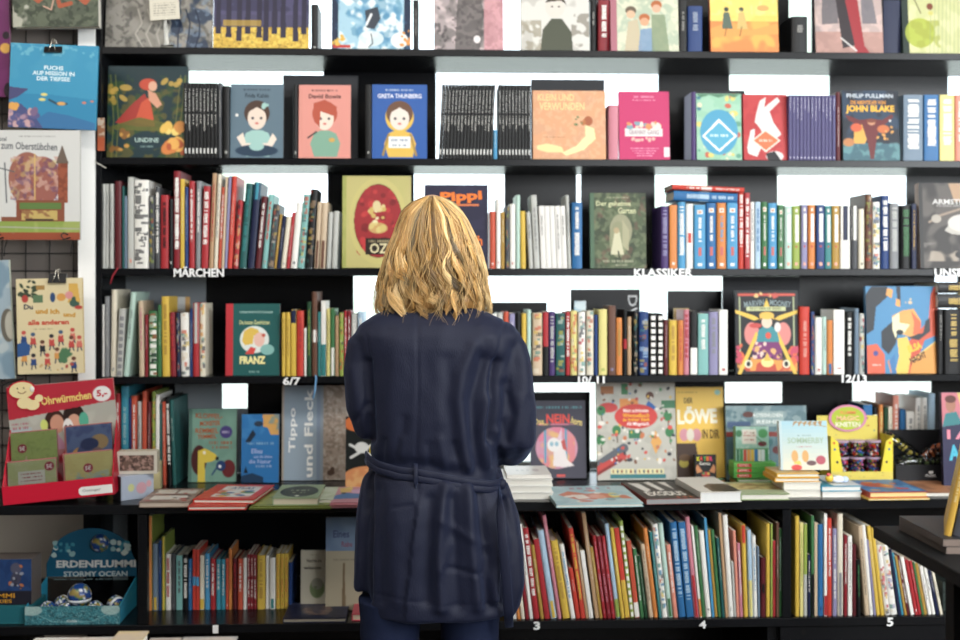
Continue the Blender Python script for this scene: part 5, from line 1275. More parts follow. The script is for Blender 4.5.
# --- yellow toy display with tubs
Yk = 3.785; X0, X1 = XX(831, Yk), XX(893, Yk); w = X1-X0
e = empty('toy_display', ((X0+X1)/2, Yk, ZE+.0005), 'yellow dotted cardboard display with an oval sign and clear toy tubs', 'display'); t = .0025; D = .105
def dots(c): c.S(26, (.03, .05, .97, .95), .016, ['2c2c40', '2c6a8c', 'c0502c', '4c7a40'], 5, 1, 1.1)
g = G(); g.box((-w/2, 0, 0), (w/2, D, t), 'd8c440'); g.box((-w/2, 0, t), (w/2, t, .04), 'd8c440'); g.box((-w/2+.003, t+.001, t), (w/2-.003, D-.01, .0298), 'c9b43a')
cv = Cv(w, .04, 'dcc842'); dots(cv); cv.put(g, lambda x, y, o: (x-w/2, -o, y))
for s in (-1, 1):
    g.prism([(s*w/2, .04), (s*(w/2-.038), .04), (s*(w/2-.022), .135), (s*w/2, .15)], 'y', 0, t, 'dcc842'); g.box((min(s*w/2, s*(w/2-t)), t, t), (max(s*w/2, s*(w/2-t)), D, .15), 'c9b43a')
    for k, (a, b, q) in enumerate(((.02, .07, '2c2c40'), (.012, .11, '2c6a8c'), (.01, .13, 'c0502c'))): g.prism([(s*(w/2-a)+.004*cos(u), b+.004*sin(u)) for u in [pi*i/4 for i in range(8)]], 'y', -.0006, 0, q)
g.build('tray', 'printed_card', e)
g = G(); g.box((-w/2-.012, D-t, .1), (w/2-.012, D, .205), 'dcc842'); c = Cv(w, .105, 'dcc842'); dots(c); c.put(g, lambda x, y, o: (x-w/2-.012, D-t-o, y+.1)); g.build('header_board', 'printed_card', e)
g = G(); ox, oz = -.012, .197
for i, (m, col) in enumerate(((1, 'c880a0'), (.86, 'a8b83c'))): g.prism([(ox+.062*m*cos(q), oz+.043*m*sin(q)) for q in [2*pi*i/32 for i in range(32)]], 'y', D-t-.006-.0008*i, D-t-.004, col)
for tx, dz, ww, hh, cl in (('FLUMMI', .018, .05, .011, 'e08a50'), ('MAGIC', 0, .075, .016, 'e6b88c'), ('KNETEN', -.02, .08, .015, 'e0dcc0')): g.text(tx, (ox, oz+dz), ww, hh, cl, 0, 0, lambda x, y, o: (x, D-t-.0072-o, y), bold=.03)
g.build('oval_sign', 'printed_card', e)
tub0 = None
for i in range(3):
    for j in range(2):
        p = e.location+Vector((-.053+.0515*i, .04, .0305+j*.0522))
        lab = ('clear tub of coloured toy pieces, '+('left', 'middle', 'right')[i]+(' in the bottom layer', ' stacked in the top layer')[j]+' of the yellow display')
        if tub0 is None:
            tub0 = empty('toy_tub', p, lab, 'tub', 'clear tubs in the yellow display'); rr = random.Random(4)
            g = G(); g.tube([(0, 0, .001), (0, 0, .045)], .024, mi=0, sides=20); g.build('jar', 'clear_plastic', tub0)
            g = G()
            for k in range(90): a, r_ = rr.uniform(0, 6.28), .0195*sqrt(rr.random()); g.ball((r_*cos(a), r_*sin(a), rr.uniform(.006, .040)), rr.uniform(.003, .0048), rr.choice(['c8342c', '2c6ab0', '7a3c8c', 'e0b030', '3c8a4c', 'e8e4e0', '2c2c34', 'd86a9c', 'e07a2c']), seg=7, rings=5)
            o = g.build('toy_pieces', 'plastic', tub0, True); o['kind'] = 'stuff'
            g = G(); g.tube([(0, 0, .0455), (0, 0, .0515)], .0247, 'a890a4', sides=20); g.build('lid', 'plastic', tub0)
        else: dup(tub0, p, (0, 0, i*1.3+j*2.2), lab)
# small figure on the white books
e = empty('toy_figure', (XX(838, 3.6), 3.60, ZE+.0345), 'small white and yellow toy figure lying on the white books', 'toy')
g = G(); g.ball((0, 0, .012), (.022, .012, .011), 'd8dce8', seg=12, rings=8); g.ball((.02, 0, .012), (.012, .01, .01), 'b8c8e0', seg=12, rings=8); g.build('body', 'plastic', e, True)
g = G(); g.ball((-.026, 0, .016), (.013, .011, .012), 'd8b43c', seg=12, rings=8); g.ball((-.03, -.004, .027), (.007, .006, .006), 'c84a4c', seg=10, rings=6); g.build('head', 'plastic', e, True)
# --- black tray of packaged toy snakes
Yk = 3.795; X0, X1 = XX(896, Yk), XX(952, Yk); w = X1-X0
e = empty('toy_tray', ((X0+X1)/2, Yk, ZE+.009), 'black cardboard tray holding bagged toy snakes at the right end', 'display'); cardbox(e, w, .098, .15, .05, '1c1c1f', '222225')
g = G(); g.text('moses.', (.022, .016), .034, .0085, 'd8d8d8', 0, 0, lambda x, y, o: (x, -o, y)); g.prism([(.014, .026), (.018, .032), (.022, .028), (.026, .032), (.03, .026), (.026, .023), (.018, .023)], 'y', -.001, 0, 'd8d8d8'); g.build('emblem', 'white_letters', e)
def snake(lab, loc, rot, col, band, L=.14):
    s = empty('bagged_toy', loc, lab, 'toy', 'bagged toys in the black tray', rot=rot)
    g = G(); n = 30; pts = [(-L/2+L*i/n, .008*sin(i*.55), .009+.002*sin(i*.3)) for i in range(n+1)]
    for i in range(n): g.tube([pts[i], pts[i+1]], [.0065*min(1, (i+3)/8), .0065*min(1, (i+4)/8)], col if (i//2) % 2 else band, sides=8)
    g.ball((L/2+.004, pts[-1][1], .01), (.011, .009, .0075), col, seg=10, rings=7); g.build('snake', 'plastic', s, True)
    P = np.zeros((14, 24, 3)); q = np.random.RandomState(int(L*1000))
    for i in range(14):
        for j in range(24):
            u, v = i/13, j/23; edge = sin(pi*u)*sin(pi*v); P[i, j] = (-L/2-.012+(L+.03)*v, -.024+.048*u, .001+.024*edge**.4+q.rand()*.003*edge)
    g = G(); g.grid(P[::-1], np.tile(np.array([.9, .9, .9]), (14, 24, 1))); P2 = P.copy(); P2[..., 2] = .0008; g.grid(P2, np.tile(np.array([.9, .9, .9]), (14, 24, 1))); g.build('bag', 'clear_film', s, True)
L0 = e.location
snake('bagged yellow and black toy snake standing in the tray', L0+Vector((-.04, .06, .09)), (R(25), R(38), R(0)), 'c3b03c', '26281c')
snake('bagged orange toy animal at the right of the tray', L0+Vector((.04, .055, .075)), (R(15), R(-35), 0), 'b8582c', '3c2018', .07)
snake('bagged green toy snake lying across the tray front', L0+Vector((0, .03, .05)), (R(20), R(8), 0), '4c5a30', '1c2018', .135)
snake('bagged dark toy snake lying in the tray behind the green one', L0+Vector((.01, .06, .05)), (R(20), R(-5), 0), '2c3028', '141614', .12)

# ================================================================ low cabinet: books lying and standing, displays
def lflat(p0, p1, Y, z, l, th, paint, lab, **k):
    X0, X1 = XX(p0, Y), XX(p1, Y); return flat_book((X0+X1)/2, Y+l/2, z, X1-X0, l, th, paint, lab, group='books lying in the low cabinet', **k)
def fn1(c): c.E(.5, .5, .25, .3, '5c4a48'); c.N(9, '8a6c60', .7, .5, (.3, .2, .7, .8), 4); c.R(.05, .08, .2, .14, '5c5c70'); c.N(6, '2c3454', .5, .5)
lflat(283, 346, YC+.006, ZF, .17, .013, K('1c2038', fn1), 'navy picture book lying at the front of the low cabinet', spine='1c2038', page='a8a090')
def fn2(c): c.T('Nachts im', .5, .18, .56, .06, '3a3430'); c.T('verlassenen', .44, .3, .66, .06, '3a3430'); c.E(.62, .66, .28, .17, '6c7c50'); c.E(.62, .58, .22, .1, '8a8878'); c.W(.5, .08, .3, .02, '8a8478'); c.N(9, '4c5c38', .6, .5, (.36, .62, .9, .8), 3)
face_book(300.5, 327, 552, 3.68, ZF, K('b8b09c', fn2), 'small cream cover with a mossy stone in the low cabinet', 'a89f8c', lean=5, group='cream covers in the low cabinet')
def fn3(c): c.R(0, 0, 1, .36, '6c84a4'); c.N(5, '8098b4', .6, .5, (0, 0, 1, .36), 3); c.T('Eines', .42, .18, .44, .08, '4c5478'); c.T('Rabe', .58, .29, .3, .06, '8a5c70'); c.W(.5, .46, .6, .02, '8a8070'); c.P([(.47, .56), (.51, .56), (.56, .95), (.44, .96)], '8a7458'); c.L([(.5, .5), (.49, .95)], .02, '7a6448')
face_book(325.5, 362, 519, 3.65, ZF+.014*0, K('b0a48a', fn3), 'tall cream and pale blue cover beside the jacket in the low cabinet', 'a0957c', lean=4, group='cream covers in the low cabinet')
lflat(352, 366, YC+.02, ZF, .15, .02, K('c84858', lambda c: None), 'red book lying beside the leg at the left hem', spine='c04454', page='c8b8a0')
lflat(404, 446, YC+.012, ZF, .16, .012, K('d8c050', lambda c: (c.N(9, 'd89030', .8, .5), c.N(9, 'c83c30', .6, .6, seed=3))), 'yellow picture book lying between the legs in the low cabinet', spine='d0b440', page='b8b48c')
lflat(408, 442, YC+.02, ZF+.013, .15, .01, K('e0b43c', lambda c: (c.N(9, 'e07030', .8, .5), c.N(9, '4c8a50', .6, .6, seed=3))), 'orange and yellow book lying on the other between the legs', spine='d8a43c')
for i in range(3):
    X0, X1 = XX(925+(3, 0, 1)[i], 3.56), XX(957, 3.56)
    flat_book(XX(953, 3.56), 3.66, ZF+i*.0292, .05, .17, .0285, None, 'small black boxed book, '+('lowest', 'middle', 'topmost')[i]+' of three at the cabinet end', spine='1f2624', page='3a4440', group='small black books at the cabinet end')
# stormy ocean ball display
Yk = 3.535; X0, X1 = XX(25, Yk), XX(120, Yk); w = X1-X0; 
e = empty('ball_display', ((X0+X1)/2, Yk, ZF+.0005), 'blue ocean themed cardboard tray of globe bouncing balls with arched header', 'display'); D = .2; t = .0025
def sea(c): c.N(5, '2c7480', .8, .4, seed=2, sy=2); c.N(12, '3f94a0', .6, .5, seed=3, sy=1.5); c.N(22, 'b8d0cc', .5, .66, seed=5); c.E(.06, .2, .12, .3, 'b8c8c0', .7); c.E(.9, .2, .1, .3, 'b8c8c0', .7); c.L([(.1, .4), (.3, .85), (.7, .85), (.9, .4)], .05, '8ab8b8', .6)
g = G(); g.box((-w/2, 0, 0), (w/2, D, t), '123c48'); g.box((-w/2, 0, t), (w/2, t, .052), '1c5c68'); c = Cv(w, .052, '1c5560'); sea(c); c.put(g, lambda x, y, o: (x-w/2, -o, y))
for x in (-w/2, w/2-t): g.prism([(t, t), (D-t, t), (D-t, .09), (t, .052)], 'x', x, x+t, '2c8aa8')
g.text('moses.', (0, .01), .03, .007, 'c8d4d4', 0, 0, lambda x, y, o: (x, -.0012-o, y)); g.build('tray', 'printed_card', e)
g = G(); n = 24; zt, z1 = .15, .235; arch = [(-w/2, .09), (w/2, .09), (w/2, zt-.02)]+[(w/2*cos(q)*.9, zt-.0+(z1-zt)*sin(q)) for q in [pi*(i+1)/(n+1) for i in range(n)]]+[(-w/2, zt-.02)]
g.prism(arch[::-1], 'y', D-t-.002, D-t, '17506a')
fr = lambda x, y, o: (x, D-t-.002-o, y)
g.text('ERDENFLUMMI', (.014, .128), .236, .022, 'cfd0cc', 0, 0, fr, bold=.04); g.text('STORMY OCEAN', (.012, .098), .19, .016, 'b8c4c4', 0, 0, fr, bold=.03); g.text('Flummi · bouncing ball · balle rebondissante', (.0, .082), .22, .006, '8aa4a8', 0, 0, fr)
for k in range(26):
    q = rnd.uniform(0, pi); s = rnd.choice((-1, 1)); x = s*rnd.uniform(.05, .115); z = .165+.035*rnd.random()-.3*abs(abs(x)-.08); r_ = rnd.uniform(.005, .011)
    g.prism([(x+r_*cos(u)*rnd.uniform(.6, 1.1), z+r_*sin(u)*rnd.uniform(.6, 1)) for u in [pi*i/4 for i in range(8)]][::-1], 'y', D-t-.0026-.00003*k, D-t-.002, rnd.choice(['a8bcb8', '8aacac', '3c8090', 'c3ccc4']))
g.build('header_board', 'printed_card', e)
def globe(g, c, r, fsz=1):
    P = np.zeros((18, 36, 3)); K_ = np.zeros((18, 36, 3)); c0 = lin(srgb('1c3c74'));
    from mathutils import noise
    for i in range(18):
        for j in range(36):
            a = -pi/2+pi*i/17; q = 2*pi*j/35; d = Vector((cos(a)*cos(q), cos(a)*sin(q), sin(a))); P[i, j] = Vector(c)+d*r
            nn = noise.noise(d*2.1+Vector((3.1, .4, 1.7))); K_[i, j] = lin(srgb('8a7a44' if nn > .16 else '4c7044' if nn > .05 else 'd8dce0' if (noise.noise(d*4+Vector((9, 2, 4))) > .3) else '1c3c78'))
    g.grid(P[:, ::-1], K_)
g = G(); globe(g, (.028, D-t-.012, .192), .027); g.build('globe_emblem', 'printed_card', e, True)
Mx = Matrix.LocRotScale(e.location, Euler(e.rotation_euler), None)
b0 = None
for i, (x, y, z, lab) in enumerate(((-.0, .07, .066, 'large globe bouncing ball on top in the ocean tray'), (-.085, .05, .03, 'globe ball at the left of the ocean tray'), (.05, .05, .03, 'globe ball right of the large one in the ocean tray'), (.1, .085, .036, 'globe ball at the right rear of the ocean tray'), (-.035, .04, .026, 'globe ball low at the front middle of the ocean tray'), (-.06, .105, .032, 'globe ball at the left rear of the ocean tray'))):
    p = Mx @ Vector((x, y, z)); sc = 1.0 if i == 0 else .72
    if b0 is None:
        b0 = empty('bouncing_ball', p, lab, 'ball', 'globe balls in the ocean tray'); g = G(); globe(g, (0, 0, 0), .034); g.build('ball', 'plastic', b0, True)
        g = G(); pts = [(.0345*cos(q), .0345*sin(q)) for q in [2*pi*i/28 for i in range(28)]]; g.tube([(0, 0, -.017), (0, 0, -.009)], [.0313, .0345], 'd0d4d8', sides=28); g.build('band', 'plastic', b0, True)
    else: o = dup(b0, p, (.3*i, .4*i, 1.1*i), lab); o.scale = (sc,)*3
# box with the night-blue print at the far left
Yk = 3.56; X0, X1 = XX(-24, Yk), XX(31.5, Yk); w = X1-X0
e = empty('globe_box', ((X0+X1)/2, Yk, ZF+.052), 'blue boxed toy with a stacked figure on its front at the left edge', 'box'); h = ZZ(555, Yk)-(ZF+.052)
c = Cv(w, h, '1c3c6c'); c.N(5, '16305c', .6, .5); c.R(0, .7, 1, 1, '20202c'); c.E(.72, .2, .1, .12, '4c4c60'); c.E(.72, .42, .09, .14, '3c3c50'); c.S(14, (.6, .1, .84, .65), .03, ['8a8c98', 'a8603c', '2c2c3c'], 3); c.T('FLUMMI', .4, .8, .6, .1, 'b8842c'); c.T('TRIXIES', .4, .92, .5, .08, 'b8842c')
g = G(); g.box((-w/2, 0, 0), (w/2, .09, h), '5c5450', bev=.0012); c.put(g, lambda x, y, o: (x-w/2, -o, y)); g.build('box', 'printed_card', e)
e = empty('teal_tray', ((X0+X1)/2, Yk-.01, ZF+.0005), 'teal cardboard tray carrying the blue boxed toy', 'tray'); g = G(); g.box((-w/2-.004, 0, 0), (w/2+.004, .13, .003), '2c6c74'); g.box((-w/2-.004, 0, .003), (w/2+.004, .003, .05), '1f5a64'); g.box((-w/2-.004, .127, .003), (w/2+.004, .13, .05), '1f5a64'); g.box((-w/2-.004, .003, .003), (-w/2-.001, .127, .05), '1f5a64'); g.box((w/2+.001, .003, .003), (w/2+.004, .127, .05), '1f5a64')
g.box((-w/2, .004, .0475), (w/2, .126, .0505), '2c6c74'); g.build('tray', 'printed_card', e)

# ================================================================ wire grid wall at the left
Yw = 3.84
X0, X1 = XX(-60, Yw), xp-.004; z0, z1 = ZE+.002, 2.45
e = empty('wire_grid', ((X0+X1)/2, Yw, z0), 'grey board with a black wire grid for hanging picture books', 'grid')
g = G(); g.box((X0, Yw+.012, z0), (X1, Yw+.02, z1)); part(g, 'backing_board', 'mesh_board', e)
g = G(); sx = 23.2*Yw/FPX; x = XX(1.5, Yw)-2*sx
while x < X1-.004: g.tube([(x, Yw+.004, z0+.002), (x, Yw+.004, z1)], .0016, sides=6); x += sx
z = ZZ(376, Yw)
sz = 17.2*Yw/FPX; k = 0
z = z0+.02
while z < z1: g.tube([(X0, Yw+.0072, z), (X1-.002, Yw+.0072, z)], .0016, sides=6); z += sz
part(g, 'wires', 'black_metal', e, True)
def hang(px0, px1, yt, yb, Y, paint, lab, rot, spine, thick=.012):
    a = at((px0+px1)/2, (yt+yb)/2, Y); w = XX(px1, Y)-XX(px0, Y); h = (yb-yt)*Y/FPX
    e = empty('picture_book', (a.x, Y, a.z), lab, 'picture book', 'picture books hanging on the wire grid', rot=(0, R(rot), 0))
    c = paint(w, h); g = G(); b = .002; g.box((-w/2, 0, -h/2), (w/2, b, h/2), spine); g.box((-w/2, b, -h/2), (-w/2+b, thick-b, h/2), spine); g.box((-w/2, thick-b, -h/2), (w/2, thick, h/2), spine)
    c.put(g, lambda x, y, o: (x-w/2, -o, y-h/2)); g.build('cover', 'printed_card', e)
    g = G(); g.box((-w/2+b, b+.0002, -h/2+.002), (w/2-.002, thick-b-.0002, h/2-.002), 'd8d4c8'); g.build('pages', 'page_edges', e); return e
def h0(c): c.N(8, '4c5444', .8, .4, seed=2); c.N(16, '2c3428', .6, .55, seed=3); c.N(9, 'c8c4b4', .8, .5, (0, .5, .2, 1), 4); c.P([(.18, 0), (.82, 0), (.76, .3), (.6, .45), (.4, .5), (.22, .35)], 'a84424'); c.L([(.25, .3), (.18, .5), (.3, .62), (.42, .5)], .07, 'b05028'); c.L([(.8, .3), (.95, .5), (.85, .65), (.7, .5)], .07, 'b05028'); c.L([(.5, .45), (.55, .7), (.68, .66)], .06, 'b05028'); c.L([(.5, .5), (.45, .75), (.36, .7)], .02, 'd0a088')
hang(12.5, 98, -42, 26.5, 3.70, K('5c6450', h0), 'cover with a rust-red octopus, topmost hanging book at the left', -1, '8c8c88', .035)
hang(-34, 9.5, -30, 96, 3.72, K('6a1f5a', lambda c: (c.N(5, '7c2c6c', .5, .5), c.E(.9, .62, .12, .04, 'd8a030'), c.E(.92, .52, .08, .03, '20141c'), c.E(.95, .95, .1, .06, '241420'))), 'purple picture book cut off by the left edge', -1, '5a184c')
def h1(c):
    c.N(4, '3a9cc0', .5, .5, seed=2); c.N(20, '8ac8d4', .5, .62, (0, 0, 1, .14), 4); c.T('FUCHS', .5, .28, .22, .05, 'd0e4ea', 0, .03); c.T('AUF MISSION IN', .5, .345, .48, .05, 'd0e4ea', 0, .03); c.T('DER TIEFSEE', .5, .41, .38, .05, 'd0e4ea', 0, .03)
    c.P([(0, .6), (.5, .6), (1, .64), (1, 1), (0, 1)], '1f84b0', .8); c.P([(0, .52), (.22, .54), (.1, .64), (0, .68)], '4c4c78'); c.P([(.2, 1), (.45, .8), (.7, .84), (1, .92), (1, 1)], '3470a4', .9); c.P([(0, .7), (.14, .72), (.3, .86), (.4, 1), (0, 1)], '4c5484'); c.S(24, (.02, .8, .34, .98), .03, ['7c6488', 'a8889c', '5c5c8c', 'c8a0a0'], 5); c.S(5, (.01, .7, .1, .78), .03, ['e0a040'], 6)
    c.L([(.46, .66), (.56, .71), (.66, .7)], .025, '2c4c60'); c.E(.6, .7, .05, .022, 'd8a050'); c.E(.4, .6, .04, .018, 'dcd070'); c.E(.38, .66, .04, .018, 'dcd070'); c.E(.86, .68, .025, .014, 'd8785c'); c.E(.95, .66, .02, .012, 'd8785c')
hang(9.5, 97, 45, 128, 3.70, K('2c94bc', h1), 'turquoise underwater picture book with a diving fox', 2.0, '2480a4')
def h2(c):
    c.T('Das Hotel', .12, .08, .2, .04, '6a6c70'); c.T('zum Oberstübchen', .46, .145, .6, .07, '6a6c70', -.03); c.W(.55, .055, .4, .012, '9a9a98')
    c.E(.44, .44, .2, .24, '9c6050'); c.E(.6, .46, .2, .22, '9c5c50'); c.N(16, 'c89c8c', .8, .5, (.26, .24, .78, .66), 4); c.N(22, '6c4a6c', .6, .58, (.26, .24, .78, .66), 5); c.N(20, 'c8b060', .5, .62, (.26, .24, .78, .66), 9); c.L([(.52, .22), (.52, .64)], .012, 'd8b060')
    c.P([(.77, .28), (.77, .66), (.87, .66), (.87, .28)], '9c5034'); c.P([(.745, .3), (.81, .13), (.88, .3)], '6c5c50'); c.N(24, '6c3424', .5, .5, (.77, .3, .87, .66), 6); c.L([(.2, .3), (.22, .66)], .012, '5c6064'); c.L([(.12, .34), (.3, .38)], .01, '5c6064')
    c.R(.32, .64, .84, .84, '8a4c34'); c.R(.36, .66, .8, .72, '5c7c3c'); c.R(.38, .73, .76, .82, 'c3a858'); c.N(22, '7a4030', .6, .5, (.36, .73, .78, .83), 3); c.R(.42, .81, .72, .825, '3c302c'); c.R(.16, .79, .32, .85, '8a5038')
    c.R(0, .83, 1, .93, '8aa040'); c.N(9, 'a8b060', .6, .5, (0, .83, 1, .93), 3); c.L([(0, .88), (1, .9)], .012, 'a8a898'); c.R(0, .93, 1, 1, '9c4a2c'); c.N(9, 'a8a49c', .8, .5, (.1, .93, .4, .99), 4)
c_h2 = hang(-14, 80, 131, 239, 3.70, K('d0d0cc', h2), 'white picture book with a crooked brick house under a tower', 0, 'b8b8b4')
hang(-40, 12, 262, 379, 3.72, K('9cb0bc', lambda c: (c.N(5, '6c8ca0', .7, .45), c.N(9, 'c3ccc8', .6, .55), c.E(.92, .55, .14, .14, '6a6458'), c.E(.98, .55, .12, .12, 'b8b4a4'))), 'pale blue-grey picture book cut off at the left below the brick house', -3, 'b8c0b0')
def h3(c):
    c.S(18, (.04, .02, .3, .2), .016, ['3c4a38', '2c3c34'], 3, 1, 2.4); c.R(.3, .07, .43, .12, 'a8803c'); c.R(.25, .17, .4, .25, '5c7c58'); c.E(.13, .21, .05, .04, 'b83c34'); c.E(.55, .2, .04, .05, '2c4a78'); c.E(.68, .2, .07, .04, 'd8983c'); c.P([(.8, .06), (.93, .06), (.97, .26), (.78, .26)], 'd8a83c'); c.E(.8, .18, .06, .04, 'd88c8c'); c.S(5, (.86, .18, .95, .28), .03, ['3c5c50'], 7); c.E(.94, .31, .06, .02, 'b83c34')
    c.T('Du', .18, .295, .14, .055, '4a4c54', 0, .04); c.T('und ich', .47, .345, .36, .055, 'c08c34', -.03, .04); c.T('und', .8, .385, .18, .05, 'c08c34', -.08, .04); c.T('alle anderen', .48, .46, .62, .055, 'c05040', 0, .04); c.W(.4, .53, .3, .015, 'a89878')
    r = random.Random(4)
    for (x, y) in ((.1, .6), (.24, .62), (.38, .7), (.52, .64), (.66, .6), (.84, .58), (.82, .66), (.94, .66), (.6, .78), (.45, .84), (.24, .84), (.1, .8), (.85, .88)):
        k = r.choice(['c8443c', '2c4a80', 'd8943c', '2c3038', 'd86c5c']); c.P([(x-.035, y), (x+.035, y), (x+.05, y+.07), (x-.045, y+.07)], k); c.E(x, y-.02, .03, .028, 'e0b898'); c.E(x, y-.035, .034, .02, r.choice(['2c2c34', '6a4030', 'c8443c', '3c5c80'])); c.L([(x-.02, y+.07), (x-.03, y+.11)], .012, '2c3450'); c.L([(x+.02, y+.07), (x+.035, y+.1)], .012, '2c3450')
    c.P([(0, .68), (.12, .66), (.2, .7), (.18, .8), (0, .82)], '2f5a94'); c.S(6, (.66, .78, .76, .9), .03, ['4c7a54'], 8, 1, 3); c.S(10, (.2, .9, .9, .97), .014, ['c8a060', 'b04840', '8a8c88'], 9)
hang(17, 83, 279, 373, 3.70, K('dccb9c', h3), 'cream picture book with many small cartoon children and autumn lettering', -1.2, 'c8b07c')
def clip(px, py, Y, lab):
    p = at(px, py, Y); e = empty('binder_clip', p, lab, 'clip', 'binder clips on the hanging books')
    g = G(); g.prism([(-.010, -.016), (.022, -.016), (.008, .012), (.004, .012)], 'x', -.026, .026); g.build('clamp', 'black_metal', e)
    g = G()
    for y, s in ((-.012, -.5), (.02, .4)): g.tube([(-.011, y, -.013), (-.006, y*1.0, .0), (-.003, y*.5+.003, .022), (.0, y*.4+.003, .027), (.003, y*.5+.003, .022), (.006, y, 0), (.011, y, -.013)], .0012, sides=6)
    g.build('handles', 'chrome', e, True)
def hook(px, py, Y, lab):
    p = at(px, py, Y); e = empty('wire_hook', p, lab, 'hook', 'black hooks on the wire grid'); g = G()
    g.tube([(0, Yw-Y, .0), (0, .03, .0), (0, .0, -.002), (-.012, -.012, -.008), (-.02, -.012, .004), (-.012, -.012, .012), (0, -.008, .006)], .0022, sides=7); g.tube([(.0, .05, .0), (-.002, .03, -.03), (-.001, .022, -.056)], .0014, sides=6); g.build('hook', 'black_metal', e, True)
clip(53.5, 47.5, 3.70, 'black binder clip holding the turquoise underwater book'); clip(57.5, 277.5, 3.70, 'black binder clip holding the cream picture book of children')
hook(69, 237, 3.69, 'black wire hook above the cream picture book of children'); hook(2, 237, 3.69, 'black wire hook at the left edge under the brick house book'); hook(6, 383, 3.69, 'black wire hook at the left edge above the red display')
g = G(); p = [at(79, 150, 3.85), at(88, 155, 3.82), at(97, 163, 3.78), at(106, 168, 3.785)]; g.tube(p, .0016, sides=6); tag(g.build('cord', 'cord', None, True), 'thin pale cord running from the white post to the bookcase', 'cord')
face_book(97.5, 104.5, 118, 3.785-.0, ZZ(152.5, 3.785), K('a86c48', lambda c: (c.N(9, 'd8cdb8', .8, .45, (0, 0, 1, .6)), c.R(0, .6, 1, 1, 'c0582c'))), 'tiny orange and cream booklet fixed to the bookcase side', 'a86c48', thick=.006, lean=0)
# ribbons
def ribbon(pts, Y, col, lab, par):
    P = [at(x, y, Y) for x, y in pts]; g = G(); g.tube(P, .0028, col, sides=6, flat=.25); o = g.build('ribbon_bookmark', 'matte_print', par, True); o['label'] = lab
    o.matrix_parent_inverse = Matrix.LocRotScale(par.location, Euler(par.rotation_euler), None).inverted()
ribbon([(118, 267.8), (116.5, 270), (112.5, 276), (110.3, 284)], 3.794, '8a2430', 'dark red bookmark ribbon', R3L[3])
ribbon([(315.5, 375), (316, 379), (315, 390), (313, 399)], 3.794, '6c9cc8', 'pale blue bookmark ribbon', R67[6])

# ================================================================ foreground pieces
e = empty('side_shelf', (1.25, 2.3, 0), 'dark blurred shelf end jutting towards the viewer at the lower right', 'shelf')
za = ZZ(529, 2.75); xa = at(873, 529, 2.75).x
part(G().box((xa, .9, za-.028), (xa+.42, 2.75, za), bev=.002), 'top_board', 'dark_laminate', e)
part(G().box((xa+.16, .95, 0), (xa+.185, 2.40, za-.0285)), 'side_panel', 'black_melamine', e); part(G().box((xa+.18+.01, .95, .3), (xa+.41, 2.4, .325)), 'shelf', 'black_melamine', e); part(G().box((xa+.385, 2.41, 0), (xa+.41, 2.7, za-.0285)), 'leg', 'black_melamine', e); part(G().box((xa+.022, 2.37, 0), (xa+.055, 2.41, za-.0285)), 'leg', 'dark_laminate', e)
xl = XX(897, 2.70)
for i in range(2): flat_book(xl+.13-.003*i, 2.575-.003*i, za+.0005+i*.0155, .25, .25, .015, K('25272c', lambda c: c.N(4, '2e3036', .5, .5)), 'grey covered book, '+('lower', 'upper')[i]+' of two on the side shelf', rot=-1.5*i, spine='4c4440', hard=False, page='75675f', group='books on the side shelf')
e = make_spine(XX(944, 2.48)-.0, 2.48, za+.034, .014, .30, .19, .2, 'c3961c', 'my', 'n', True, 4); e.rotation_euler.z = -.40; tag(e, 'yellow book leaning upright at the right edge on the side shelf', 'book', 'books on the side shelf')
e = make_spine(XX(944, 2.48)+.0155, 2.475, za+.0345, .03, .31, .2, .2, '4a4c54', 'g', 'n', True, 4); e.rotation_euler.z = -.40; tag(e, 'thick grey book leaning beside the yellow one on the side shelf', 'book', 'books on the side shelf')
# low table with books in the near left corner
zt = .700; e = empty('display_table', (-.75, 2.3, 0), 'low white table at the lower left edge carrying blurred books', 'table')
part(G().box((-1.15, 1.9, zt-.03), (-.45, 2.6, zt), bev=.002), 'table_top', 'white_paint', e)
for x in (-1.11, -.53):
    for y in (1.94, 2.52): part(G().box((x, y, 0), (x+.04, y+.04, zt-.0305)), 'leg', 'white_paint', e)
def tb(p0, p1, ytop, Y, l, lab, col, rot=0):
    z1 = ZZ(ytop, Y); X0, X1 = XX(p0, Y), XX(p1, Y); flat_book((X0+X1)/2, Y-l/2, zt, X1-X0, l, z1-zt, K(col, lambda c: c.N(5, 'b8a89c', .6, .5)), lab, rot=rot, spine=col, group='books on the near table')
tb(36, 118, 633, 2.55, .3, 'white book lying at the left on the near table', 'c8c6c2'); tb(119, 149, 627.5, 2.57, .3, 'cream book lying second on the near table', 'c3ac80'); tb(151, 182, 634.5, 2.52, .3, 'grey-brown book lying third on the near table', 'a09690'); tb(184, 238, 634, 2.52, .3, 'pale grey book lying at the right of the near table', '9c9a98')
# ================================================================ the woman
YW = 3.02
from mathutils import noise
pe = empty('person', (XX(430, YW), YW, 0), 'person with wavy blonde hair and a belted navy jacket seen from behind', 'person')
PC = pe.location.copy()
def W(px, py, dy=0): p = at(px, py, YW); return Vector((p.x, YW+dy, p.z))
def ring(cx, cy, a, b, z, n=48, e=2.3):
    out = []
    for k in range(n):
        q = 2*pi*k/n; c, s = cos(q), sin(q)
        out.append((cx+a*math.copysign(abs(c)**(2/e), c), cy+b*math.copysign(abs(s)**(2/e), s), z))
    return out
def loft(g, rings, cap=True):
    n = len(rings[0]); vs = [p for r in rings for p in r]; fs = [(i*n+k, i*n+(k+1) % n, (i+1)*n+(k+1) % n, (i+1)*n+k) for i in range(len(rings)-1) for k in range(n)]
    if cap: fs += [tuple(range(n-1, -1, -1)), tuple(range((len(rings)-1)*n, len(rings)*n))]
    g.add(vs, fs)
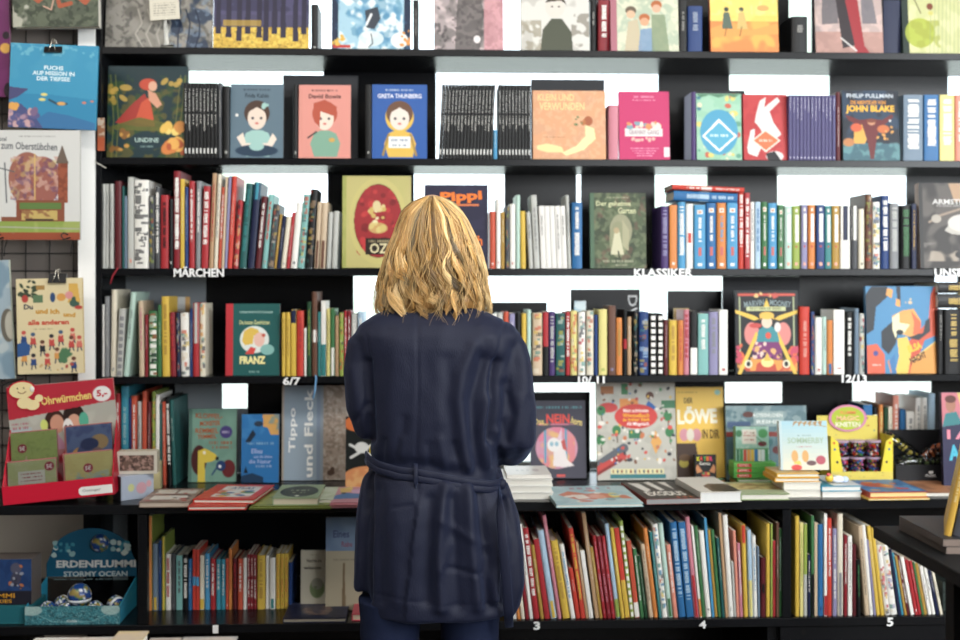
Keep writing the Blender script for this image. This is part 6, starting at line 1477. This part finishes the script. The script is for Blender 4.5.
def remesh(g, vox, name, smooth=6, fac=.5):
    o = g.build(name, 'skin'); m = o.modifiers.new('r', 'REMESH'); m.mode = 'VOXEL'; m.voxel_size = vox
    if smooth: s = o.modifiers.new('s', 'SMOOTH'); s.iterations = smooth; s.factor = fac
    bpy.context.view_layer.update()
    me = bpy.data.meshes.new_from_object(o.evaluated_get(bpy.context.evaluated_depsgraph_get()))
    old = o.data; o.modifiers.clear(); o.data = me; bpy.data.meshes.remove(old); me.name = name
    for p in me.polygons: p.use_smooth = True
    return o
def finish(o, mat, name):
    o.data.materials.clear(); o.data.materials.append(MAT[mat]); o.name = name; o.parent = pe; o.matrix_parent_inverse = Matrix.Translation(-PC); return o
# ---- jacket
def tring(py, pl, pr, b, cy=0, e=2.3):
    p, q = W(pl, py), W(pr, py); return ring((p.x+q.x)/2, YW+cy, (q.x-p.x)/2, b, p.z, 64, e)
g = G()
loft(g, [tring(*t) for t in ((613, 367, 512, .118, .01, 2.6), (600, 365, 513, .12, .01, 2.6), (570, 364, 513, .124, .01, 2.6), (540, 364, 512, .126, .01, 2.6), (515, 365, 508, .126, .01, 2.5), (495, 367, 503, .122, .01), (480, 369, 499, .114, .01), (468, 370, 497, .108, .012), (450, 370, 500, .112, .01), (420, 368, 506, .118, .01), (390, 364, 512, .121, .01), (365, 360, 515, .12, .01), (348, 357, 517, .115, .005), (335, 354, 521, .104, 0), (325, 359, 514, .09, 0), (317, 371, 501, .076, .0), (309, 390, 482, .064, 0), (302, 400, 470, .056, .005), (296, 404, 466, .052, .008))])
# sleeves
def sleeve(pts, rs): g.tube(pts, rs, sides=24)
wl = W(366, 338); 
sleeve([W(374, 338), W(366, 346), W(362, 375), W(364, 405), W(371, 424, .01), W(377, 426, .05), W(385, 422, .13), W(395, 416, .21), W(399, 413, .235)], [.044, .047, .0465, .046, .047, .047, .043, .038, .036])
sleeve([W(500, 338), W(508, 350), W(512, 380), W(515, 410), W(514, 438, .0), W(511, 446, .035), W(500, 443, .11), W(485, 433, .19), W(479, 429, .225)], [.046, .049, .052, .055, .0575, .056, .05, .042, .038])
# hanging front panels of the coat below the belt (left and right)
def slab(c, w, d):  # c: list of (centre, half width, half depth)
    loft(g, [ring(p.x, p.y, a, b, p.z, 24, 2.6) for p, a, b in c])
slab([(W(358.5, 592, .04), .013, .045), (W(359.5, 560, .045), .016, .06), (W(361, 520, .05), .016, .06), (W(365, 490, .05), .014, .055), (W(370, 462, .05), .010, .04)], 0, 0)
slab([(W(508, 622, .02), .006, .02), (W(511, 606, .02), .022, .045), (W(513, 585, .03), .029, .06), (W(513, 550, .04), .028, .065), (W(510, 520, .05), .026, .065), (W(504, 495, .05), .020, .055), (W(497, 470, .04), .012, .04)], 0, 0)
jk = remesh(g, .0052, 'jacket', 7)
me = jk.data; n = len(me.vertices); co = np.zeros(n*3, np.float32); me.vertices.foreach_get('co', co); co = co.reshape(-1, 3)
no = np.zeros(n*3, np.float32); me.vertices.foreach_get('normal', no); no = no.reshape(-1, 3)
# pixel coordinates of each vertex (only used to lay the folds out like the photo's)
sY = sin(YAW); cY = cos(YAW)
dep = co[:, 0]*sY+co[:, 1]*cY; px = CX+FPX*(co[:, 0]*cY-co[:, 1]*sY)/dep; py = HY-FPX*(co[:, 2]-EYE)/dep
disp = np.zeros(n)
def seg(pts):
    d = np.full(n, 1e9); side = np.zeros(n)
    for (x0, y0), (x1, y1) in zip(pts[:-1], pts[1:]):
        vx, vy = x1-x0, y1-y0; t = np.clip(((px-x0)*vx+(py-y0)*vy)/(vx*vx+vy*vy), 0, 1); q = np.hypot(px-x0-t*vx, py-y0-t*vy)
        s = np.sign((px-x0)*vy-(py-y0)*vx); m = q < d; d = np.where(m, q, d); side = np.where(m, s, side)
    return d, side
def fold(pts, amp, wd):
    global disp
    d, _ = seg(pts); disp += amp*(1 if wd < 2 else 1.0)*np.exp(-(d/(wd*(1 if wd < 2 else 1.15)))**2)
for pts, a, w_ in (
    ([(417, 318), (418, 380), (416, 455)], -.0022, 1.6),                                   # centre back seam
    ([(418, 472), (417, 503)], -.0022, 1.6),
    ([(367, 362), (369, 385), (371, 410), (371, 440)], -.012, 3.4),                        # left armhole
    ([(497, 362), (493, 380), (492, 405), (489, 440)], -.015, 3.4),            # right armhole
    ([(505, 320), (500, 340), (494, 372)], -.003, 1.4), ([(366, 335), (370, 360), (372, 400)], -.003, 1.4),
    ([(474, 345), (462, 375), (459, 400), (463, 435), (468, 468)], .011, 5.5), ([(484, 360), (473, 400), (474, 440), (478, 466)], -.012, 6),
    ([(448, 360), (447, 400), (453, 455)], -.005, 6), ([(488, 400), (482, 430), (487, 466)], .009, 4),
    ([(480, 330), (500, 350)], .004, 8), ([(396, 345), (392, 400), (390, 440)], .003, 9), ([(440, 330), (438, 420)], .0025, 8), ([(404, 420), (396, 455)], -.004, 4),
    ([(505, 385), (512, 415), (505, 440)], -.008, 5), ([(522, 360), (525, 410), (520, 440)], .006, 6), ([(498, 432), (506, 455)], .006, 4), ([(515, 350), (519, 390)], -.004, 5), ([(528, 400), (518, 450)], -.005, 4),
    ([(352, 370), (358, 410), (366, 432)], .004, 5), ([(356, 420), (366, 405)], -.005, 3),
    ([(446, 485), (441, 520), (438, 560), (441, 608)], .013, 5), ([(430, 500), (428, 550), (427, 600)], -.009, 6), ([(452, 500), (455, 560), (458, 606)], -.010, 6),
    ([(468, 486), (471, 540), (478, 606)], .012, 5), ([(480, 490), (486, 550), (489, 606)], -.014, 5), ([(497, 490), (497, 540), (495, 600)], .008, 4), ([(440, 520), (465, 535), (485, 545)], .004, 3.5), ([(450, 545), (440, 570)], .004, 4),
    ([(446, 568), (480, 574)], -.004, 2.5), ([(485, 560), (495, 600)], .006, 4), ([(392, 500), (393, 560), (398, 600)], .004, 8), ([(378, 490), (380, 600)], -.005, 5),
    ([(393, 508), (412, 505)], -.0028, 1.5), ([(372, 594), (404, 600), (440, 606), (498, 604)], -.0018, 1.4),
    ([(368, 470), (368, 540), (367, 600)], -.022, 3.0), ([(505, 500), (507, 560), (503, 605)], -.018, 3.0),
    ([(505, 506), (512, 530), (511, 533)], -.003, 1.5),
    ([(380, 458), (384, 440)], -.005, 3), ([(400, 456), (402, 440)], .003, 3), ([(430, 465), (428, 445)], -.004, 3.5), ([(445, 467), (440, 440)], .004, 3.5), ([(462, 470), (455, 445)], -.005, 3)):
    fold(pts, a, w_)
d, sd = seg([(417.5, 500), (413, 540), (405, 612)]); disp += np.where(sd > 0, 1, -1)*.0032*np.exp(-(d/9)**2)*np.clip((py-500)/10, 0, 1)
d, sd = seg([(360, 464), (420, 467), (500, 484)]); disp -= .010*np.exp(-(d/8)**2)*(np.abs(px-432) < 75)
disp = np.where(no[:, 1] < .35, disp, disp*.2)
nz = np.array([noise.noise(Vector((p[0]*14, p[1]*14, p[2]*6)))*.0045+noise.noise(Vector((p[0]*40, p[1]*40, p[2]*22)))*.0013 for p in co])
co += no*(disp+nz)[:, None]
me.vertices.foreach_set('co', co.astype(np.float32).ravel()); me.update()
finish(jk, 'navy_linen', 'jacket')
# ---- belt: wraps the waist, tied at the right, with hanging end and a back loop
wr = [(468, 370, 497, .108, .012)]
def wpt(px_, py_, out=.006):
    p, q = W(369, py_), W(499, py_); cx, a = (p.x+q.x)/2, (q.x-p.x)/2+.004; x = max(-.9999, min(.9999, (W(px_, py_).x-cx)/a)); y = -(1-abs(x)**2.3)**(1/2.3)*(.104+out); return Vector((cx+a*x+(.004*x), YW+.01+y, p.z))
def ribbon_band(pts, hw, th, name_, mat='navy_linen', nrm=None, tw=None):
    g = G(); n = len(pts); rings = []
    for i, p in enumerate(pts):
        t = (pts[min(i+1, n-1)]-pts[max(i-1, 0)]).normalized(); up = Vector((0, 0, 1)) if abs(t.z) < .8 else Vector((1, 0, 0)); up = (up-t*up.dot(t)).normalized(); o = t.cross(up)
        h = hw[i] if hasattr(hw, '__len__') else hw
        rings.append([p+up*h*cos(q)*(1 if abs(cos(q)) < .99 else 1)+o*th*sin(q) for q in [2*pi*k/12 for k in range(12)]])
    loft(g, rings); return g
bp = [wpt(x, y) for x, y in [(366.5+ (500-366.5)*i/40, 0) for i in range(41)] for y in [0]] if False else []
def by(x): return float(np.interp(x, [366, 380, 400, 416, 440, 465, 485, 500], [456, 463, 467.5, 469, 473.5, 479, 482.5, 484]))
xs = np.linspace(367.5, 500, 46)
g1_ = ribbon_band([wpt(x, by(x)-2.6, .0045+.001*sin(x*.3)) for x in xs], .0088, .0032, 'belt'); g2_ = ribbon_band([wpt(x, by(x)+3.4, .006) for x in xs], .0085, .0034, 'belt')
g1_.add([Vector(v) for v in g2_.v], g2_.f)
g1_.ball(wpt(499, 483.5, .006), (.014, .013, .015))
bl = part(g1_, 'belt', 'navy_linen', pe, True)
be_ = ribbon_band([wpt(497, 487, .008), W(498, 505, -.112), W(500.5, 535, -.112), W(503.5, 570, -.105), W(506, 600, -.09), W(507, 618, -.08)], [.008, .011, .012, .012, .012, .010], .0028, 'x')
part(be_, 'belt_end', 'navy_linen', pe, True)
part(ribbon_band([wpt(416.5, 458, .006), wpt(416.5, 463, .013), wpt(416.5, 470, .0165), wpt(416.5, 477, .014), wpt(416.5, 481, .006)], .0048, .0016, 'x'), 'belt_loop', 'navy_linen', pe, True)
# collar band at the nape
g = G(); cxn = W(436, 300).x; loft(g, [ring(cxn, YW+.012, a, b, W(436, y_).z, 48, 2.1) for y_, a, b in ((312, .088, .072), (305, .080, .067), (296, .074, .062), (291, .070, .058), (292, .064, .053), (304, .066, .055))]); part(g, 'collar', 'navy_linen', pe, True)
# ---- body (skin): head, neck, trunk, arms, hands, legs as one surface
g = G(); hc = W(432, 238, .02); HR = (.074, .094, .108)
g.ball(hc, HR, seg=32, rings=20); g.ball(hc+Vector((0, .035, -.055)), (.056, .062, .062), seg=24, rings=14)
g.tube([hc+Vector((0, .088, .012)), hc+Vector((0, .112, -.022)), hc+Vector((0, .102, -.032))], [.007, .013, .009], sides=10)
for s in (-1, 1): g.ball(hc+Vector((s*.073, .0, -.012)), (.011, .018, .03), seg=12, rings=8); g.ball(hc+Vector((s*.03, .086, -.004)), (.013, .008, .008), seg=10, rings=6)
g.ball(hc+Vector((0, .094, -.062)), (.024, .010, .009), seg=12, rings=7); g.ball(hc+Vector((0, .088, -.092)), (.02, .014, .014), seg=12, rings=7)
g.tube([hc+Vector((0, -.012, -.06)), W(436, 298, .01), W(436, 316, 0)], [.056, .054, .064], sides=20)
loft(g, [tring(*t) for t in ((600, 380, 494, .075, .01), (560, 378, 494, .08, .01), (520, 376, 494, .09, .01), (470, 384, 484, .08, .01), (420, 378, 490, .085, .01), (350, 372, 500, .08, .01), (325, 386, 486, .055, 0), (312, 408, 464, .04, 0))])
def limb(p, r): g.tube(p, r, sides=16)
hl, hr_ = W(404, 411, .275), W(474, 427, .265)
limb([W(375, 338), W(361, 372), W(366, 420, .01), W(382, 422, .11), W(398, 413, .235), hl], [.036, .033, .032, .03, .024, .024])
limb([W(500, 338), W(514, 372), W(514, 436), W(500, 441, .11), W(482, 430, .22), hr_], [.038, .036, .035, .032, .025, .024])
for h, s in ((hl, 1), (hr_, -1)):
    g.ball(h+Vector((s*.022, .038, 0)), (.040, .048, .017), seg=18, rings=10)
    for k, L in enumerate((.068, .076, .07, .056)):
        b = h+Vector((s*(.0+.019*k)-s*.008, .078, .0)); g.tube([b-Vector((0, .03, 0)), b+Vector((s*.004, L*.4, -.004)), b+Vector((s*.008, L*.7, -.022)), b+Vector((s*.008, L*.8, -.044))], [.0095, .009, .0085, .0075], sides=10)
    g.tube([h+Vector((-s*.006, .015, .002)), h+Vector((-s*.03, .045, .006)), h+Vector((-s*.032, .075, .002)), h+Vector((-s*.024, .096, -.006))], [.012, .0105, .01, .008], sides=10)
LX = (W(391, 600).x, W(470, 600).x)
for i, x in enumerate(LX):
    g.tube([(x+(.02, -.01)[i], YW+.01, .72), (x, YW+.01, .6), (x-.0, YW+.02, .48), (x, YW-.01, .3), (x, YW-.015, .1), (x, YW-.01, .06)], [.062, .06, .052, .05, .036, .038], sides=20)
    g.tube([(x, YW-.04, .045), (x, YW+.03, .045), (x, YW+.11, .03), (x, YW+.16, .025)], [.032, .035, .034, .022], sides=14)
bd = remesh(g, .0045, 'body', 3); finish(bd, 'skin', 'body')
# face details
for s in (-1, 1):
    g = G(); g.ball(hc+Vector((s*.03, .0935, -.004)), (.0095, .004, .0048), 'e8e8e6', seg=12, rings=8); g.ball(hc+Vector((s*.03, .0968, -.004)), (.0042, .0018, .0042), '3f5a70', seg=10, rings=6); part(g, 'eye', 'plastic', pe, True)
g = G(); g.ball(hc+Vector((0, .1035, -.062)), (.021, .004, .0055), 'b8605c', seg=14, rings=8); part(g, 'mouth', 'plastic', pe, True)
# ---- jeans and shoes
g = G()
rt = [(.70, .084, .09), (.66, .08, .088), (.6, .077, .085), (.5, .072, .08), (.42, .068, .078), (.3, .064, .074), (.16, .056, .066), (.075, .056, .066)]
rg = [[], []]
for i, x in enumerate(LX):
    loft(g, [ring(x+(.016, -.012)[i]*max(0, (z-.5)/.2)*0+(-.002, .0)[i], YW+.01-.02*max(0, (.5-z)), a*.95, b, z, 32, 2.1) for z, a, b in rt[::-1]])
loft(g, [tring(*t) for t in ((597, 377, 492, .088, .01), (570, 374, 500, .095, .01), (520, 376, 496, .1, .01), (490, 380, 490, .09, .01))])
jn = remesh(g, .006, 'jeans', 4); me = jn.data
nv_ = len(me.vertices); cj = np.zeros(nv_*3, np.float32); nj = np.zeros(nv_*3, np.float32); me.vertices.foreach_get('co', cj); me.vertices.foreach_get('normal', nj)
cj = cj.reshape(-1, 3); nj = nj.reshape(-1, 3); cj += nj*np.array([noise.noise(Vector((p[0]*9, p[1]*9, p[2]*20)))*.005 for p in cj.tolist()])[:, None].astype(np.float32); me.vertices.foreach_set('co', cj.ravel()); me.update()
finish(jn, 'denim', 'jeans')
for x in LX:
    g = G(); loft(g, [ring(x, YW+.04, a, b, z, 28, 2.5) for z, a, b in ((.001, .045, .135), (.02, .046, .137), (.021, .043, .132), (.05, .042, .12), (.07, .04, .085), (.085, .038, .065))]); part(g, 'shoe', 'leather', pe, True)
# ---- hair: a lofted under layer and many waved locks
PY = [195, 198, 203, 212, 222, 234, 248, 262, 278, 292, 304, 314, 322]
HL = [432, 418, 408, 401, 397, 393, 387.5, 383.5, 379.5, 377, 375.5, 376, 378]
HRt = [432, 447, 456, 463.5, 469, 474.5, 480.5, 483.5, 486, 487.5, 489, 490, 489]
DB = [.0, .055, .078, .098, .110, .118, .122, .120, .112, .106, .104, .106, .108]; DF = [.0, .06, .085, .105, .115, .118, .112, .10, .08, .06, .04, .03, .03]
def hprof(py_):
    l, r = np.interp(py_, PY, HL), np.interp(py_, PY, HRt); p, q = W(l, py_), W(r, py_); return (p.x+q.x)/2, (q.x-p.x)/2, float(np.interp(py_, PY, DB)), float(np.interp(py_, PY, DF)), p.z
def hpos(phi, py_, s=1.0):
    cx, a, b, f_, z = hprof(py_); c, q = cos(phi), sin(phi)   # phi 0 = straight back, +-90 deg = sides
    return Vector((cx+a*s*q, YW+.018-(b if c > 0 else f_)*s*c, z))
g = G(); rings = []
for py_ in (308, 300, 292, 285, 278, 262, 248, 234, 222, 212, 205, 200, 197.5):
    s_ = .90; rings.append([hpos(q, py_, s_) for q in [2*pi*k/64 for k in range(64)]])
vs_before = 0
loft(g, rings)
# open the face: under layer stops in front
keep = [k for k, f_ in enumerate(g.f) if not all(Vector(g.v[i]).y > YW+.085 and Vector(g.v[i]).z < hc.z+.055 for i in f_)]
g.f = [g.f[k] for k in keep]; hcol = lin(srgb('8a6436')); g.c = [hcol]*len(keep); g.m = [0]*len(keep)
r = random.Random(5)
def strand(g, path, r0, col, sides=4):
    n = len(path); g.tube(path, [r0*(.75+.25*sin(pi*min(1, i/(n*.3))/2))*(1 if i < n*.7 else max(.12, 1-(i-n*.7)/(n*.3)*.88)) for i in range(n)], col, sides=sides, cap=False)
cols = ['cfa262', 'dcb474', 'b88a4e', 'e8c68c', 'a07a44', 'deb67a', 'edd09c', '8a6434', 'f4dcac', 'c09454']
clumps = 104
for c_ in range(clumps):
    phi = -2.2+4.4*(c_+r.uniform(.1, .9))/clumps if c_ % 5 else r.uniform(-1.3, 1.3)
    dark = .5+.58*abs(sin(c_*1.7)); lay = r.uniform(.9, 1.0) if c_ % 3 else r.uniform(.84, .93)
    end = r.uniform(303, 323) if abs(phi) > .9 else r.uniform(292, 320)
    if r.random() < .25: end -= r.uniform(5, 28)
    part_phi = phi*.85+.15*r.uniform(-1, 1); ph0 = r.uniform(0, 6.28); wl_ = r.uniform(35, 41); amp = r.uniform(.08, .14); curl = r.choice((-1, 1))*r.uniform(.08, .34); ph0 = phi*2.6+r.uniform(-.55, .55)
    guide = []
    N_ = 34
    for i in range(N_):
        t = i/(N_-1); py_ = 196.3+(end-196.3)*t**1.15
        wv = amp*min(1, max(0, (py_-222)/55))*sin(2*pi*py_/wl_+ph0); out = .06*min(1, max(0, (py_-230)/60))*cos(2*pi*py_/wl_+ph0*1.3)
        cu = curl*max(0, (t-.86)/.14)**1.5; tuck = -.08*max(0, (t-.9)/.1)**2
        q = part_phi*(.35+.65*min(1, t*4))+(phi-part_phi)*t+wv+cu
        guide.append((q, py_, lay+out+tuck))
    nst = 36; base = r.choice(cols); ln = [r.uniform(-7, 4) for _ in range(nst)]
    wid = r.uniform(.055, .095)
    for k in range(nst):
        o1, o2 = r.gauss(0, .5), r.gauss(0, .5); j = ln[k]; fr_ = r.uniform(0, 6.28); pts = []
        for i, (q, py_, s_) in enumerate(guide):
            t = i/(N_-1); sp = wid*(1-.82*t**1.3); fz = .01*t*sin(i*.7+fr_)
            pts.append(hpos(q+o1*sp+fz, min(326, py_+j*t), s_+o2*.03*(1-.4*t)+.004))
        cc = srgb(base)*.6+srgb(r.choice(cols))*.4; cc = cc*dark*r.uniform(.85, 1.12); strand(g, pts, r.uniform(.0009, .0017), tuple(np.clip(cc, 0, 1)))
for k in range(150):   # fly-aways
    phi = r.uniform(-1.9, 1.9); end = r.uniform(290, 328); s0 = r.uniform(1.0, 1.06); ph0 = r.uniform(0, 6.28); pts = []
    for i in range(22):
        t = i/21; py_ = 197+(end-197)*t; pts.append(hpos(phi*(.4+.6*min(1, t*4))+.12*t*sin(py_/9+ph0), py_, 1+(s0-1)*t+.03*t*sin(py_/12+ph0)))
    strand(g, pts, .0006, tuple(srgb('d8b47c')), 3)
part(g, 'hair', 'hair', pe, True)

# ================================================================ camera and light
cam = bpy.data.cameras.new('camera'); co_ = bpy.data.objects.new('camera', cam); C.objects.link(co_); bpy.context.scene.camera = co_
co_.location = (0, 0, EYE); co_.rotation_euler = (pi/2, 0, -YAW); cam.sensor_width = 36; cam.lens = FPX*36/960; cam.shift_y = -(320-HY)/960
cam.dof.use_dof = True; cam.dof.focus_distance = 3.0; cam.dof.aperture_fstop = 2.1; cam.clip_start = .05
w = bpy.data.worlds.new('daylight'); bpy.context.scene.world = w; w.use_nodes = True; nt = w.node_tree; bg = nt.nodes['Background']; bg.inputs[1].default_value = 1.0
tc = nt.nodes.new('ShaderNodeTexCoord'); n1 = nt.nodes.new('ShaderNodeTexNoise'); n1.inputs['Scale'].default_value = 5; n1.inputs['Detail'].default_value = 1
nt.links.new(tc.outputs['Generated'], n1.inputs['Vector']); rp = nt.nodes.new('ShaderNodeValToRGB'); rp.color_ramp.elements[0].position = .38; rp.color_ramp.elements[1].position = .56
rp.color_ramp.elements[0].color = (.50, .62, .52, 1); rp.color_ramp.elements[1].color = (.9, 1.0, 1.12, 1)
nt.links.new(n1.outputs[0], rp.inputs[0]); nt.links.new(rp.outputs[0], bg.inputs[0]); bg.inputs[1].default_value = 2.8
def area(name, loc, target, sx, sy, pw, col=(1, 1, 1)):
    l = bpy.data.lights.new(name, 'AREA'); l.shape = 'RECTANGLE'; l.size = sx; l.size_y = sy; l.energy = pw; l.color = col
    o = bpy.data.objects.new(name, l); C.objects.link(o); o.location = loc; o.rotation_euler = (Vector(target)-Vector(loc)).to_track_quat('-Z', 'Y').to_euler(); return o
area('shop_window_light', (3.3, 1.4, 2.1), (.2, 3.5, 1.3), 2.6, 1.4, 190, (.92, .97, 1))
area('shop_front_light', (2.0, -2.0, 2.1), (.2, 3.6, 1.2), 2.4, 1.4, 110, (.95, .98, 1))
area('ceiling_light', (-.3, 1.7, 3.05), (-.1, 3.3, 1.3), 3.8, .6, 72, (1, .96, .9))
sc = bpy.context.scene; sc.view_settings.view_transform = 'Standard'; sc.view_settings.look = 'None'; sc.view_settings.exposure = .12; sc.view_settings.gamma = 1; sc.view_settings.use_curve_mapping = False
sc.cycles.max_bounces = 6; sc.cycles.diffuse_bounces = 3; sc.cycles.glossy_bounces = 3; sc.cycles.transmission_bounces = 4; sc.cycles.transparent_max_bounces = 12; sc.cycles.use_denoising = True
